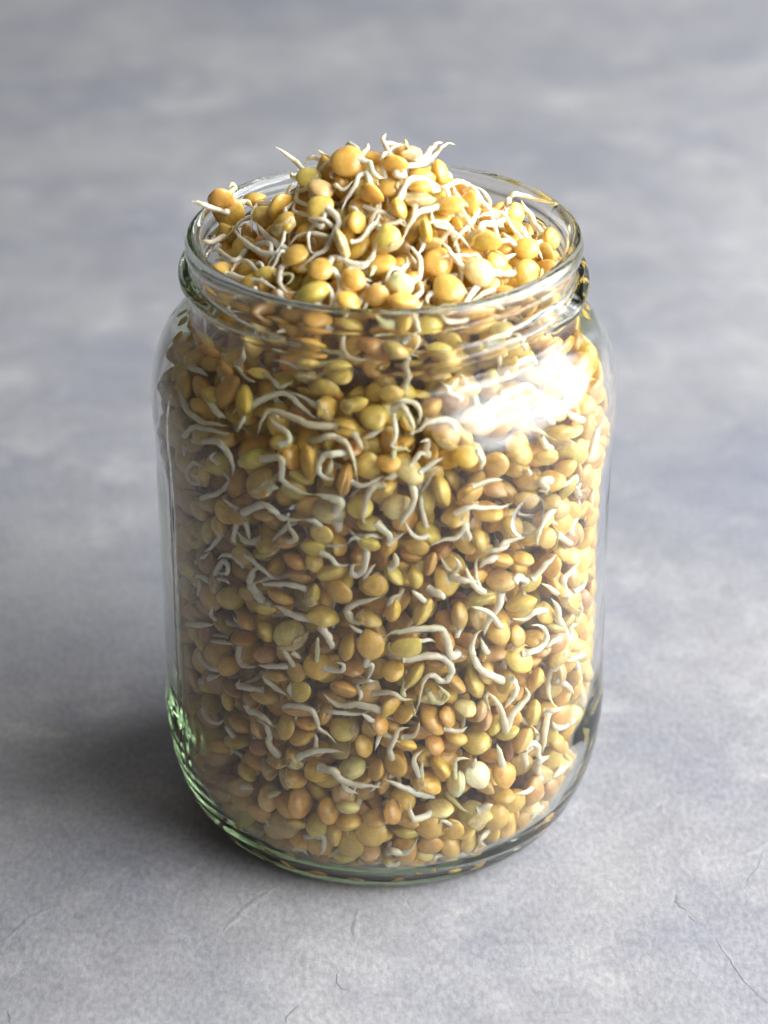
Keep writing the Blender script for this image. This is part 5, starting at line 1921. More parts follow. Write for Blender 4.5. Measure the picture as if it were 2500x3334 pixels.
-299,-311,173,-2,-6,8,32,19,
-12,447,774,2,6,8,33,17,
-438,-46,170,-8,-5,-3,34,17,
-138,423,962,-1,8,6,31,19,
-145,425,823,-7,7,0,32,18,
-201,402,1052,-5,8,-3,29,15,
-243,344,1130,-8,6,2,28,16,
356,-272,836,3,-9,0,34,18,
202,398,624,2,6,-8,29,15,
375,-262,924,8,-5,-3,29,15,
-406,-198,905,-7,-6,-4,32,17,
-415,-176,322,-9,-2,-3,36,20,
105,439,358,-3,10,-1,30,16,
-449,-7,953,-8,4,4,29,16,
-451,17,344,-9,1,4,28,15,
390,-218,460,5,-8,-2,31,16,
-379,237,416,-8,2,6,29,16,
-367,-106,1168,-6,-7,3,35,18,
-236,312,58,-9,-1,3,32,17,
-140,422,778,0,8,6,32,19,
390,187,159,4,9,2,31,17,
346,-238,1132,7,-7,-3,32,19,
-378,-54,1169,5,4,8,33,18,
-361,-276,967,-10,0,0,29,14,
357,171,1163,10,2,1,28,16,
-386,84,57,-7,6,3,30,17,
-168,406,346,-7,-5,6,35,20,
408,-150,127,10,-2,0,30,15,
-319,325,466,-8,6,-1,34,20,
-359,-276,827,-10,-1,2,30,18,
36,448,966,-4,9,1,28,17,
66,430,1092,-3,10,0,28,17,
259,327,1128,7,4,-6,34,19,
-220,393,746,-8,5,-4,28,17,
259,374,1047,5,9,1,28,15,
-447,-64,286,-8,5,-2,30,18,
406,182,775,9,1,-4,33,20,
442,74,265,5,1,9,29,17,
233,376,955,3,3,-9,29,18,
-414,-156,792,-5,-3,-8,32,19,
235,-367,164,1,-10,2,34,20,
401,-203,601,8,-4,4,30,17,
-231,-357,118,-3,-8,-5,30,18,
-414,23,105,1,-2,10,33,19,
-243,374,637,-8,1,-6,28,16,
77,443,643,1,7,-7,30,17,
-85,432,795,-7,2,-7,33,18,
-135,-403,118,1,-10,1,31,16,
-53,452,427,4,9,1,28,16,
154,413,164,0,10,2,29,17,
-335,-302,199,-4,-9,-2,28,15,
-213,342,63,0,9,-4,28,17,
290,246,1170,4,6,-7,33,18,
-191,402,888,-7,4,6,30,16,
409,176,454,9,-4,3,31,16,
410,195,989,8,6,-1,28,16,
372,166,67,10,1,2,30,18,
-365,256,755,-7,1,-7,28,17,
-203,-385,198,-7,-3,-7,36,21,
-344,298,600,-5,8,0,30,16,
409,45,83,9,-4,1,29,15,
-392,229,1010,-10,3,1,32,19,
435,125,569,9,-2,-4,30,16,
-36,456,562,1,10,0,30,15,
438,-22,1069,6,5,-6,29,15,
137,421,451,8,5,-3,34,21,
-339,-247,1113,-6,-3,-8,32,18,
449,63,416,8,4,4,32,18,
-412,-122,123,-8,-6,0,30,17,
-320,268,1140,-7,7,1,30,18,
-406,-174,408,0,-9,5,33,20,
-323,324,907,-6,8,0,30,16,
198,400,465,0,8,6,31,17,
-300,342,950,-6,8,-1,28,16,
-175,422,742,0,10,-1,28,16,
448,59,622,10,-1,-1,32,18,
432,23,1072,6,-7,2,33,18,
445,39,456,6,-6,6,29,16,
-383,7,1168,-9,-1,-5,29,18,
427,117,201,6,8,1,28,16,
297,316,131,9,4,1,29,16,
-156,417,880,-9,4,1,31,17,
402,-37,1139,7,5,5,31,18,
267,-326,100,8,-6,1,30,18,
-137,420,481,-9,-3,-4,32,18,
424,63,121,9,-3,4,32,16,
-350,-260,238,2,-8,-5,34,21,
-428,77,136,-10,-1,0,29,16,
-366,248,494,2,10,-3,29,16,
-442,-111,451,-9,-4,3,28,15,
-294,326,162,-8,6,-3,33,19,
84,442,753,6,8,1,31,18,
216,395,509,-1,10,0,32,19,
414,-185,700,6,-7,2,30,16,
108,431,605,9,4,0,30,18,
78,437,494,-1,5,8,29,17,
-106,-417,157,10,0,2,31,17,
160,419,286,2,7,-7,33,17,
-443,-60,788,-8,6,0,32,16,
-414,-181,221,-10,1,3,30,16,
-100,444,687,0,10,-1,31,16,
415,-182,540,9,-4,0,29,18,
-402,-179,1105,-10,-2,1,29,15,
419,148,926,2,3,9,28,15,
434,-115,486,10,0,1,30,18,
449,-69,618,9,2,4,29,15,
-292,-314,135,-7,-2,6,33,17,
456,2,564,9,-3,1,29,17,
-198,390,140,-5,8,0,30,18,
-418,156,441,-10,-3,0,34,18,
14,393,1164,-3,9,4,30,16,
-108,444,505,-5,8,1,30,17,
372,248,860,8,0,-5,28,15,
304,321,982,8,1,-5,34,17,
372,-262,510,8,-6,-2,31,18,
-436,-104,211,-10,2,1,36,19,
44,448,221,1,9,-4,29,16,
96,-438,185,1,-10,2,29,15,
-220,389,311,-2,8,-6,28,16,
-411,-189,674,-7,-6,-4,31,16,
9,453,257,1,10,-3,31,16,
272,362,515,1,10,1,31,18,
-432,126,310,-8,5,3,28,17,
444,13,298,6,-5,6,30,16,
456,-18,446,10,-2,-2,28,14,
-232,347,103,-5,8,4,33,20,
434,-83,421,2,-7,7,31,17,
428,149,664,9,4,2,31,17,
420,-135,640,5,7,5,34,19,
456,-28,497,10,1,0,30,15,
242,358,134,2,10,2,33,19,
-452,71,792,-9,3,-4,28,14,
-413,173,918,-10,-2,-1,34,18,
-426,-125,529,-8,0,-6,34,17,
-434,75,860,1,4,-9,33,18,
99,438,227,-3,8,4,28,17,
-141,426,439,1,6,8,29,18,
-68,407,1138,-7,7,1,28,16,
-359,-279,452,-5,-9,0,32,17,
-337,280,215,2,8,-6,30,17,
336,241,1146,7,6,-4,29,15,
245,375,419,10,1,3,28,14,
360,-258,156,8,-5,-1,30,17,
-400,-192,177,-7,-6,3,32,19,
-370,214,1104,4,9,0,30,16,
435,-92,743,6,-1,8,28,16,
-450,-40,638,-8,2,-5,30,17,
255,286,1168,3,6,-7,31,17,
-51,446,808,4,9,2,29,15,
-416,-172,266,-10,-2,2,33,18,
174,414,650,9,4,2,29,15,
452,25,965,8,-5,2,30,16,
-172,420,387,-3,8,5,29,15,
-279,349,549,1,8,-5,32,19,
98,-426,130,1,-9,-4,28,16,
-360,259,690,7,0,-7,30,18,
202,393,371,-2,6,-8,28,17,
-347,164,46,2,2,10,30,17,
321,-248,71,3,-9,2,29,15,
-414,153,554,-5,-8,4,29,15,
-409,-17,1150,-10,-3,1,31,18,
165,409,910,8,1,6,30,18,
-371,-253,282,-3,-8,5,31,17,
34,439,520,5,2,8,32,18,
-405,138,1082,-3,1,10,33,18,
-418,147,162,-7,6,-4,29,16,
296,346,331,7,7,0,29,17,
278,363,875,6,8,0,28,15,
-413,-79,121,-3,-9,-4,28,16,
422,-121,258,-1,-10,-2,29,18,
448,-50,978,10,-1,2,30,17,
168,406,1039,9,1,3,31,16,
-391,-227,599,-6,-4,-7,28,16,
-268,369,1004,-3,9,4,28,15,
237,382,991,-2,8,5,28,14,
-375,-241,779,-5,6,6,28,15,
416,195,268,10,2,-1,28,14,
66,435,675,-2,5,8,31,17,
338,306,273,6,8,0,30,15,
-348,-149,1167,-3,-8,-5,34,20,
-78,373,1166,-6,6,-6,33,18,
-130,418,726,-7,2,-7,34,21,
-386,226,236,-2,10,-2,28,16,
-264,372,402,-6,7,4,28,15,
387,-229,943,9,4,0,29,16,
398,-200,824,5,-2,-8,30,15,
33,419,80,2,10,0,30,16,
139,418,558,1,1,10,31,18,
349,-269,1047,2,-5,-8,34,19,
-454,3,887,-8,5,0,28,16,
-133,434,591,-2,10,0,30,17,
385,161,1137,8,4,-4,29,17,
93,440,940,-2,9,-3,28,14,
382,120,60,10,-1,2,31,17,
95,-387,76,9,2,4,33,20,
-361,172,1148,-6,-5,6,30,19,
380,-252,342,7,-7,-2,33,17,
-368,255,799,-9,-3,-4,28,16,
410,22,1146,10,1,-2,31,17,
83,445,1027,2,9,-4,29,15,
371,235,133,7,7,0,30,16,
-361,265,285,-3,3,9,30,17,
-44,435,300,6,3,7,34,20,
439,-50,1026,8,6,-2,34,18,
438,119,741,10,2,3,28,14,
51,438,833,9,3,-3,30,16,
-309,316,727,-6,-7,-3,33,20,
408,161,886,1,0,10,32,19,
-418,-160,570,-9,4,0,28,15,
394,-173,1102,9,-1,-5,29,16,
350,201,815,10,3,-1,33,20,
294,206,1026,4,-2,9,30,18,
324,-68,969,-9,-5,-1,33,20,
-304,240,671,-8,-2,-6,31,17,
179,331,562,-2,-6,-8,36,18,
-223,-177,1203,-9,0,4,35,20,
127,-357,381,0,3,-9,35,19,
304,194,1092,-5,7,5,32,16,
328,-131,752,9,1,-4,32,17,
-195,195,1188,-4,2,-9,31,19,
379,-7,809,0,1,-10,32,19,
-96,361,78,4,9,2,33,17,
-323,206,1080,-5,-8,2,31,18,
404,-40,258,-6,4,-7,30,15,
-346,1,1017,-9,-4,2,36,20,
220,-279,78,-6,5,-6,35,21,
-179,-343,185,2,9,-4,34,19,
-406,-19,335,8,-2,-5,29,16,
-259,-253,227,-7,1,7,33,17,
352,-10,707,1,-4,9,35,19,
-297,227,814,-4,5,-8,36,20,
-380,-58,302,5,0,9,31,16,
156,334,230,-4,-8,-4,32,17,
181,76,1350,-2,-9,-3,32,20,
-294,224,525,-1,1,10,30,16,
6,358,974,5,-1,-8,31,17,
29,346,862,-2,2,-10,32,18,
133,-294,1063,-6,-3,7,35,19,
10,379,398,7,7,0,35,17,
384,5,980,-2,1,-10,33,20,
-119,351,383,-9,4,0,33,17,
10,409,886,2,-9,3,34,20,
-393,-92,271,-2,9,5,31,16,
358,98,682,-9,3,2,32,16,
63,-339,358,6,-3,-8,36,20,
278,-287,747,-9,1,-4,32,19,
-318,142,1160,-10,2,2,34,17,
-404,49,675,2,9,4,32,20,
-218,259,478,4,2,9,32,19,
125,-308,710,5,2,-8,35,21,
49,303,1125,4,-6,-7,35,20,
-174,362,244,-1,-4,9,33,19,
333,208,277,-6,0,8,31,18,
210,-288,368,-4,-3,9,34,20,
-172,-203,1192,-7,-7,-2,31,17,
356,111,264,8,4,-4,30,17,
-282,-292,540,-8,6,-3,34,18,
104,164,1362,1,9,4,31,17,
-69,349,515,-4,-5,-8,36,19,
-67,-313,166,-4,-8,-3,30,16,
245,101,1195,9,3,4,29,17,
333,105,132,-6,8,1,30,17,
190,-326,147,-6,-1,-8,29,15,
303,-270,450,-8,-6,0,34,18,
-131,-376,851,1,8,6,35,21,
-99,-383,360,-5,-6,6,34,17,
-389,-111,862,-8,-2,-5,35,21,
344,-105,795,8,-3,-5,32,17,
-349,-102,1083,-4,3,-9,34,19,
-305,-184,475,2,5,-8,33,18,
277,-248,786,-6,6,4,29,18,
-347,178,745,5,5,7,35,21,
-202,336,810,-1,-7,7,30,17,
337,61,478,-9,-4,-2,35,20,
127,333,580,-1,-5,-9,31,17,
202,-301,744,7,2,-7,29,16,
193,273,1048,4,-8,-5,30,17,
408,74,385,2,-9,3,32,18,
-362,-188,328,3,8,-6,31,18,
-185,-279,846,9,-5,-1,31,17,
-94,368,995,-5,-1,9,31,18,
194,351,677,4,-5,8,35,19,
210,-267,911,-5,-8,3,35,19,
-261,-296,1032,4,0,-9,35,21,
328,37,375,-6,-7,3,34,20,
307,-32,100,-6,6,5,32,18,
218,-81,1266,-1,-5,-8,35,18,
224,230,92,-4,-9,1,30,18,
-169,-304,494,-8,1,7,32,16,
-277,203,458,-8,6,1,33,20,
411,-78,645,2,-3,9,32,17,
139,-323,622,5,8,-4,34,19,
94,-102,1404,-9,-5,1,32,16,
-238,-108,1258,-1,5,9,31,16,
137,102,1360,-5,-1,9,33,18,
216,262,1127,6,8,2,33,20,
-139,-340,292,1,5,8,35,19,
-107,-91,1358,0,-6,8,30,17,
-26,71,1443,9,-1,4,33,17,
345,-151,406,-7,-3,7,33,19,
362,-30,537,-4,1,-9,31,18,
140,358,775,-8,-5,0,33,18,
-391,-59,645,-3,2,-9,32,17,
-46,-352,401,0,-10,-2,36,21,
32,339,1246,-4,-6,6,32,19,
203,-274,281,3,0,9,32,19,
17,-27,1477,0,-3,-10,32,17,
-360,33,662,7,3,-6,32,18,
33,363,115,-9,-1,4,31,18,
180,363,751,4,4,9,31,17,
163,329,821,-4,-8,-4,34,18,
323,-198,914,-9,2,4,32,19,
118,-250,1217,-1,-6,8,33,18,
-5,389,135,-3,-9,3,35,21,
53,-237,1246,4,1,-9,31,19,
-240,59,1246,9,-3,-4,33,18,
-35,354,1122,-4,9,2,31,16,
-375,133,448,-6,4,-7,34,18,
-320,-171,807,8,5,4,36,21,
-2,-306,98,4,7,7,32,18,
238,248,366,0,-3,-9,30,17,
301,-148,265,-9,-2,4,31,16,
-316,248,350,10,1,-2,30,16,
286,-179,728,2,-4,-9,33,19,
-403,-32,471,-9,1,3,31,16,
-260,306,538,-2,10,0,31,17,
257,234,171,-2,-8,-6,31,17,
229,139,1178,-1,-10,2,35,19,
-32,-332,794,-6,-3,7,32,20,
409,82,500,10,2,-3,34,17,
262,223,562,10,-1,1,36,18,
-294,124,137,8,-3,-4,32,16,
358,-34,942,-2,9,-3,34,18,
144,-300,522,2,7,-7,34,19,
-135,206,1218,6,-8,1,36,20,
-400,-56,880,-3,8,-6,30,17,
317,92,629,-8,6,-2,34,20,
-357,31,454,0,9,-3,30,16,
376,93,996,-3,-8,6,35,18,
196,284,1202,-3,-8,5,31,16,
42,371,776,-2,-1,10,31,16,
-330,-49,316,-9,-2,5,34,19,
321,162,72,2,-10,2,34,18,
-44,-340,60,2,-8,-5,29,15,
248,329,547,8,5,3,29,15,
307,111,179,4,4,-8,31,16,
291,-244,538,6,-2,8,31,19,
-74,394,909,-5,-2,8,34,20,
224,120,1271,-2,9,3,33,16,
284,-7,1215,-8,1,6,30,16,
167,-239,77,-6,-8,-2,34,19,
50,366,287,-4,8,4,34,21,
95,-376,230,-8,2,5,30,16,
250,300,250,-1,0,10,31,18,
253,-228,141,2,5,8,34,19,
392,28,516,8,3,-5,31,18,
-150,325,517,-2,-8,-6,35,19,
-330,-172,161,4,8,5,32,17,
-149,-305,1079,3,-3,-9,36,19,
-104,-215,1227,-4,9,3,32,16,
274,-153,1120,7,-7,1,33,19,
339,172,905,7,-7,-2,30,18,
-284,-207,1082,-6,-7,5,36,18,
-107,360,1072,2,4,-9,30,18,
346,-68,1111,3,9,-3,32,18,
-181,356,958,-10,3,-1,35,20,
-177,-245,1288,-1,-10,2,33,19,
371,1,152,-8,1,-6,35,20,
213,291,163,-2,-1,-10,33,17,
-142,-331,644,-8,5,1,35,20,
131,321,487,9,4,2,34,21,
-53,-8,1469,-5,-6,6,32,19,
127,269,1231,9,-1,4,29,17,
378,-4,1028,4,8,-3,31,16,
-383,62,1005,-7,7,-2,33,18,
-300,-261,939,9,2,-3,34,20,
325,-229,714,-9,-1,4,36,19,
-322,-40,1205,8,-6,3,29,17,
343,-24,488,1,0,-10,34,18,
264,-259,216,9,-5,1,35,18,
-329,-128,378,-3,6,8,32,18,
-33,-373,487,-9,-4,-1,34,19,
336,127,940,-6,6,5,34,21,
156,294,1101,5,-1,-8,34,20,
323,-184,1079,-1,9,-5,35,19,
-51,405,475,1,-9,4,36,20,
22,408,724,4,-7,6,34,19,
-374,-97,445,5,4,-8,34,18,
352,-126,977,-6,-6,6,31,19,
352,193,370,6,8,1,32,20,
254,292,294,1,-10,-2,35,20,
-60,-390,174,0,10,0,34,17,
-262,-107,1193,-1,-3,10,33,19,
-349,68,622,5,-4,-8,34,19,
335,-70,1162,7,-6,-4,31,17,
360,118,1079,-9,-2,4,35,19,
-6,-160,1425,-1,-6,8,32,16,
212,-278,1168,-10,-1,1,35,18,
-231,-233,91,-7,5,-5,32,17,
-171,-56,1360,3,4,-9,30,18,
169,6,1389,-8,-6,-2,36,19,
-220,137,1301,0,7,7,31,19,
-320,-81,477,3,6,-7,31,18,
-313,20,1310,-1,-3,9,31,16,
64,-346,624,-1,-3,10,33,19,
388,98,819,6,0,-8,30,16,
-83,404,526,1,-10,0,33,18,
-227,73,1384,-9,1,-4,30,16,
-330,-43,912,9,-2,5,32,16,
46,-296,1240,-7,-3,-7,32,18,
-323,231,889,0,6,-8,33,20,
-167,342,580,1,-10,2,36,20,
-184,292,1192,-5,-7,5,34,20,
-49,-365,571,-7,0,-7,29,15,
335,43,941,-8,6,1,33,18,
-238,-267,1097,0,1,10,30,16,
289,182,1275,2,-4,9,34,20,
51,-373,285,5,6,6,35,20,
-346,41,712,0,-9,4,33,19,
187,-322,598,8,-6,-4,33,20,
-233,251,199,7,-1,7,33,16,
295,96,1185,-4,-5,-7,36,22,
258,-243,385,-2,10,-3,34,18,
-305,-162,1067,-1,7,7,29,17,
-58,379,810,0,-10,2,31,16,
357,-108,902,7,-5,-4,33,18,
-119,-343,707,7,-4,6,30,16,
68,203,1348,10,-3,-1,31,17,
-231,-282,356,-10,3,0,33,20,
372,-112,273,6,1,8,31,18,
325,-123,1296,-10,-2,0,35,21,
-38,373,999,4,8,-5,32,18,
159,-314,671,6,0,8,29,17,
-234,-286,733,0,10,0,32,17,
358,126,885,4,9,2,31,18,
-335,-96,845,5,4,8,36,22,
188,271,672,-2,10,2,30,16,
244,240,304,4,9,-1,30,17,
311,232,989,0,-10,-1,36,18,
-105,336,835,7,-7,0,35,21,
-237,230,925,-6,8,2,36,21,
-348,85,846,4,9,1,32,18,
150,-310,403,-8,-4,-4,34,21,
-108,-354,973,-5,4,-8,32,16,
-132,-362,580,6,-7,-4,35,21,
-185,249,1246,-9,4,2,30,17,
-388,132,500,2,10,-2,30,17,
-70,-276,1303,3,-2,-9,32,18,
-1,-106,1433,3,-10,1,31,16,
-275,-29,1228,-3,-8,-6,35,19,
145,328,127,-2,0,10,33,20,
7,334,422,0,0,10,35,19,
-111,236,1340,-9,2,3,31,17,
284,230,477,9,2,-4,30,16,
79,331,1079,4,3,8,32,19,
-242,-327,640,6,-8,2,30,18,
304,-186,344,-7,5,5,34,20,
328,-30,153,9,-2,5,33,20,
211,224,1304,5,8,4,34,20,
268,-110,1173,0,-1,10,31,17,
-229,-337,892,8,2,6,30,16,
-51,-309,1150,-7,7,-1,30,16,
-345,-120,770,5,7,-6,35,21,
338,-185,123,1,-2,10,30,18,
261,-217,981,-5,0,9,35,20,
-274,182,399,-1,9,-3,31,17,
239,292,807,4,7,5,30,17,
286,-297,650,-2,9,-4,32,18,
305,-167,679,0,8,6,35,21,
272,-77,1294,1,-10,1,33,19,
-379,24,870,-2,-1,10,30,15,
271,271,633,-8,-6,-2,33,19,
-230,-278,661,9,0,-3,32,18,
-336,63,981,-3,9,3,30,17,
-54,270,1172,-5,-7,-5,31,17,
-10,-384,827,9,4,-1,34,20,
-387,96,537,-4,8,-4,31,18,
-319,-197,646,-2,-10,1,30,16,
-358,-29,411,-1,6,8,32,18,
-208,346,383,6,1,8,33,18,
332,-70,1221,5,1,9,32,20,
277,234,772,-9,-4,0,31,19,
229,34,1315,0,3,-9,31,17,
207,-150,1241,-1,-4,-9,33,17,
-296,-39,1281,-7,-4,6,30,18,
-228,-92,1340,-6,8,0,32,18,
-321,-139,210,-5,6,-6,36,22,
242,313,901,-5,7,-5,35,22,
-316,-191,742,6,-8,2,36,21,
242,-324,197,6,-6,5,31,18,
-363,70,181,-6,-5,-6,34,17,
159,-313,215,2,7,-7,29,16,
-75,-336,545,5,5,7,30,18,
216,-259,1044,0,-3,-10,35,18,
407,47,795,5,-5,7,35,21,
256,186,82,4,5,-8,29,17,
-340,-20,714,4,1,-9,35,21,
-244,274,806,5,-7,5,36,20,
264,-316,290,10,0,0,29,16,
-328,138,1024,-2,8,6,30,18,
-167,-332,698,8,6,-2,33,20,
221,310,1067,3,-8,-5,34,19,
-18,-392,714,-2,2,-10,31,16,
332,118,1127,5,-2,-8,31,17,
-304,48,1162,-2,-6,-8,33,18,
202,348,841,-7,-4,-6,30,16,
-126,-328,472,0,6,8,30,16,
43,377,220,-4,-4,8,35,20,
297,161,820,-6,8,1,33,19,
48,-337,731,-7,2,7,36,21,
-146,22,1359,5,-8,1,35,21,
-59,342,402,8,-5,0,30,17,
243,246,917,-9,-4,3,32,19,
-22,171,1369,9,3,-2,34,18,
-72,214,1386,0,8,6,30,15,
-273,207,979,7,-7,-2,29,17,
-205,300,996,5,-8,4,34,19,
-224,-241,482,-6,8,-3,35,20,
-340,-36,100,0,-9,4,31,17,
-8,353,1283,5,-9,0,30,19,
288,-126,1280,9,4,-1,30,18,
80,-317,243,8,-4,5,29,18,
-374,73,426,8,3,-6,32,18,
-100,332,1193,-5,-8,0,35,20,
366,-115,696,-8,5,3,30,17,
23,238,1214,-6,-1,8,34,21,
303,51,85,2,-3,10,33,19,
104,382,382,0,-4,9,34,21,
174,33,1342,2,5,-8,35,20,
361,-170,235,-4,7,-6,32,20,
-338,220,195,6,-8,-2,35,20,
-88,126,1429,-1,10,-3,32,20,
-308,176,345,-6,-5,6,30,18,
-116,-391,556,6,-8,0,34,19,
-343,-45,640,5,7,6,32,17,
-406,8,699,-1,10,2,30,17,
385,-131,850,2,-9,3,35,19,
390,40,250,-6,-1,-8,29,16,
-70,369,670,-8,5,3,33,19,
214,-278,431,-8,5,2,34,17,
288,-204,263,-7,-7,3,33,17,
118,328,962,-6,3,8,31,19,
-185,-261,90,8,-6,0,34,20,
-228,263,1163,-4,4,-8,32,18,
-179,259,1103,3,8,-5,36,20,
11,-403,488,-5,-4,-8,30,18,
389,91,889,-3,-8,-5,30,18,
389,-62,901,9,5,0,32,20,
-82,104,1468,-7,4,-6,35,18,
2,-179,1345,3,10,2,32,19,
285,291,485,-2,-10,-1,31,17,
-243,294,316,-8,1,6,34,20,
45,-359,1118,8,0,6,30,15,
-360,-98,967,-5,9,0,31,18,
394,-52,360,3,9,3,33,18,
235,-288,566,-6,-2,-8,31,17,
-326,-77,215,-1,3,-9,36,19,
-270,272,163,9,-4,2,36,18,
-396,92,690,-8,2,-5,33,18,
222,-315,997,9,-3,-4,34,17,
221,-233,112,-2,4,-9,31,17,
-321,-225,309,7,-6,4,35,21,
-196,322,889,8,1,6,32,17,
-74,155,1383,1,-8,-6,35,19,
169,311,1158,0,10,-1,36,22,
-101,-204,1330,7,-7,-2,29,18,
182,326,458,4,5,-8,34,20,
-201,308,346,-6,-4,-7,34,18,
-358,-13,203,8,0,-6,29,16,
332,207,604,0,3,9,32,18,
-261,110,1178,7,-3,7,32,17,
-285,91,97,6,0,8,32,17,
6,353,667,-4,4,8,32,19,
344,-116,109,-5,2,-9,35,19,
77,-290,75,-6,-6,5,36,22,
-339,105,972,-10,-2,1,30,17,
-358,41,247,2,-7,-7,32,20,
-306,161,569,-2,-10,-1,36,20,
356,-16,237,0,-9,5,35,19,
75,-381,706,-8,-5,-5,33,19,
-248,-242,896,-2,-9,4,34,19,
225,44,1374,3,8,-5,29,16,
-131,345,644,0,7,-7,31,18,
-313,148,796,1,-10,-3,35,20,
-15,345,883,9,1,-4,35,19,
188,170,1259,-5,3,-8,35,21,
-29,-316,1095,0,-9,-4,35,19,
65,344,899,-1,6,8,29,17,
291,220,408,7,7,-1,29,16,
380,161,502,7,-7,-1,33,20,
293,154,1072,-2,5,8,35,19,
-320,92,888,-4,-3,-9,32,19,
-364,-61,1028,3,1,-9,31,16,
-370,-8,939,-4,-5,7,34,19,
-182,313,132,9,1,-3,33,19,
-218,310,660,-4,5,8,31,18,
-276,-205,769,-4,-9,2,32,19,
341,96,824,5,-5,8,35,20,
-252,219,1264,10,-2,2,33,19,
-400,70,901,-8,2,6,33,19,
-34,266,1271,5,7,-5,31,16,
-243,296,604,1,-2,10,31,16,
-368,193,947,7,6,4,33,17,
-284,75,1335,9,4,3,32,16,
307,146,993,-6,8,0,35,18,
4,-295,1134,-6,-5,7,35,20,
-300,39,1256,9,-3,1,32,20,
334,-86,700,-7,6,3,33,19,
190,-32,1330,5,8,0,30,17,
392,1,879,10,0,2,29,16,
170,206,1186,0,10,0,36,19,
-260,117,1265,-2,5,-9,29,15,
196,343,385,-2,-8,-6,30,18,
328,37,752,-8,3,6,32,16,
-140,-201,1358,6,-6,-6,32,18,
-150,273,1272,1,3,9,31,19,
-50,-64,1415,-7,-5,-5,35,19,
10,-330,940,-5,6,-6,30,15,
44,373,568,0,1,-10,33,17,
55,282,1194,8,6,-2,35,18,
-193,294,1065,2,7,-7,34,18,
-316,-250,879,6,-8,-1,31,16,
-90,-296,1208,-2,1,-10,30,18,
16,227,1359,-2,-9,4,36,19,
-218,314,507,6,-8,2,30,15,
-186,-306,405,-3,0,-10,31,19,
334,-104,1127,9,5,1,31,19,
355,146,242,-3,-6,8,32,17,
292,-297,240,2,-9,-3,35,21,
286,166,559,-2,-4,9,29,15,
226,262,216,-5,-1,-9,33,18,
148,363,273,-5,-8,-4,35,21,
143,277,1310,3,9,-1,34,19,
-378,-100,163,6,3,7,32,19,
-135,-334,432,-10,0,-1,31,18,
233,-255,320,-5,-8,4,30,16,
-50,374,194,-7,3,-6,32,19,
107,67,1380,-6,4,7,33,18,
-390,-109,1031,-6,5,-6,31,16,
260,-279,822,-2,-3,9,29,16,
-406,-69,366,4,5,-8,30,18,
6,-329,868,-7,-2,-7,35,21,
-414,-45,558,-10,0,-2,32,20,
-370,17,777,4,-3,9,29,17,
-270,-221,479,-1,-6,-8,29,18,
-378,-104,686,4,-8,5,33,17,
-350,169,501,-8,0,6,31,16,
390,-114,772,-1,8,-6,30,18,
330,162,489,3,10,1,33,17,
-308,-202,1008,7,-6,-5,29,17,
-322,160,975,-4,9,0,31,16,
-67,-294,102,-9,-1,4,30,18,
-266,-117,66,-10,2,1,36,20,
160,-357,228,-2,0,10,31,16,
173,-342,1032,0,10,-3,31,18,
159,-50,1359,-3,9,-3,30,17,
247,180,1137,9,-2,-3,36,18,
74,324,1246,8,-5,-4,29,16,
-332,30,154,-10,-1,0,34,20,
-376,89,284,7,-7,1,35,20,
-21,-314,1270,4,3,8,33,20,
272,232,821,9,1,-4,32,18,
150,309,289,8,-6,2,33,18,
365,29,575,0,-10,2,30,19,
-346,-200,380,10,-1,-1,31,16,
246,-307,941,-6,-4,-7,32,18,
324,97,83,8,4,4,34,17,
-331,208,310,-1,-2,10,30,17,
-327,21,823,1,-8,-6,32,19,
114,224,1186,7,-3,6,32,18,
264,248,717,4,-9,1,34,20,
-220,218,125,3,-8,-5,35,21,
273,-254,1061,2,3,9,35,20,
112,-352,570,-2,-10,2,30,17,
251,-288,697,-5,-8,3,33,19,
136,-322,285,3,-2,-9,36,20,
-110,-211,1274,3,4,-8,34,20,
48,-359,946,5,5,-7,34,19,
-133,354,776,4,9,-2,33,17,
120,-354,739,9,0,-4,36,21,
-256,-232,618,6,5,7,33,21,
372,153,691,0,-2,-10,30,18,
400,-89,825,-6,7,4,31,18,
-231,21,1362,-5,-4,8,30,17,
387,62,941,3,9,2,32,18,
-377,-23,880,-3,-9,4,32,17,
-157,-304,1009,-5,0,8,32,16,
-308,142,72,-2,2,-10,34,18,
60,-36,1420,7,-4,-6,36,18,
-322,266,442,-6,-6,-5,30,18,
-181,-275,265,-7,-3,6,35,18,
145,-333,348,0,8,-6,30,17,
-364,194,367,4,-8,4,34,18,
-2,340,596,-7,-4,-6,29,16,
-380,63,1097,-1,-4,-9,36,20,
317,238,528,2,-2,-10,29,18,
344,-70,238,-3,0,10,31,16,
397,-104,567,-6,-5,-6,34,21,
284,-171,502,7,7,2,29,17,
38,-339,822,4,8,4,34,18,
-363,-163,971,8,1,-6,35,19,
-193,266,930,-1,7,7,30,16,
-411,62,610,7,7,1,30,15,
-266,-193,647,-8,2,5,30,17,
-306,-116,886,-5,3,8,32,19,
192,270,386,3,4,-9,32,16,
-306,-138,993,6,-1,8,32,17,
-124,325,334,-4,-2,-9,32,18,
-44,394,954,-1,-3,-10,35,20,
-21,-395,762,-2,2,-10,33,19,
-251,273,379,-6,8,0,34,20,
-203,262,415,-6,7,-5,34,19,
-190,341,281,-8,1,-6,31,18,
294,253,361,9,-2,-4,34,18,
80,-395,338,-7,-1,-7,31,18,
-58,346,592,2,4,-9,32,18,
12,397,501,9,-4,-2,33,20,
-182,354,448,-3,-6,8,34,20,
-405,76,385,4,-9,0,32,17,
147,293,916,-6,4,7,32,19,
-175,205,1314,8,-4,-3,30,18,
369,96,190,5,-2,8,31,17,
117,370,1025,-6,1,8,34,19,
-353,-65,546,-6,-3,8,31,19,
278,309,397,3,-9,-2,32,16,
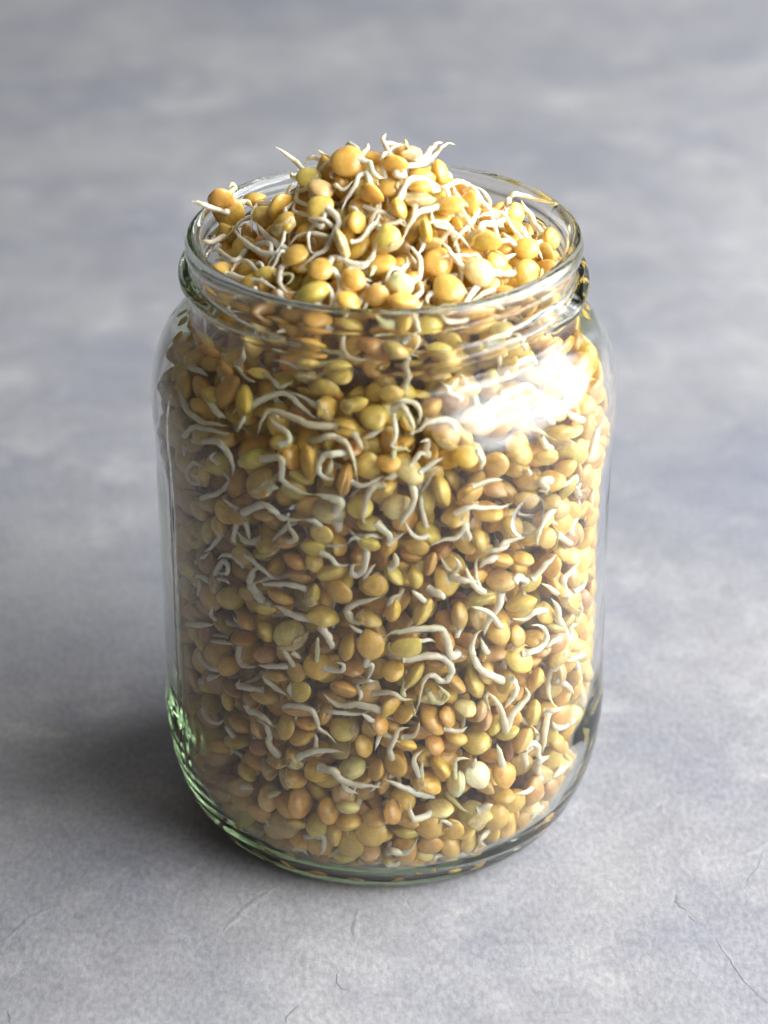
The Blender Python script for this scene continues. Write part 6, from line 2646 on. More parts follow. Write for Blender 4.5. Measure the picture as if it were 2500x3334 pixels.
-294,-209,412,-3,-5,-8,35,19,
-78,86,1386,8,7,1,36,18,
-67,-378,677,-4,1,9,35,19,
-334,-85,601,-3,-2,9,32,19,
-88,-202,1387,-2,8,-5,31,18,
402,-42,165,-10,1,-3,30,18,
-45,-354,142,-5,0,-9,35,21,
-88,362,960,-2,7,7,30,16,
-68,366,123,6,6,6,34,18,
361,-175,520,-2,8,-6,32,18,
366,-93,523,-1,-8,-6,31,18,
-84,373,440,8,3,-6,30,18,
286,170,866,0,9,4,30,18,
151,-293,336,7,0,7,30,15,
-297,-176,914,4,8,-5,29,16,
-212,-352,693,1,2,-10,30,15,
197,343,904,-1,2,-10,30,18,
87,-338,974,0,1,10,30,16,
-119,363,262,4,9,2,33,18,
-168,276,183,-5,-8,2,33,17,
-326,130,302,7,5,-5,31,16,
-409,-57,714,-6,6,6,34,17,
225,197,1220,-4,8,3,31,19,
-266,219,161,9,-4,2,31,16,
-387,127,857,-6,5,7,31,17,
-210,355,521,2,-9,3,32,17,
359,118,429,-3,1,10,32,19,
-288,-204,264,-8,-6,-3,32,20,
-360,-144,110,8,2,-6,34,18,
88,395,862,-8,6,3,32,18,
-257,-286,879,-5,8,3,33,19,
117,358,414,3,8,-4,34,18,
-122,310,563,2,9,3,32,17,
95,368,802,2,-2,-9,30,16,
230,-272,162,-10,0,3,36,19,
-382,26,1052,-1,4,9,33,20,
262,266,117,-6,4,-7,35,19,
284,-173,412,3,-9,-1,33,19,
-269,-324,280,4,-3,9,35,21,
375,110,755,10,-1,-2,31,18,
146,303,1016,4,7,7,31,16,
77,402,214,6,8,-2,33,18,
7,277,1324,-7,4,-6,35,20,
198,330,942,-6,3,-7,30,17,
174,-296,108,4,-8,-4,35,19,
129,320,416,-2,9,-4,35,19,
333,-64,765,7,-2,7,29,17,
328,-140,174,4,-1,9,29,15,
238,-219,1154,-1,-10,-2,34,18,
-16,297,1219,-7,0,7,30,16,
366,-68,1058,-9,1,-5,30,18,
-291,161,1227,3,10,0,34,20,
275,-220,59,5,-6,6,35,21,
334,-103,361,10,-1,-2,31,16,
43,342,1040,-9,-5,-2,32,17,
-280,-182,558,-1,6,8,32,18,
176,88,1408,5,-8,1,33,17,
356,35,304,1,9,-5,33,18,
-332,101,208,7,-1,-7,35,18,
-29,348,451,9,-4,0,30,15,
-384,71,832,5,6,6,31,16,
-324,60,1104,8,5,-4,30,16,
361,24,105,1,-8,-6,31,18,
-230,-306,548,7,-8,-1,30,16,
265,-208,183,6,-8,1,30,18,
168,293,726,-7,-2,7,36,20,
32,-384,1083,-3,3,9,30,15,
-29,345,1171,2,-2,10,30,15,
-172,-349,470,0,5,9,31,17,
217,-227,1110,1,1,-10,30,17,
228,232,1053,-6,-8,3,31,19,
-4,-340,613,-2,-9,3,34,18,
-57,-392,924,-7,2,-7,33,18,
83,-289,1320,0,6,-8,30,18,
-223,-245,721,3,3,-9,31,16,
46,-314,109,-1,1,-10,32,19,
-71,324,1030,3,9,-2,30,17,
407,-56,503,6,6,5,31,18,
273,-192,782,-9,-3,-2,32,18,
18,407,643,6,-6,-5,35,21,
80,258,1349,2,7,-7,29,17,
312,-109,203,-3,10,0,30,15,
108,-335,511,-6,-8,2,35,20,
-111,331,1130,3,-3,9,29,15,
-287,-292,745,-1,8,-5,30,18,
210,279,951,-7,-4,6,30,15,
-76,329,739,5,8,2,30,17,
-115,355,904,0,-5,-8,29,16,
214,-257,856,5,-3,8,33,20,
-127,-74,1445,4,-5,8,34,20,
-233,-323,845,10,1,2,34,19,
10,-352,222,-4,4,-8,34,18,
-38,368,294,-8,-5,-4,30,17,
-133,351,157,5,9,1,32,19,
-87,323,291,8,6,-2,35,20,
286,-265,615,7,-6,-4,35,21,
-185,283,589,3,2,-9,33,17,
-340,134,132,9,2,-4,30,17,
9,349,1023,-10,0,0,30,17,
-292,258,241,0,-3,-10,33,18,
237,107,1368,8,-5,-3,35,19,
242,242,462,-5,6,6,30,18,
-206,261,750,-9,3,2,35,18,
-398,-133,749,-1,6,8,30,16,
-342,-168,689,-1,0,-10,29,15,
219,165,54,-8,-1,6,30,15,
164,287,430,2,-7,-7,30,16,
-359,-7,485,-1,-4,9,34,20,
87,336,107,-3,1,-10,35,20,
-141,-254,1248,-10,0,3,30,17,
317,142,685,8,-1,-5,34,20,
15,-334,477,4,5,8,33,18,
155,-361,462,5,-6,7,31,15,
178,-258,1296,-2,-1,10,33,18,
287,160,338,7,4,-6,30,15,
274,98,1269,-2,-5,9,35,19,
-330,55,98,7,2,-7,33,18,
390,-8,320,10,0,-3,35,21,
-190,-170,1270,6,8,0,35,19,
44,374,1110,-3,-7,-6,30,17,
226,-261,509,-3,9,-3,29,18,
166,294,78,-8,-3,-5,34,18,
70,98,1450,4,1,9,33,17,
-413,29,993,3,9,-2,30,18,
194,-203,1310,5,3,-8,34,20,
124,354,1165,3,-9,4,29,15,
128,-372,1048,4,-8,-5,34,20,
184,-340,842,3,9,-1,34,17,
-210,313,713,-6,-1,-8,35,19,
-87,-350,921,-5,-8,3,31,19,
-268,-272,286,5,8,2,32,20,
-373,-150,578,2,-1,10,29,16,
-305,-47,132,-8,6,2,32,16,
-204,-267,771,-9,0,-5,32,20,
-3,-305,1179,4,-8,-4,30,19,
-374,38,131,-2,-7,-7,31,17,
-59,338,644,-3,9,3,36,20,
-325,146,1271,9,-3,-3,30,18,
248,-223,924,6,6,6,34,18,
-356,114,745,4,2,9,35,21,
-359,-193,603,8,6,-1,36,22,
-253,256,1061,7,-4,-6,34,20,
113,351,718,2,2,10,30,15,
-201,288,269,2,-1,-10,29,16,
373,-78,194,9,4,-3,36,19,
30,167,1425,2,2,10,34,18,
-194,-353,589,1,9,-4,29,16,
-307,-264,394,-8,-1,-6,34,18,
-324,-83,719,6,-1,-8,34,17,
-118,-394,276,1,-4,-9,36,22,
-253,21,1200,7,-3,6,34,18,
-261,-200,112,-9,3,4,29,16,
-388,-17,591,6,8,-2,34,20,
50,-258,1297,-8,1,-5,34,18,
164,-270,1169,-6,0,-8,35,18,
309,-191,979,-10,-1,-1,31,19,
119,327,622,8,4,-5,31,18,
-52,-273,1226,-2,-2,-10,34,18,
395,98,1038,2,3,9,33,20,
-153,302,240,-3,9,-2,34,18,
-243,-283,814,-4,-8,4,35,20,
321,-223,420,-2,-2,-10,35,22,
-31,-369,1068,6,-7,4,34,20,
-258,200,236,-6,8,1,30,15,
245,-7,1325,-5,7,-6,35,18,
19,312,81,-8,-6,2,30,16,
92,297,1160,7,5,6,34,20,
51,-166,1376,3,-5,8,31,18,
387,69,695,1,-10,3,31,19,
-314,169,701,-3,0,9,29,17,
235,-82,1202,-3,3,-9,32,18,
69,99,1404,-4,-6,-8,30,18,
-257,218,640,-5,8,1,34,20,
80,-333,903,-9,-4,-1,33,20,
-244,-156,1278,-2,-2,-10,34,18,
386,-77,714,-9,-3,3,30,17,
-69,-359,453,1,-4,9,32,16,
263,251,1020,-3,0,-9,29,14,
-76,218,1317,-2,7,7,34,19,
-81,-352,624,6,3,-8,32,16,
295,-148,1232,7,-6,2,31,17,
310,-138,820,6,6,-6,29,15,
64,349,370,-3,8,-6,30,17,
-258,-303,459,4,7,6,31,18,
-348,92,484,4,-5,8,31,16,
147,216,1348,-4,-8,-4,32,16,
-288,210,754,-1,-7,7,34,19,
324,176,944,-5,2,9,36,21,
157,-216,1173,-7,7,1,36,18,
-245,-286,127,3,1,-10,33,20,
338,45,1244,7,-7,0,32,16,
-108,-357,762,-6,8,-2,29,18,
323,58,858,8,6,-2,36,19,
345,193,545,-8,-5,2,36,22,
99,262,1273,5,-7,-5,30,19,
-201,135,1367,4,1,9,35,18,
340,58,1297,-1,5,9,33,19,
-164,313,777,-9,3,3,32,20,
-366,144,352,9,3,-2,32,20,
-144,160,1388,-8,-4,-6,33,20,
-306,124,394,0,2,10,36,18,
294,-180,834,-6,5,-6,35,18,
-256,-279,986,4,9,1,33,20,
337,-184,638,-8,-6,-1,34,19,
303,-231,856,9,-1,5,30,15,
93,338,219,1,-9,5,31,19,
309,281,771,-6,-5,-6,32,19,
242,320,736,8,-3,6,31,19,
296,72,52,0,2,-10,36,21,
-298,12,61,-10,-1,1,33,17,
274,188,241,-4,9,1,35,19,
280,-234,1107,-2,-3,-9,36,21,
-322,-306,888,-7,3,-6,30,17,
-30,372,245,4,-7,6,36,20,
-146,-379,945,-2,8,5,33,19,
207,249,1237,-2,4,-9,35,18,
387,121,536,-8,2,-6,33,16,
-215,-142,1363,-7,-6,2,32,18,
-100,301,1082,-3,-8,-5,30,18,
-43,-359,852,5,-2,-8,34,19,
295,-107,70,9,-4,1,34,19,
104,-229,1280,-9,2,-2,34,19,
202,-344,522,0,10,-1,32,19,
411,66,632,9,4,0,33,16,
273,183,595,1,1,10,33,18,
-20,127,1440,-1,8,6,34,20,
261,-319,394,5,9,2,36,19,
-266,232,322,-7,-7,-1,34,19,
-198,45,1316,-9,1,-5,30,17,
-277,303,340,2,-9,-5,31,18,
-179,302,61,-10,-1,2,29,18,
58,233,1299,-5,-1,8,29,17,
135,269,51,4,-6,7,30,15,
258,-221,1020,1,-2,-10,35,19,
-359,-139,472,-7,3,6,33,17,
-272,163,1145,-5,-8,2,32,19,
-387,-95,589,1,9,-4,36,20,
-182,-306,601,2,-6,8,34,21,
-4,-379,876,-1,4,-9,31,16,
126,350,853,-1,4,-9,31,16,
398,37,734,-5,8,-4,32,17,
-378,-57,244,-2,-7,7,34,18,
355,162,748,-8,2,-6,32,17,
-246,-257,566,-2,9,3,30,15,
-376,152,181,8,-1,6,30,18,
-56,323,357,0,2,10,31,18,
-200,-139,1205,-6,-8,-2,33,19,
-363,166,638,-5,-8,-1,36,20,
333,114,730,-4,-9,-2,30,16,
290,-271,303,-6,-5,6,34,18,
-161,115,1326,-1,-6,-8,32,20,
-300,-130,1162,-2,-10,0,30,16,
276,-188,564,4,-8,5,30,18,
391,-25,649,-3,9,-2,34,18,
-312,-166,377,5,-8,1,33,20,
107,392,484,-2,8,-5,29,15,
-204,256,308,6,8,-2,30,18,
-245,197,1117,1,-2,-10,35,19,
313,160,1221,-10,0,-2,36,21,
-59,38,1493,-9,-5,1,31,19,
211,-308,220,-6,4,7,33,18,
-242,-298,248,2,-5,8,30,17,
-327,246,523,10,-3,0,30,16,
336,-216,492,5,3,-8,31,16,
-322,100,1049,-5,8,2,32,16,
-361,-128,258,-3,-9,-4,33,16,
303,-112,1212,1,-9,4,30,17,
-158,328,1051,-9,-3,2,34,17,
-11,-383,599,2,-4,-9,31,19,
96,318,662,-8,-4,-6,31,18,
274,59,1326,-4,9,-3,32,17,
12,346,182,-10,-1,0,31,18,
-307,264,800,-2,-8,6,33,18,
-288,-261,1086,3,0,10,36,19,
-167,-165,1323,-6,8,1,34,19,
205,265,496,-9,0,4,29,17,
-42,317,1260,4,-1,9,32,18,
193,-269,633,0,10,-2,30,16,
-171,283,470,-4,-8,4,32,19,
57,-257,1207,-2,7,-6,31,18,
-325,-218,133,5,1,9,34,20,
291,172,762,7,6,5,33,18,
69,364,524,-8,1,6,30,18,
251,109,1317,-6,2,-8,34,21,
314,-164,77,-3,-4,9,29,16,
326,28,1062,-4,-1,-9,35,18,
-380,149,992,-1,-8,-6,31,16,
-335,190,236,-10,-1,3,30,17,
-154,318,659,10,2,-3,30,15,
57,377,618,-4,8,-4,35,18,
-112,29,1436,-7,6,5,30,17,
-209,-350,271,2,-6,-8,33,17,
350,38,709,4,9,-2,30,16,
-135,-357,166,3,2,-9,31,16,
0,-375,978,7,-6,5,35,20,
-269,307,654,8,-5,4,30,16,
-132,319,732,-3,8,-6,32,16,
-273,182,926,6,1,8,34,18,
-288,-269,340,-2,-6,8,34,19,
-122,276,1233,-10,1,0,34,18,
-269,-152,1115,-9,3,-3,36,18,
227,-332,890,-8,-1,6,36,18,
-156,-346,901,-3,-2,-9,36,20,
170,352,1008,-5,1,8,34,20,
-190,-353,960,-5,9,2,29,16,
-307,-265,194,-2,-10,-2,33,19,
366,-121,187,5,8,2,30,18,
-134,386,556,-3,-9,-2,30,15,
237,-330,642,-7,0,-7,34,20,
-263,184,1191,-6,-7,-3,32,17,
345,-1,905,8,4,-4,30,18,
125,-343,193,10,3,1,32,19,
-311,109,921,9,2,2,29,16,
-90,-307,1109,3,10,1,35,22,
-346,-186,250,0,9,-5,30,17,
332,112,379,-9,1,-4,32,20,
322,-121,621,-5,-5,-7,32,19,
-227,262,854,-9,-3,-3,31,16,
-41,-385,242,2,-6,8,30,18,
-304,152,235,2,9,3,30,17,
-70,-356,323,-9,3,4,33,19,
-197,135,1245,-1,3,10,33,17,
-329,74,401,5,3,-8,33,17,
-290,156,745,-6,1,-8,33,20,
-60,-280,1259,-3,-4,8,29,16,
-238,-6,1263,-9,-3,1,29,18,
-201,-332,1000,-1,3,-9,33,18,
2,-254,1350,-4,3,-9,29,15,
-41,310,128,9,4,2,31,16,
-378,-145,202,-7,-7,-2,33,17,
317,122,278,-4,5,8,33,20,
-327,240,598,-2,7,-6,33,20,
-176,73,1398,2,-10,2,35,20,
-333,29,1218,0,9,4,30,19,
398,-39,838,0,-1,10,34,20,
-184,-111,1341,-7,4,6,31,17,
268,212,957,8,0,6,34,19,
-95,-318,1023,1,-4,9,34,20,
46,-395,639,-5,-2,9,33,18,
156,328,336,2,3,-9,33,18,
320,77,1246,3,-9,2,30,17,
308,258,569,-4,1,9,31,16,
-332,78,785,9,-3,2,35,17,
3,401,327,-4,-9,0,31,17,
-367,-134,656,5,-5,-7,36,18,
74,-341,782,3,-5,-8,30,18,
-51,-221,1339,-7,-7,1,32,18,
-29,418,577,-2,-9,-4,32,20,
-200,-272,1032,-4,-4,-8,33,19,
284,-23,1280,7,1,-7,33,20,
-123,-311,932,1,4,-9,31,16,
-177,-280,1105,0,-8,-7,35,18,
-393,10,403,7,6,3,30,16,
-245,306,973,4,3,9,32,16,
53,-371,522,0,9,4,35,21,
176,128,1377,-3,-8,-5,32,19,
-380,-21,116,-9,4,2,36,22,
-405,40,818,5,8,-1,35,18,
-189,-289,361,10,-3,-1,32,17,
-22,-327,1016,6,-7,5,35,18,
-237,84,1312,-8,1,-6,30,16,
-161,242,1150,-1,-6,8,32,16,
47,352,816,4,-8,-4,29,18,
-89,-388,774,4,-3,9,30,18,
-379,41,333,-8,3,5,33,18,
-38,14,1448,-5,-8,3,34,21,
28,-327,287,0,6,-8,29,17,
-110,-380,476,-3,-7,-7,32,17,
-247,-51,1362,-7,4,-6,29,15,
-324,-71,792,0,8,5,34,19,
-26,337,828,-5,-4,8,30,16,
-91,-316,893,-7,6,-3,31,19,
272,275,537,7,-4,5,31,18,
192,-172,1195,-8,-6,2,30,17,
-141,328,874,-5,-7,-5,30,17,
234,6,1266,-9,-5,1,34,18,
-47,-395,277,5,-1,-8,31,16,
152,187,1321,4,-8,-5,35,20,
43,-365,115,4,9,-3,35,20,
-18,234,1236,5,5,7,34,19,
302,-222,175,10,3,-1,35,18,
303,160,414,-5,5,7,31,18,
-151,-302,312,2,-5,-9,36,21,
39,-378,765,-3,-4,-9,31,16,
-242,-335,805,1,-3,-10,30,17,
-290,181,667,-6,8,1,30,15,
291,183,453,6,8,1,33,19,
-5,376,817,-7,-7,4,31,17,
-90,335,479,5,-3,8,34,18,
-83,-18,1400,-6,8,2,31,19,
-366,-22,368,3,5,8,33,16,
-363,-188,766,-8,-5,-2,29,16,
92,-325,856,-8,-2,5,32,20,
335,209,660,10,-2,-2,34,19,
-351,-95,345,-8,6,-2,35,22,
155,347,616,8,6,3,30,17,
-117,-314,773,-8,6,3,29,17,
-327,-250,796,3,-8,5,35,20,
-301,-197,856,4,-3,-9,30,16,
-323,-133,962,2,1,-10,30,18,
-349,46,1256,9,-1,-4,33,16,
-132,362,432,-8,5,3,30,17,
-74,330,241,2,-5,-9,34,21,
-208,249,1292,-1,10,-2,29,17,
279,-214,479,-1,-10,-2,31,18,
-284,-81,1237,-6,4,7,29,15,
-76,320,691,6,-8,2,30,15,
-79,379,1042,4,-9,-3,32,16,
88,314,64,1,5,9,34,17,
-235,175,1242,-4,-8,-4,30,15,
-102,-344,234,-2,8,-6,35,18,
312,177,299,0,10,-1,29,18,
248,236,613,-10,-3,-2,30,18,
-331,-101,82,-8,2,5,33,18,
-146,-365,216,-6,-7,-5,32,17,
225,-292,1086,2,10,-2,33,18,
-332,19,574,-4,8,-5,29,18,
268,-174,109,-5,-8,3,30,16,
1,-246,1248,-6,-7,4,32,18,
-241,227,511,9,0,4,31,16,
-378,145,942,4,8,5,30,17,
231,-335,465,-1,9,-3,35,19,
-202,-238,1100,3,9,-2,31,16,
-148,363,303,1,-3,10,34,21,
359,-169,854,-5,-7,-4,30,16,
416,1,594,10,3,1,30,17,
-34,258,1360,-7,-3,-6,32,17,
-369,-6,538,7,1,-7,34,19,
344,-102,430,-7,-6,-3,33,20,
212,-206,1261,6,-5,6,36,18,
18,288,1255,0,2,10,31,19,
144,-229,1342,10,1,2,33,18,
142,352,891,-9,2,-5,32,18,
7,76,1493,-5,-8,0,36,18,
-337,-141,526,3,10,-1,34,18,
272,-299,1037,10,3,1,30,18,
-262,247,554,4,2,-9,30,16,
6,327,793,-8,-4,-4,35,20,
116,-366,830,-7,2,7,31,19,
-11,326,230,-2,8,5,29,15,
83,-394,971,10,0,1,35,20,
181,-325,274,9,-2,-4,31,18,
-312,-139,616,-7,7,-1,34,20,
35,-384,1049,-6,-3,-8,30,16,
387,-77,454,-7,-1,7,34,20,
292,24,1161,2,-3,-9,31,18,
-124,90,1407,-2,5,8,33,16,
187,-96,1316,-6,4,7,34,20,
-198,266,518,5,6,6,30,16,
84,-374,398,9,3,3,32,18,
-165,321,400,-3,-9,-3,29,17,
95,-248,1178,-8,0,-6,30,16,
-106,-368,1092,-10,3,0,30,16,
-190,-303,218,-1,10,-2,32,20,
114,190,1383,-5,-5,-7,32,18,
210,298,1007,7,7,0,32,19,
68,19,1462,-8,4,-5,29,17,
-130,310,933,-9,0,-3,32,18,
-5,328,711,3,3,-9,31,17,
-156,-44,1420,-1,0,-10,35,18,
246,-308,771,-4,0,9,30,17,
-92,-391,898,1,-8,-6,30,17,
-193,-9,1384,-8,-1,-6,30,16,
260,289,859,7,-2,-6,31,16,
286,169,990,8,-6,1,30,17,
86,-356,455,5,2,-9,29,15,
106,54,1469,1,2,10,34,17,
318,82,551,-3,10,1,31,16,
-310,-261,547,-10,3,-1,30,17,
308,154,625,-8,5,3,36,19,
403,26,667,5,-2,-8,34,18,
-155,293,360,-3,8,-6,32,19,
379,95,361,0,1,-10,29,15,
-245,304,912,7,7,2,35,19,
204,303,307,3,9,3,30,16,
274,232,1254,4,9,3,32,16,
217,-202,74,-6,2,-8,31,17,
368,5,1112,3,-7,6,32,16,
-88,283,63,-3,8,-6,30,18,
362,-15,450,4,-8,-4,29,16,
109,-291,1177,4,-9,-1,31,16,
-339,165,456,-9,-4,1,32,18,
315,72,204,-6,7,4,34,19,
342,13,1195,-2,10,1,34,21,
380,-117,620,10,-2,0,31,18,
211,-253,563,-6,7,-2,34,18,
373,-162,671,2,8,5,29,18,
113,343,357,0,8,7,33,17,
165,-91,1359,-1,-5,9,33,17,
-372,-139,298,1,3,-10,31,18,
15,-401,398,5,4,-8,32,18,
361,-174,806,0,1,-10,31,18,
272,-25,1168,-3,-6,-8,30,18,
301,272,275,0,8,-7,30,18,
-136,241,56,-4,-6,7,30,15,
76,-187,1311,9,-3,-2,32,17,
45,400,449,0,3,10,30,18,
324,-100,1020,-7,5,-5,36,20,
131,367,1076,0,-1,10,30,16,
-196,-307,123,-6,7,-3,34,19,
184,368,436,-7,-6,4,30,17,
310,-33,1158,-8,1,5,29,17,
-6,397,760,3,-2,-9,31,16,
-178,362,1006,1,-2,-10,32,17,
242,-224,632,-4,7,6,29,16,
-376,97,584,-6,0,-8,34,20,
-331,-98,1239,0,1,10,33,18,
-100,326,147,7,-6,-4,31,18,
47,-327,437,-1,7,7,30,15,
-330,91,1282,9,-1,4,35,20,
79,324,603,5,-5,7,29,16,
-359,-174,522,4,6,7,29,18,
163,-152,1353,5,9,-1,31,18,
131,106,1427,2,6,-7,34,19,
-212,199,63,-8,3,-4,33,18,
-159,290,1018,-6,-4,-7,33,20,
143,-341,780,-7,2,-7,34,19,
-346,-90,125,-10,-1,3,30,17,
356,-156,321,-6,-7,5,34,17,
330,191,718,5,5,-7,34,20,
297,-250,117,-6,5,6,29,16,
222,247,994,-10,1,2,32,19,
-351,39,536,4,9,2,30,18,
172,324,172,0,-10,0,34,18,
184,155,1198,8,-4,-5,35,20,
-238,306,266,-9,3,2,32,17,
317,226,915,-4,9,3,32,18,
424,-14,905,4,-9,-1,29,15,
-242,-227,345,4,-6,-7,30,16,
-321,126,530,-6,-1,8,32,16,
274,-184,936,8,-3,-6,29,15,
-402,-98,937,9,0,4,32,18,
-240,-266,1134,-9,0,4,32,17,
-142,-298,183,2,9,-4,35,22,
120,206,1236,-3,-10,2,35,21,
-321,-189,94,0,2,10,30,18,
327,58,1114,6,-2,8,36,21,
-348,-111,921,0,7,7,34,19,
394,62,318,-4,6,7,29,15,
250,-132,1216,-9,2,-4,32,18,
-103,-322,100,10,-3,0,33,19,
-266,-229,832,0,0,10,31,17,
333,-62,294,7,4,-6,34,19,
-328,24,361,-7,0,8,29,17,
234,242,1180,-5,-5,7,34,17,
300,-143,456,4,9,-3,33,18,
-172,244,1206,1,-5,-9,29,15,
218,-223,1203,4,-2,-9,33,18,
343,-219,317,-4,8,-4,30,16,
96,-322,1029,1,4,9,35,19,
172,-356,904,7,-4,6,35,18,
191,316,646,6,6,5,30,16,
220,316,504,0,-2,10,36,20,
-274,-322,405,10,1,2,33,17,
-319,93,583,-5,3,-8,29,16,
363,162,1031,-7,2,7,36,22,
258,293,348,-2,8,5,29,18,
313,123,511,7,7,2,32,18,
49,-414,589,3,-6,-7,31,16,
327,70,419,7,-2,7,33,16,
274,293,690,7,-6,3,31,17,
69,352,168,7,7,0,35,18,
-329,-209,921,5,-8,-4,30,16,
356,148,387,-9,-4,-3,30,15,
-388,-73,800,-1,-9,5,33,20,
314,-229,1039,0,-3,-9,30,18,
98,339,276,-10,-3,-1,31,18,
-232,221,1223,2,-4,-9,34,18,
-280,214,705,6,2,8,32,17,
204,-37,1383,-5,-8,-4,30,18,
-81,219,1220,10,2,-2,31,17,
150,-296,584,0,10,0,34,21,
-321,-121,1119,-6,1,-8,33,17,
-401,20,501,7,1,-7,32,19,
125,387,629,1,4,-9,33,17,
177,-307,1004,-3,-9,0,30,18,
-306,234,995,9,-1,-5,32,18,
-251,299,697,-7,6,-4,29,16,
-218,143,1192,-10,2,-2,33,19,
307,-253,350,-7,-5,-5,33,16,
169,-272,1104,3,8,5,32,17,
86,319,798,2,-8,-6,31,17,
-342,161,893,-3,-5,-8,32,17,
-132,291,1179,-3,7,7,32,18,
-252,-217,962,5,4,-8,33,18,
393,-59,998,0,-1,-10,31,19,
3,359,539,0,-8,-6,32,16,
381,106,931,2,-1,10,30,18,
-161,-338,835,9,-3,2,32,18,
55,362,969,-4,-9,-1,30,17,
148,290,224,4,-7,6,29,17,
202,-326,403,-4,8,4,30,16,
-70,224,1269,-3,-6,-8,33,19,
-362,161,1069,-8,-1,6,31,19,
217,-256,753,9,-4,3,30,16,
-235,-219,1308,-9,2,-4,35,18,
201,159,1353,-1,-4,9,30,16,
260,265,1109,10,2,-2,34,21,
-313,-204,1126,2,-7,6,33,17,
298,218,869,-2,-3,-9,34,19,
399,25,445,4,-7,6,31,18,
-253,-160,1251,2,1,10,30,15,
-242,189,1309,1,-10,-1,32,16,
60,387,1034,6,2,-8,31,16,
-316,-154,436,7,5,4,35,21,
-267,271,949,4,-8,-5,35,19,
-248,-230,404,5,-8,-4,32,19,
112,-327,115,-5,8,-1,31,16,
-256,248,456,-4,9,1,30,17,
-386,-55,988,-4,-5,8,33,20,
-374,-54,1082,7,4,6,33,17,
182,-370,762,3,-8,-5,32,16,
-214,344,765,-4,-4,8,31,18,
-282,-163,166,0,10,0,30,17,
-353,-153,855,-9,3,-3,29,18,
-218,360,906,-5,9,-1,32,19,
-133,-264,89,-8,-4,-5,31,18,
-144,-309,102,-2,9,-3,33,20,
324,-43,1014,1,-10,0,30,18,
-201,-270,310,1,-9,-5,33,19,
90,371,668,2,-9,4,33,20,
-332,29,932,7,-4,6,33,17,
-312,-257,683,-8,-6,0,35,18,
-49,-341,898,-8,5,-2,30,17,
-397,96,637,-8,-4,4,30,18,
-283,-250,738,3,-10,-1,32,16,
-327,180,838,-3,9,-1,32,16,
-55,-164,1365,-2,2,-10,36,19,
197,-306,789,4,-7,-5,32,17,
-39,387,1081,-1,6,8,32,16,
391,112,322,10,-2,2,34,18,
-277,-212,150,-6,0,-8,31,16,
309,105,1021,2,-8,5,30,18,
292,33,1249,5,8,-3,34,17,
375,-94,378,-2,2,-10,32,17,
230,-105,1311,-10,0,-1,30,18,
378,-18,390,4,9,-2,34,19,
-85,314,1303,7,-5,-6,36,21,
-325,190,129,0,7,8,31,19,
-101,-310,1162,-8,0,-6,30,17,
346,31,631,7,-6,4,31,17,
-290,116,1216,1,-5,-9,33,20,
-170,-281,441,9,4,4,36,18,
-104,345,599,10,3,-1,35,19,
102,371,957,9,-4,3,30,18,
-257,315,1014,-7,5,6,36,20,
239,296,432,5,6,6,35,18,
-219,319,1110,-9,1,5,30,16,
122,388,330,8,-2,5,34,18,
-210,265,76,9,-4,1,32,17,
-105,26,1393,0,-3,-9,32,19,
279,-67,49,0,2,10,29,17,
393,-82,328,-3,-9,-3,30,19,
-292,228,414,-10,-3,-1,33,19,
309,90,1084,7,2,6,31,19,
33,-325,1048,-5,9,0,35,21,
-245,-232,56,-1,3,-10,32,17,
177,279,126,-5,2,-8,32,18,
-351,103,643,-3,-7,-7,32,19,
-326,78,713,-3,-9,-3,35,20,
-310,164,1059,9,-2,-5,33,19,
54,332,262,-5,1,8,33,20,
32,326,1302,9,4,0,29,16,
119,26,1439,6,7,5,31,17,
160,270,1259,-5,-4,8,31,19,
-173,-321,772,-6,7,-4,34,21,
326,119,575,-5,-3,8,31,16,
7,298,1171,-3,-7,-6,35,18,
-161,288,695,-6,2,-8,29,16,
161,296,622,9,-3,-2,32,16,
-18,-393,557,-2,9,3,31,19,
221,330,199,8,-2,6,34,17,
85,-285,1127,-8,-4,-4,34,20,
158,356,506,3,-4,9,32,18,
2,339,1082,-3,10,-1,32,19,
-343,12,1095,-5,4,-8,31,16,
61,392,360,7,7,1,31,18,
0,-265,1309,3,-1,9,31,16,
117,-320,935,5,2,8,35,21,
-42,-364,978,-7,5,-5,30,17,
-363,-61,497,-8,3,-5,31,18,
-283,-168,705,-4,-7,6,32,17,
353,-202,752,-7,4,5,29,16,
-51,-129,1393,1,-10,-3,30,16,
314,-172,777,-1,8,-6,32,18,
23,207,1393,-2,5,-8,32,18,
-350,4,620,3,5,8,29,15,
333,-48,1263,-4,-9,0,31,18,
359,143,976,-2,-7,-7,31,17,
276,-250,669,0,-6,-8,35,21,
-104,-247,1181,10,-1,-1,30,18,
348,47,1025,8,2,-5,34,17,
-350,220,770,2,-9,4,32,16,
193,275,603,0,2,10,30,18,
244,-222,284,-3,4,9,33,17,
-376,-84,405,0,0,-10,33,20,
-251,-275,172,-7,3,-7,33,19,
-282,-135,1232,3,-6,7,32,18,
-242,-238,785,5,-6,-6,31,19,
273,-292,542,8,3,-5,34,20,
-164,294,964,3,4,-9,36,21,
375,34,211,5,1,-9,30,15,
-168,-342,522,-4,0,9,29,16,
-218,99,1221,1,-8,6,31,17,
24,-121,1393,3,8,-4,31,16,
62,56,1407,-2,-9,-5,31,18,
-80,292,113,4,-2,-9,30,16,
287,97,1136,-3,9,-1,32,18,
349,-52,102,7,-2,-7,30,16,
-210,293,213,-5,1,9,29,17,
357,-177,1013,1,-10,2,35,19,
-11,372,924,-6,4,7,32,18,
-211,-270,910,6,-8,-1,34,20,
-71,377,757,-8,4,4,29,16,
106,-324,805,10,2,0,29,18,
363,136,630,0,8,-6,29,17,
-137,-308,579,-5,9,2,32,17,
209,-348,716,4,9,1,32,20,
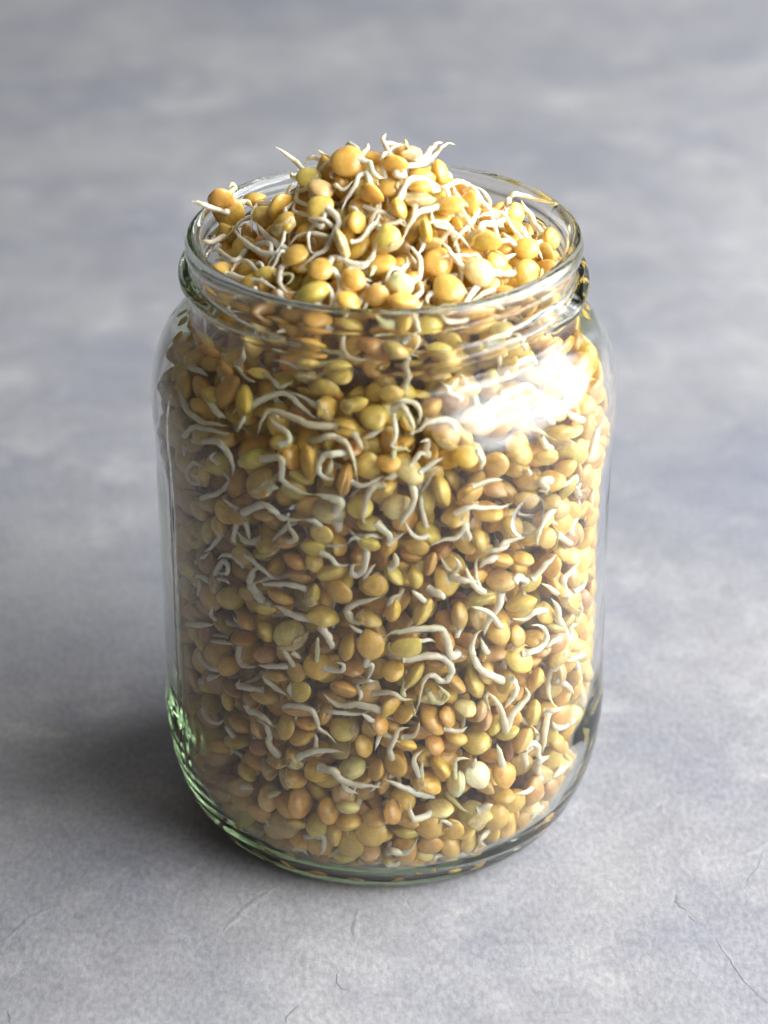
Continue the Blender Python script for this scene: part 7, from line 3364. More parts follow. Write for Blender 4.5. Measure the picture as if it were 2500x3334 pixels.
-299,-199,967,-6,3,8,35,18,
-300,161,284,5,9,-1,31,16,
-90,385,348,-2,10,0,33,17,
-64,-234,1258,-5,7,-4,35,18,
-224,-342,319,7,-7,-3,32,18,
-245,-330,728,-2,2,10,33,20,
341,215,484,3,5,-8,30,16,
344,74,287,-3,-4,-8,29,16,
324,-19,54,7,-1,-7,35,17,
-109,383,684,-7,-7,1,32,18,
5,-354,1105,-4,-2,-9,34,20,
49,-341,1001,1,-8,6,30,15,
365,66,557,3,9,-3,32,17,
305,176,1156,7,5,5,30,17,
-81,-92,1450,-2,-3,-9,31,19,
186,-277,188,-2,2,-9,31,18,
-124,187,1320,1,5,8,31,18,
0,356,345,-6,7,-2,32,17,
-333,-59,1145,5,6,-6,33,20,
140,-304,876,9,-3,4,30,18,
-290,-254,124,-4,8,5,30,18,
-105,313,202,7,4,-6,31,18,
322,192,130,8,-1,-6,30,16,
177,346,1077,-9,1,4,32,16,
118,310,756,-2,-2,-10,31,18,
64,-345,583,-2,2,-10,30,18,
-288,-75,1173,6,-6,6,33,18,
-268,201,84,-1,6,-8,30,17,
326,158,168,-10,2,2,31,16,
127,-376,320,-5,7,-6,33,19,
-207,-107,1294,4,-1,9,35,20,
-402,-15,1016,0,10,2,30,15,
263,319,602,-2,8,6,35,18,
103,-21,1471,0,-1,10,33,19,
55,-324,191,-7,-5,-5,30,18,
4,-330,539,4,-4,8,31,18,
320,-26,1085,-5,-5,-7,33,18,
320,77,708,5,-2,-8,34,18,
-341,206,682,9,-4,0,30,18,
320,-146,520,9,-1,4,31,16,
-274,190,841,4,9,3,33,19,
183,-350,972,9,-3,-3,34,19,
308,-257,265,4,9,-3,33,19,
-275,299,480,-10,-2,2,31,16,
-92,-357,514,9,-1,4,31,17,
-143,295,1096,8,-1,6,29,17,
73,354,483,-2,0,10,30,18,
343,-61,634,6,8,3,35,22,
15,29,1448,3,-8,5,32,16,
48,153,1360,0,-10,-1,33,19,
-347,-41,832,-2,-8,5,34,18,
-16,-333,659,-1,-1,-10,32,17,
355,144,818,-3,4,-9,30,16,
-285,-125,108,-4,5,8,29,17,
162,-355,564,-5,-8,-2,30,16,
-325,-23,171,-6,0,8,30,18,
-268,272,859,-8,2,-6,34,20,
274,297,934,0,10,1,33,20,
275,184,1208,-9,-1,-4,34,20,
284,-245,720,-6,2,-8,31,19,
-315,-219,194,4,-1,9,30,17,
330,-220,228,8,6,0,30,18,
-365,150,251,1,6,-8,30,17,
207,343,266,0,5,9,32,18,
-263,257,694,0,10,2,32,16,
-154,370,614,1,-4,-9,32,16,
-370,35,54,-1,2,10,31,18,
191,163,1306,8,-2,6,35,22,
-309,174,493,-8,4,-5,30,19,
290,-79,1207,4,9,1,29,15,
256,-189,1210,1,9,5,34,18,
363,153,327,9,5,0,30,17,
232,-239,680,9,-4,-2,29,16,
47,348,1161,2,-9,4,29,15,
-330,-224,263,-3,-3,9,30,16,
99,-332,1093,-6,8,-3,30,17,
368,43,1088,10,-2,3,30,17,
144,-30,1436,-7,2,-7,35,20,
-230,-176,81,1,-1,10,35,19,
296,160,1305,5,6,-6,29,18,
282,191,906,-6,3,8,30,16,
-325,-46,1062,1,2,10,30,15,
-193,305,440,-1,8,-6,30,18,
30,-398,670,5,4,-7,29,18,
-369,116,387,2,-8,5,30,18,
51,-385,475,9,-4,-3,30,16,
305,241,668,2,6,8,32,16,
242,-164,1296,2,-7,-6,30,18,
-152,368,838,4,2,9,34,18,
-146,-319,1269,2,6,8,32,18,
210,-376,247,6,7,5,30,16,
333,66,786,-6,-8,0,31,17,
-141,-240,1169,-7,1,-7,29,15,
356,-26,1297,-9,-1,-5,32,16,
270,-229,583,-6,7,-3,30,15,
-70,290,1220,0,8,6,35,19,
248,189,1314,6,-5,-6,30,18,
30,-381,181,7,6,4,29,18,
-272,-230,697,1,5,-9,36,20,
74,312,1327,-5,4,-8,29,15,
361,-30,291,5,8,4,35,19,
-392,-16,281,-4,-7,-6,29,16,
-254,-232,289,-3,10,0,32,18,
324,-66,910,0,-10,1,35,20,
-297,108,1131,-3,-4,9,34,19,
-22,331,165,-7,-6,-3,31,18,
43,398,923,1,10,-2,30,16,
-198,333,1074,0,10,3,30,18,
299,-127,1075,0,10,0,29,18,
-282,171,179,0,-9,5,29,18,
-175,235,76,6,3,-8,30,17,
193,-323,1100,1,10,2,34,19,
-249,-227,1040,6,-7,-4,33,17,
280,35,1189,8,-3,-6,30,17,
-340,-217,1052,-6,0,8,32,17,
-157,352,1118,-5,-9,2,35,22,
7,-389,323,-9,-2,-4,33,18,
-195,200,1264,6,-2,7,34,20,
-278,255,607,6,8,3,30,16,
-311,76,1217,4,7,-5,34,18,
246,-224,818,-7,-5,4,32,17,
-23,-410,429,7,-7,0,32,17,
-79,-351,1052,3,-8,6,33,18,
-374,-112,537,3,-10,1,29,16,
-379,174,685,-5,7,5,29,18,
-9,413,452,-5,-3,8,34,18,
-246,-290,603,4,3,-8,35,19,
-305,-207,522,-5,5,-7,32,18,
-352,-20,774,-1,9,-4,31,17,
-316,-108,679,-3,-4,8,32,17,
14,-334,149,-5,4,7,34,18,
277,-172,1173,6,2,-7,30,18,
214,325,786,-10,2,-1,32,18,
-277,-264,465,1,-10,0,34,18,
-329,-21,242,4,2,9,32,18,
9,122,1382,8,-6,-2,30,16,
7,338,502,-7,7,2,32,18,
-318,270,394,-5,-3,-8,32,19,
401,-61,406,5,-7,5,29,16,
347,18,835,-7,1,7,33,17,
-220,-336,441,-2,-9,4,35,20,
-308,268,743,9,2,-4,30,16,
326,195,232,5,-9,1,30,17,
266,-300,990,0,2,-10,29,17,
182,-307,875,5,-7,-6,29,16,
-137,-247,1327,-1,7,-7,29,17,
-187,-272,575,5,-9,1,32,19,
-388,128,786,9,4,0,36,18,
-287,-157,255,-2,-3,9,30,16,
-74,413,267,-9,5,-2,32,18,
400,-52,762,5,-8,2,35,19,
-235,320,152,2,8,6,30,17,
-17,-391,651,8,4,5,35,18,
339,-87,567,-3,8,-6,29,15,
-133,344,978,-9,-3,2,31,17,
-57,-350,709,3,2,9,31,19,
416,28,914,9,2,-4,34,19,
313,94,1309,8,-4,-5,29,18,
-309,125,990,-1,-7,-7,30,15,
189,-291,467,5,2,-8,33,19,
-374,-151,362,-9,-3,4,31,19,
-27,-358,192,8,2,6,34,18,
130,-269,1259,6,8,3,32,16,
-50,-407,832,-10,3,0,32,18,
348,-216,973,2,6,8,31,17,
107,-258,1336,5,8,3,30,15,
52,-384,866,-2,2,9,32,16,
-313,-52,1093,-6,0,-8,32,18,
245,200,138,1,-9,-4,32,18,
152,-296,938,9,4,1,34,18,
42,330,540,2,9,4,30,16,
-381,162,590,-5,0,9,32,19,
-94,-339,805,-7,-3,-6,33,18,
152,294,872,2,-4,9,35,20,
220,-265,974,7,-4,6,29,16,
-33,-193,1323,-7,-6,-3,31,17,
358,176,858,-7,2,-7,36,20,
294,-191,1130,6,7,4,32,19,
287,167,705,-8,-4,5,30,18,
32,-387,718,-6,-2,8,30,16,
-181,-276,954,-1,9,4,32,16,
-353,-125,44,1,2,10,30,16,
399,-64,611,-1,2,10,32,19,
-168,-366,776,3,6,-7,34,19,
-341,196,1016,-7,6,4,35,21,
-371,-57,180,2,10,2,34,19,
-224,-338,372,-9,3,-3,33,20,
54,-205,1354,-6,7,5,33,18,
-288,210,602,6,-4,6,34,18,
282,139,1123,-7,2,7,30,18,
267,-252,889,-7,4,6,32,19,
328,246,731,6,8,0,35,20,
-173,300,835,-4,-9,0,35,21,
332,54,262,4,6,7,34,20,
379,-145,370,0,-6,8,30,17,
-323,85,270,-2,-4,9,35,19,
283,241,222,-5,7,-6,31,16,
-373,-134,806,0,8,6,34,20,
221,246,795,1,-4,9,32,17,
-115,-313,347,6,-8,0,29,16,
313,133,117,7,-7,-1,34,18,
205,256,288,-7,5,-5,36,19,
-38,356,61,-2,-9,-3,30,17,
-321,97,163,-9,0,5,31,16,
-31,-71,1496,3,-9,2,33,17,
-321,172,411,-3,-9,3,29,16,
-352,135,563,-1,10,3,29,15,
332,140,330,8,4,-4,29,16,
138,312,792,2,9,3,32,18,
-313,207,945,9,-3,4,33,16,
298,-139,132,2,5,8,31,17,
-4,36,1520,3,-3,-9,30,17,
324,-226,579,-2,9,3,31,19,
335,19,226,8,-6,-2,31,16,
140,-211,1243,-1,10,3,34,20,
335,-124,1059,7,2,-7,30,15,
308,-243,932,6,7,3,32,20,
105,396,922,-5,-8,4,31,17,
-135,287,144,0,5,-9,31,19,
273,-299,451,-7,2,-7,33,20,
-36,339,753,-1,0,-10,31,18,
-341,246,248,-8,5,-2,31,19,
149,253,1153,-2,5,8,30,15,
-305,124,482,3,8,6,31,17,
218,288,72,6,8,-2,34,19,
-325,-57,969,-6,5,-7,35,22,
291,-150,204,-8,6,2,29,15,
339,-45,828,9,-4,0,31,18,
-122,320,79,-3,8,5,31,17,
96,-117,1355,1,7,7,34,20,
-263,246,1120,2,-9,3,30,17,
-234,240,980,-9,0,4,30,18,
-395,65,778,2,9,-3,32,17,
-243,229,388,1,8,6,32,18,
229,-337,599,6,2,8,34,18,
-8,233,1293,-10,-1,3,29,17,
-280,-166,1179,3,4,-9,33,20,
130,-357,633,2,-10,3,35,19,
158,214,1274,3,6,-7,31,19,
-318,77,331,4,9,3,31,17,
-135,367,507,1,-6,8,30,17,
314,-121,942,7,3,6,35,19,
-240,-59,1268,1,-9,5,31,17,
328,64,151,1,-10,2,30,15,
-118,282,1133,2,9,4,30,15,
-267,224,884,-5,-7,-5,30,18,
-375,81,1053,-7,1,7,31,18,
-83,324,975,1,9,-4,31,18,
227,346,326,8,-3,-4,30,17,
-338,83,548,10,-2,2,32,19,
-314,112,830,0,-2,-10,30,16,
73,173,1402,-2,-3,9,30,16,
145,367,667,-7,2,-7,32,18,
-198,354,641,9,3,-4,36,18,
325,-184,870,-4,-7,6,30,16,
152,304,1222,-10,-1,2,29,15,
133,378,579,-3,10,0,35,18,
116,314,1194,8,-2,6,31,18,
-44,164,1426,-4,9,2,34,19,
-324,255,936,-7,-2,-6,32,18,
-222,292,112,-3,-9,-4,31,18,
298,-94,129,-6,-7,-4,31,17,
369,84,471,2,8,-5,31,16,
166,-360,691,-2,-4,-9,29,16,
-239,323,837,-5,7,5,35,18,
368,-186,907,-9,2,-4,32,20,
-149,329,114,6,5,-6,33,16,
119,356,163,9,2,3,35,18,
-252,329,428,-10,1,-2,33,17,
-171,280,547,2,-10,0,33,19,
-312,-116,1039,-8,-6,-2,29,15,
-104,131,1352,-4,2,9,31,18,
-66,302,1119,2,2,-10,32,16,
351,-134,574,7,-5,4,35,22,
316,244,802,-1,-10,2,29,16,
-176,-306,938,0,7,7,32,17,
235,-252,1264,4,-7,6,33,20,
-259,248,114,4,-9,2,29,18,
-118,234,1264,10,-2,-1,31,16,
-182,-232,1145,2,-6,-8,32,17,
-284,-177,52,2,5,-8,29,16,
365,76,633,-10,-2,1,32,16,
231,60,1234,-6,8,0,34,21,
307,-215,628,-5,5,-7,32,16,
-220,-252,844,-4,0,-9,33,18,
40,359,732,1,-7,8,32,17,
167,232,66,-5,1,8,31,18,
51,404,990,-7,-1,-7,31,19,
67,334,1198,2,-4,-9,33,18,
118,314,1274,8,0,-6,31,19,
366,-122,1086,8,-1,6,32,17,
-343,-41,1272,6,-3,8,34,20,
-265,-23,1166,7,-3,6,32,18,
-306,-146,854,-1,9,-3,29,16,
-250,289,760,-3,-9,3,29,15,
-65,410,624,6,5,6,34,19,
-280,164,1279,-7,4,6,31,18,
-271,174,1077,8,4,5,36,20,
-322,-72,390,3,-9,1,33,18,
68,-326,1164,-3,0,-10,30,15,
388,-162,461,-5,-9,-1,30,18,
-300,-152,297,3,8,6,35,18,
-189,-333,551,-1,-7,-7,31,18,
263,147,1234,-2,-9,4,29,18,
-349,200,808,-6,-1,-8,32,18,
65,342,429,-4,8,3,35,18,
-147,302,608,-10,-2,0,30,17,
-243,-321,958,6,3,7,34,20,
116,-13,1396,-1,-10,-3,35,20,
312,245,430,-3,-1,-9,30,16,
-257,177,131,-4,-1,-9,30,16,
-410,-25,952,9,4,2,35,20,
21,-284,61,-6,1,8,31,17,
114,-388,558,-2,8,5,34,21,
304,-138,572,9,0,-4,32,17,
254,-297,866,-5,9,2,35,19,
-202,168,1330,-4,2,-9,30,16,
-301,188,248,-8,-1,-6,30,17,
200,-270,710,9,3,0,30,16,
-77,-371,1005,-8,1,6,32,18,
-167,336,907,0,2,10,29,15,
-117,310,428,6,-5,6,33,20,
172,279,822,-9,-3,-1,30,17,
318,127,856,-6,-2,8,31,16,
228,270,532,-8,1,-6,33,19,
-338,107,1094,1,3,10,30,17,
-217,-256,408,7,-7,0,30,15,
-31,416,988,0,-10,-1,29,16,
-360,-154,1022,5,-2,8,33,18,
-398,55,555,-3,3,-9,34,20,
303,217,320,8,0,-6,34,20,
-45,-292,56,9,4,2,29,16,
394,-42,568,-9,2,-3,35,21,
78,-326,670,3,8,-6,34,20,
148,-365,1097,6,3,7,35,19,
-149,288,1310,-6,7,4,30,17,
-279,-305,629,5,1,9,31,17,
-170,-356,386,-6,5,-6,33,18,
-64,330,922,0,10,0,31,19,
287,268,1055,7,1,-7,35,22,
7,-52,1440,9,3,3,29,17,
-319,-10,1120,-3,10,-1,32,17,
356,171,217,-6,-2,8,30,16,
-286,212,1216,6,-8,-1,32,18,
-340,-156,918,-7,6,4,32,19,
-406,-36,418,-6,2,8,31,17,
-306,134,638,-10,0,1,33,19,
-244,-293,499,-7,-6,-4,29,16,
-143,-120,1341,-9,2,-4,34,19,
-298,-175,215,1,9,3,31,16,
-33,114,1387,9,-4,-1,35,20,
-225,-205,1122,0,-8,-6,34,19,
-43,403,342,-10,0,0,30,15,
330,-114,256,0,7,-7,30,16,
-293,-42,57,-3,7,-6,29,16,
-275,298,213,-6,6,-5,31,18,
276,-298,350,-8,4,4,29,15,
329,26,151,5,2,-8,30,18,
-282,273,521,-4,-5,-8,31,19,
351,-66,861,4,-1,9,32,18,
195,272,564,-3,1,9,34,21,
-107,250,1190,5,8,-3,29,15,
256,204,1090,6,3,7,30,18,
403,40,386,-5,-9,1,32,18,
280,160,157,10,-1,1,34,19,
-105,-336,392,3,-5,-8,34,18,
381,56,1028,-9,-3,-2,30,16,
93,-181,1375,-8,3,-5,30,16,
-291,-297,237,-7,-7,0,29,18,
308,-138,865,1,2,10,32,16,
-179,-250,1208,3,10,0,31,19,
337,206,1062,-9,-4,-2,31,18,
12,-338,358,-2,8,-5,29,18,
111,288,110,-1,8,-5,30,16,
-332,-89,293,3,-9,-4,29,18,
-159,161,1305,4,-1,9,30,15,
42,-396,220,4,-5,7,29,18,
320,116,788,4,6,6,35,18,
160,-385,862,8,4,4,35,19,
262,-54,1240,9,-4,-1,32,16,
-306,-126,1307,10,1,0,34,19,
281,222,70,-8,4,-4,29,16,
-215,254,1037,-3,3,9,30,16,
288,264,911,1,6,8,31,16,
-383,180,456,-1,10,0,33,18,
122,-362,268,1,10,2,31,17,
-252,122,1353,-9,-3,-4,35,20,
-30,316,1313,-4,-8,-6,31,19,
366,66,870,-6,-8,-1,34,18,
139,389,225,-3,10,0,33,17,
-134,-301,883,1,8,6,30,16,
-143,387,933,7,3,-6,31,16,
394,64,148,-9,0,5,29,16,
-390,-37,752,9,3,1,30,17,
91,-368,153,0,10,0,33,20,
-307,234,277,-7,1,7,32,16,
328,-12,571,7,-2,6,29,16,
-190,-340,1055,7,-5,-6,30,16,
-405,-74,1037,8,-6,-2,29,15,
15,400,1060,3,-7,6,33,19,
216,344,719,-10,0,-3,31,17,
-238,224,797,-1,6,8,32,16,
49,325,692,2,0,-10,33,19,
187,-336,647,3,-5,-8,33,19,
-261,-114,1301,-7,0,7,36,21,
-31,406,657,2,2,-10,33,19,
385,-116,1026,8,-6,2,35,20,
217,258,638,-9,4,-2,29,18,
-270,161,100,2,-6,-8,31,19,
-240,-28,1312,-10,0,1,31,19,
-196,292,1278,-2,10,1,30,15,
121,-386,414,9,0,-4,30,18,
-399,98,963,0,1,-10,30,15,
-42,423,893,-1,8,-6,31,17,
-393,28,187,5,6,6,32,16,
113,399,705,-6,-7,2,30,16,
-197,262,667,-2,1,10,35,20,
275,162,107,4,-7,6,31,18,
92,411,559,-9,3,2,35,18,
312,-103,493,-8,6,-2,30,16,
169,-270,149,4,2,9,34,18,
268,-347,1049,-6,3,-7,33,18,
326,-29,367,3,8,5,35,21,
-51,333,787,5,-4,-8,29,18,
291,-286,926,-9,2,-4,32,18,
330,197,767,5,-2,-8,33,18,
276,179,520,1,5,-8,34,18,
-261,-200,200,-5,-8,4,30,15,
35,334,630,-3,9,-4,31,18,
-297,70,57,-3,5,-8,30,17,
286,10,57,-3,8,-5,31,18,
332,-105,843,-8,-6,0,30,18,
-257,-229,1243,9,-4,2,32,19,
-79,356,559,4,-5,8,30,18,
322,-66,532,4,-7,6,30,17,
-369,209,271,-10,1,-3,32,17,
381,-80,948,-7,-6,4,36,21,
342,-187,287,-1,7,7,29,18,
-346,-39,45,0,2,-10,31,17,
-17,-301,1228,4,-8,3,30,15,
-302,-272,820,6,-8,0,33,17,
-385,-153,901,-5,-2,-8,29,17,
258,262,980,8,4,4,34,20,
40,-324,1301,-6,-7,-2,32,17,
255,-134,65,3,9,-4,33,17,
-340,11,288,10,2,0,30,18,
-222,247,236,-2,2,10,29,15,
-52,363,879,9,-5,0,33,18,
266,-17,1359,8,1,6,30,17,
-194,-270,514,1,-8,-6,36,21,
-390,30,288,-6,4,-7,30,18,
-163,-371,333,-3,-10,-1,31,18,
334,42,538,-6,-6,-5,30,16,
307,-45,1317,4,-5,8,32,17,
-194,-377,503,7,-3,6,29,15,
-404,20,903,4,-6,-7,32,18,
-177,382,766,2,-6,-8,30,18,
-26,-348,290,2,8,6,34,18,
241,12,1216,3,-3,9,29,16,
-252,-214,439,0,-7,-7,31,17,
-219,345,992,7,7,1,32,16,
20,-217,1382,8,1,-5,36,20,
-168,360,341,-2,8,6,30,17,
-284,258,905,-1,-6,-8,31,18,
-338,24,1148,8,-2,5,30,18,
373,-191,594,9,-3,-1,33,19,
-248,-221,561,-3,9,-4,36,22,
-237,-275,70,8,6,1,29,17,
-303,-106,147,0,-10,1,33,17,
-341,0,885,7,5,6,31,16,
-261,198,553,5,-9,1,31,18,
324,-242,788,2,-8,-5,30,17,
-181,-261,141,2,-5,-8,33,19,
236,-316,523,-9,-2,-3,34,17,
161,119,1329,4,-4,8,30,18,
132,-387,498,-8,0,-6,31,19,
121,341,1118,9,-4,1,29,16,
-357,-156,1080,-1,10,2,30,17,
24,-346,1272,7,3,7,32,19,
374,77,236,8,-6,-1,30,15,
87,286,1231,-5,-7,-6,30,18,
55,-323,500,3,-10,0,31,17,
349,-20,615,0,-10,2,35,20,
-130,-20,1370,-2,-3,9,34,19,
-104,-158,1344,-7,6,4,32,17,
100,388,259,8,-2,-6,30,18,
142,-194,1297,-8,5,-3,30,16,
-355,-196,836,-3,1,10,29,16,
-286,-279,903,-5,2,9,29,18,
227,-181,1139,-1,8,-6,36,18,
4,-256,1197,1,-4,9,31,19,
234,231,857,-4,9,3,30,19,
216,273,722,6,-4,-7,34,17,
-381,168,735,-10,-2,-2,32,16,
41,-408,931,5,-8,4,30,17,
-333,125,677,8,6,0,32,19,
364,-21,740,7,-6,5,32,19,
276,-167,1051,0,10,-2,30,16,
-263,193,1028,8,-5,0,30,18,
-382,-6,829,2,10,1,32,19,
299,7,1321,-5,1,-9,31,18,
-194,265,884,-10,-2,-2,30,15,
304,-264,501,-2,1,10,36,21,
-175,335,181,5,1,-9,34,18,
343,-121,471,2,3,-9,30,18,
139,-303,824,1,0,-10,34,19,
-414,82,337,1,10,3,29,15,
-156,323,478,2,2,10,31,17,
125,227,1299,9,-1,-4,33,17,
68,328,752,0,-4,9,29,18,
43,-82,1402,-2,6,8,35,19,
332,4,1270,-7,6,-4,34,19,
301,212,187,6,2,-8,31,16,
208,239,151,-6,-5,6,33,17,
-267,241,54,3,5,8,30,18,
202,276,894,-2,9,5,36,21,
277,-203,670,-3,-8,5,34,18,
-197,-337,633,8,0,-7,32,17,
-44,-395,390,-8,2,-5,33,19,
-325,27,218,-6,6,5,31,17,
239,310,672,-3,-4,8,35,21,
136,-311,1134,4,-9,1,30,18,
3,347,1203,6,6,5,32,17,
-2,-386,263,-10,1,1,34,18,
-133,-288,1307,0,6,8,33,21,
-142,305,296,6,-8,2,36,18,
-338,-234,474,9,5,-1,31,17,
60,-110,1446,-6,-5,6,32,18,
192,373,297,5,-9,1,33,17,
-261,-224,1161,4,-5,-8,34,19,
-26,400,405,-8,4,4,29,15,
256,332,1023,9,3,2,33,16,
-77,-322,483,-2,10,2,29,16,
-17,320,103,-8,-3,6,29,16,
345,26,437,1,10,-1,30,18,
313,250,620,-2,10,0,31,17,
-138,-301,535,2,0,10,30,18,
-349,77,925,-3,-4,9,36,21,
200,-348,345,-3,4,-9,31,16,
-32,-23,1512,5,-8,3,32,19,
284,-180,886,-9,4,-3,32,17,
34,-409,811,3,7,6,30,15,
-283,287,426,8,5,-4,30,18,
-345,220,452,-2,9,4,34,18,
338,206,427,-2,7,-7,31,17,
-351,221,842,-4,6,7,36,19,
-222,-266,214,8,-2,5,32,17,
-26,-47,1451,10,0,-1,29,15,
-123,-272,1132,-2,-9,-4,35,21,
-41,358,1051,8,-5,2,34,17,
13,-356,441,3,8,4,30,18,
-388,126,229,-4,-7,-6,31,16,
-166,368,392,2,2,-10,32,17,
-272,-306,676,10,0,1,32,19,
24,-378,365,7,7,-2,30,16,
-80,406,412,6,8,1,31,18,
-327,148,183,6,3,7,31,18,
246,-266,259,-3,-5,8,33,19,
39,-343,898,-8,6,1,34,19,
106,-62,1384,0,-6,8,31,17,
-401,12,232,7,1,8,29,16,
-310,-81,1280,3,-8,5,30,18,
-363,-192,452,6,8,-1,34,19,
370,117,584,8,-1,6,32,18,
136,-324,978,8,0,6,30,15,
-68,329,196,2,8,-6,32,20,
-293,-211,348,-2,6,8,29,16,
403,-4,214,10,-1,0,29,17,
331,151,543,0,-10,3,31,18,
243,-278,626,6,5,-7,33,20,
-91,392,212,-8,-4,5,30,17,
108,328,527,-6,4,7,33,19,
-87,-251,1350,-1,8,-6,32,18,
-359,-205,662,-9,-3,-2,30,18,
82,386,742,-2,-10,0,35,20,
226,-237,222,6,8,-1,35,20,
56,406,304,-5,3,8,29,18,
-274,222,1160,-9,3,-2,30,16,
101,150,1430,2,-8,6,35,18,
82,324,876,-2,4,9,36,18,
-337,92,66,-4,6,-7,30,18,
-151,-199,1299,2,-10,-2,31,16,
-146,-315,1154,-5,-5,-7,30,16,
58,-159,1343,-1,-4,9,30,16,
-103,-284,58,3,0,-10,33,18,
265,25,1287,5,9,-2,30,16,
-86,-399,235,8,-4,5,35,20,
295,143,238,2,0,10,34,18,
304,-254,997,-7,4,-6,30,17,
212,352,993,-6,-7,4,33,17,
336,-153,1118,-3,-2,9,29,17,
239,310,379,-9,4,1,30,15,
-82,-318,288,6,8,-3,32,19,
148,56,1380,9,-2,3,30,18,
196,-158,1297,6,8,0,31,18,
332,-177,476,6,-7,3,32,17,
-404,43,454,3,-9,3,32,18,
99,322,1003,4,-3,-9,32,18,
353,208,1004,8,-4,3,34,17,
-220,-331,495,-9,2,3,32,16,
-88,380,845,8,6,-3,30,15,
301,134,740,8,-3,-6,31,16]).reshape(-1, 8) * 10
roots_of = {}
for r in ROOTS:
    roots_of.setdefault(r[0], []).append(r)
def rlen(r):
    p = np.array(r[3:]).reshape(-1, 3) / 100
    return float(np.linalg.norm(np.diff(p, axis=0), axis=1).sum())
rank = sorted(range(len(SEEDLIST)), key=lambda i: -(SEEDLIST[i][10] * (.55 if SEEDLIST[i][9] else 1) + 900 * sum(rlen(r) * r[1] / 100 for r in roots_of.get(i, []))))
SINGLE = sorted(rank[:296])
REST = rank[296:]

# ---- labels: look first, then place, then order among the look-alikes of that place
camv = Vector((0, -.5054, .3507))
def ordinal(k, n, words):
    if k == 0: return words[0]
    if k == n - 1: return words[1]
    return {1: 'second', 2: 'third', 3: 'fourth', 4: 'fifth', 5: 'sixth', 6: 'seventh', 7: 'eighth'}.get(k, 'next') + ' from ' + words[2]
NUM = {2: 'two', 3: 'three', 4: 'four', 5: 'five', 6: 'six', 7: 'seven', 8: 'eight', 9: 'nine'}
def describe(i):
    e = SEEDLIST[i]
    P = Vector(e[0:3]) / 100; n = Vector(e[3:6]).normalized()
    view = (camv * 1000 - P).normalized()
    f = abs(n.dot(view))
    look = 'round' if f > .72 else ('edge-on' if f < .34 else 'tilted')
    rs = roots_of.get(i, [])
    if not rs:
        root = 'without visible root'
    else:
        tot = max(rlen(r) for r in rs)
        pp = [np.array(r[3:]).reshape(-1, 3) for r in rs]
        strn = min(np.linalg.norm(p[-1] - p[0]) / (100 * rlen(r) + 1e-6) for p, r in zip(pp, rs))
        ln = 'long' if tot > 13 else ('short' if tot < 6.5 else '')
        sh = 'coiled' if strn < .6 else ('bent' if strn < .88 else 'straight')
        root = ('with ' + ' '.join(x for x in (ln, sh) if x) + ' root') if len(rs) == 1 else 'with %s roots' % NUM.get(len(rs), 'several')
    x, z = P.x, P.z
    if e[11] in 'AB' or z > 131:
        h = 'on the heap\'s peak' if z > 148 else ('on the heap' if z > 138 else 'low in the jar mouth')
    else:
        h = ('behind the threaded neck' if z > 117 else 'under the glass shoulder' if z > 100 else 'in upper jar' if z > 82 else
             'above mid jar' if z > 64 else 'below mid jar' if z > 46 else 'in lower jar' if z > 28 else 'near jar base' if z > 14 else 'at jar bottom')
    sx = 'far left' if x < -33 else 'left' if x < -18 else 'left of centre' if x < -6 else 'centre' if x < 6 else 'right of centre' if x < 18 else 'right' if x < 33 else 'far right'
    return (TWORD[e[8]], look, root, h, sx)
desc = {i: describe(i) for i in SINGLE}
byd = {}
for i in SINGLE:
    byd.setdefault(desc[i], []).append(i)
LABEL = {}
for d, ids in byd.items():
    c, look, root, h, sx = d
    base = '%s %s lentil %s, %s, %s' % (look, c, root, h, sx)
    if len(ids) == 1:
        LABEL[ids[0]] = base
        continue
    xs = [SEEDLIST[i][0] for i in ids]; zs = [SEEDLIST[i][2] for i in ids]
    flat = max(xs) - min(xs) > max(zs) - min(zs)
    ids.sort(key=lambda i: SEEDLIST[i][0] if flat else -SEEDLIST[i][2])
    wd = ('leftmost', 'rightmost', 'left') if flat else ('highest', 'lowest', 'top')
    for k, i in enumerate(ids):
        o = ordinal(k, len(ids), wd)
        LABEL[i] = '%s, %s of %s' % (base, o, NUM.get(len(ids), 'several'))
GROUP_TOP, GROUP_IN = 'sprouted lentils heaped above the rim', 'sprouted lentils packed behind the glass'

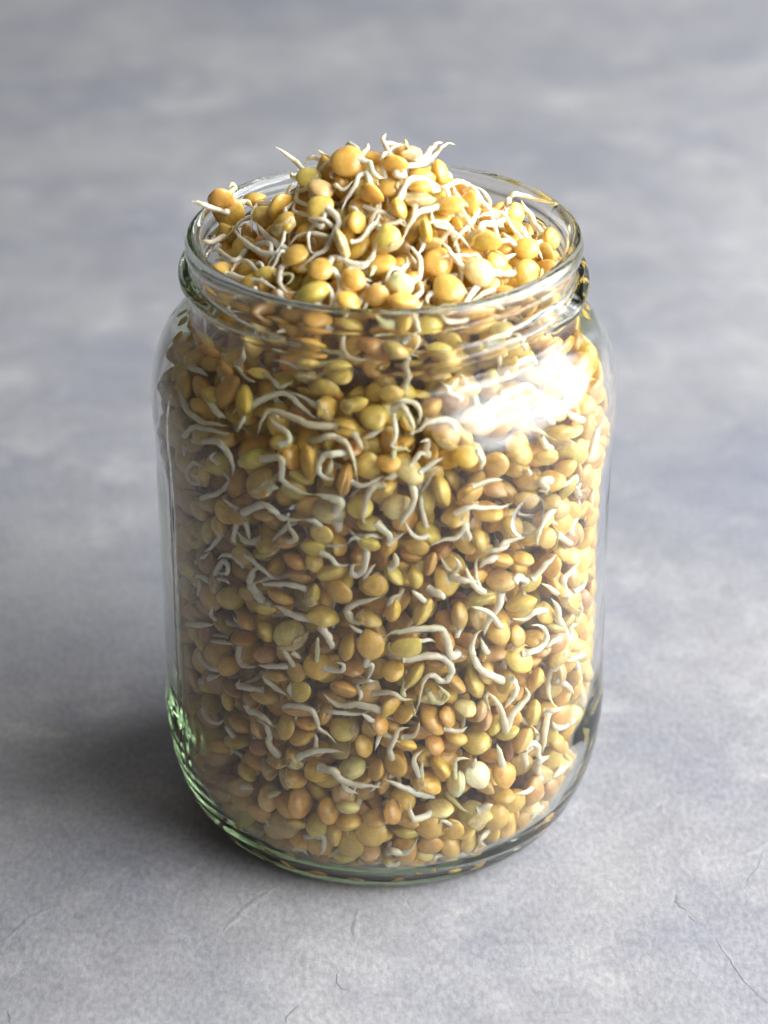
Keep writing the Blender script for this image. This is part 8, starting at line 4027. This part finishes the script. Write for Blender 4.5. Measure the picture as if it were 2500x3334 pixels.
def shade(t, k=.07):
    c = np.array(TINT[t]) * (1 + rng.normal(0, k)) * (1 + rng.normal(0, .04, 3))
    return tuple(np.clip(c, .02, .9))
def local_x(i, P, n):
    rs = roots_of.get(i)
    if rs:
        q = Vector(rs[0][3:6]) / 100
        if (q - P).length > .3:
            return q - P
    return Vector(rng.normal(size=3))
for i in SINGLE:
    e = SEEDLIST[i]
    P = Vector(e[0:3]) / 100; n = Vector(e[3:6]).normalized()
    top = e[11] in 'AB'
    root_name = 'sprouted_lentil' if roots_of.get(i) else 'lentil'
    thing = bpy.data.objects.new(root_name, None)
    thing.empty_display_size = .002
    COL.objects.link(thing)
    thing.location = P * MM
    tag(thing, LABEL[i], 'lentil', GROUP_TOP if top else GROUP_IN)
    kd = (0, 4, 1, 6) if roots_of.get(i) and i % 3 else (3, 5, 7, 2)
    me = SEEDS[kd[i % 4]][1]
    s = link('seed', me, thing)
    rot = frame(n, local_x(i, P, n)).to_4x4()
    a, c = e[6] / 100 * MM, e[7] / 100 * MM
    place = rot @ Matrix.Diagonal((a, a * rng.uniform(.93, 1.0), c, 1))
    s.matrix_local = place
    s.color = (*shade(e[8]), 1)
    if i % 4 == 1:
        h = link('split_hull', HULLS[(i // 4) % 4], thing)
        h.matrix_local = place @ Matrix.Rotation(rng.uniform(-1.2, 1.2) + (math.pi if i % 8 == 1 else 0), 4, 'Z')
    for r in roots_of.get(i, []):
        pts = np.array(r[3:]).reshape(-1, 3) / 100
        v, f, t = tube((pts - np.array(P)) * MM, r[1] / 100 * MM * .93, r[2])
        link('root', mesh_from('root', v, f, M_ROOT, t), thing)

# ---- the rest of the filling: smaller showing, or buried behind the front layer
class Heap:
    def __init__(self):
        self.v, self.f, self.t, self.m, self.n = [], [], [], [], 0
    def add(self, v, f, t, mi):
        self.v.append(np.asarray(v)); self.t.append(np.asarray(t))
        self.f += [tuple(k + self.n for k in q) for q in f]
        self.m += [mi] * len(f)
        self.n += len(v)
heap = Heap()
def heap_seed(P, n, a, c, t):
    v, f = LOW[int(rng.integers(len(LOW)))]
    R = np.array(frame(n, rng.normal(size=3)))
    v = (v * np.array((a, a, c))) @ R.T + P
    heap.add(v * MM, f, np.tile((*shade(t), 1), (len(v), 1)), 0)
def r_in(z):
    return np.interp(z, [2.4, 3, 4.8, 7.5, 11.5, 16.5, 22, 28, 101, 105, 108.5, 111.8, 114.3, 116.3, 118, 119.7, 121.7, 138], [37, 39.4, 41.9, 43.7, 45.4, 46.8, 47.5, 47.85, 47.8, 47.4, 46.6, 45.4, 43.8, 42.0, 40.2, 38.9, 38.4, 38])
def fits(p, rad):
    return p[2] > 3.2 and (p[2] > 133 or math.hypot(p[0], p[1]) < r_in(p[2]) - rad - .2)
for i in REST:
    e = SEEDLIST[i]
    heap_seed(np.array(e[0:3]) / 100, e[3:6], e[6] / 100, e[7] / 100, e[8])
    for r in roots_of.get(i, []):
        v, f, t = tube(np.array(r[3:]).reshape(-1, 3) / 100 * MM, r[1] / 100 * MM, r[2], 8, 4)
        heap.add(v, f, t, 1)
for q in FILL:
    P = q[0:3] / 100.
    heap_seed(P, q[3:6] / 100., q[6] / 100., q[7] / 100., 'aaagyoonb'[int(rng.integers(9))])
    if rng.random() < .62:
        # a curling root that wanders off through the gaps
        d = rng.normal(size=3); d /= np.linalg.norm(d)
        p = P + d * q[6] / 100. * .75
        pts = [p]; ax = rng.normal(size=3); ax /= np.linalg.norm(ax); turn = rng.uniform(-.6, .6)
        for k in range(int(rng.integers(3, 7))):
            d = d + np.cross(ax, d) * turn + rng.normal(0, .18, 3); d /= np.linalg.norm(d)
            p = p + d * rng.uniform(1.5, 2.4)
            if not fits(p, .6) or (p[2] > 131 and p[2] > 138 + 21 - 27 * (min(math.hypot(p[0], p[1] - 1), 60) / 37) ** 1.15 + .6):
                break
            pts.append(p)
        if len(pts) >= 3:
            v, f, t = tube(np.array(pts) * MM, rng.uniform(.45, .7) * MM, rng.random() < .08, 7, 3)
            heap.add(v, f, t, 1)
me = mesh_from('lentil_filling', np.concatenate(heap.v), heap.f, M_HEAP, np.concatenate(heap.t))
me.materials.append(M_ROOT)
me.polygons.foreach_set('material_index', heap.m)
fill = link('lentil_filling', me)
tag(fill, 'mass of amber sprouted lentils and white roots filling the jar behind the front layer', 'lentils', kind='stuff')

# ------------------------------------------------------------------ water drops on the inside of the glass
def droplet(phi, z, w, h, depth):
    a = math.radians(phi)
    rr = float(r_in(z)) - .06
    verts, faces = [], []
    nu, nv = 36, 9
    for side in (1, 0):
        for i in range(nv):
            t = (i + 1) / nv if side == 0 else 1 - i / nv
            for j in range(nu):
                b = 2 * math.pi * j / nu
                x, y = t * w / 2 * math.cos(b), t * h / 2 * math.sin(b) * (1 + .06 * math.cos(b))
                d = depth * (1 - t ** 2.6) ** .8 + .05 if side == 0 else 0.0
                aa = a + x / rr
                r2 = float(r_in(z + y)) - .06 - d
                verts.append((r2 * math.sin(aa) * MM, -r2 * math.cos(aa) * MM, (z + y) * MM))
    c0 = len(verts); verts.append(((rr - depth - .05) * math.sin(a) * MM, -(rr - depth - .05) * math.cos(a) * MM, z * MM))
    c1 = len(verts); verts.append((rr * math.sin(a) * MM, -rr * math.cos(a) * MM, z * MM))
    def rowi(s, i): return (s * nv + i) * nu
    for s in (0, 1):
        for i in range(nv - 1):
            for j in range(nu):
                k = (j + 1) % nu
                A, B = rowi(s, i), rowi(s, i + 1)
                faces.append((A + j, A + k, B + k, B + j))
    for j in range(nu):
        k = (j + 1) % nu
        faces.append((rowi(1, 0) + j, rowi(1, 0) + k, c0))
        faces.append((rowi(0, nv - 1) + k, rowi(0, nv - 1) + j, c1))
        faces.append((rowi(0, 0) + j, rowi(0, 0) + k, rowi(1, nv - 1) + k, rowi(1, nv - 1) + j))
    me = mesh_from('water_droplet', verts, faces, M_WATER)
    bm = bmesh.new(); bm.from_mesh(me)
    bmesh.ops.remove_doubles(bm, verts=bm.verts, dist=1e-7)
    bmesh.ops.recalc_face_normals(bm, faces=bm.faces); bm.to_mesh(me); bm.free()
    me.polygons.foreach_set('use_smooth', [True] * len(me.polygons))
    return me
for phi, z, w_, h_, d_, lab in [(37.5, 91.5, 8.6, 9.6, .8, 'large oval water drop flattened inside the glass below the bright window reflection'),
                          (58.0, 88.5, 1.8, 2.6, .5, 'tiny water bead inside the glass right of the large drop'),
                          (56.5, 92.5, 1.5, 1.7, .4, 'tiny round water bead just above another at right of large drop')]:
    tag(link('water_droplet', droplet(phi, z, w_, h_, d_)), lab, 'water drop', 'water drops on the inside of the glass')
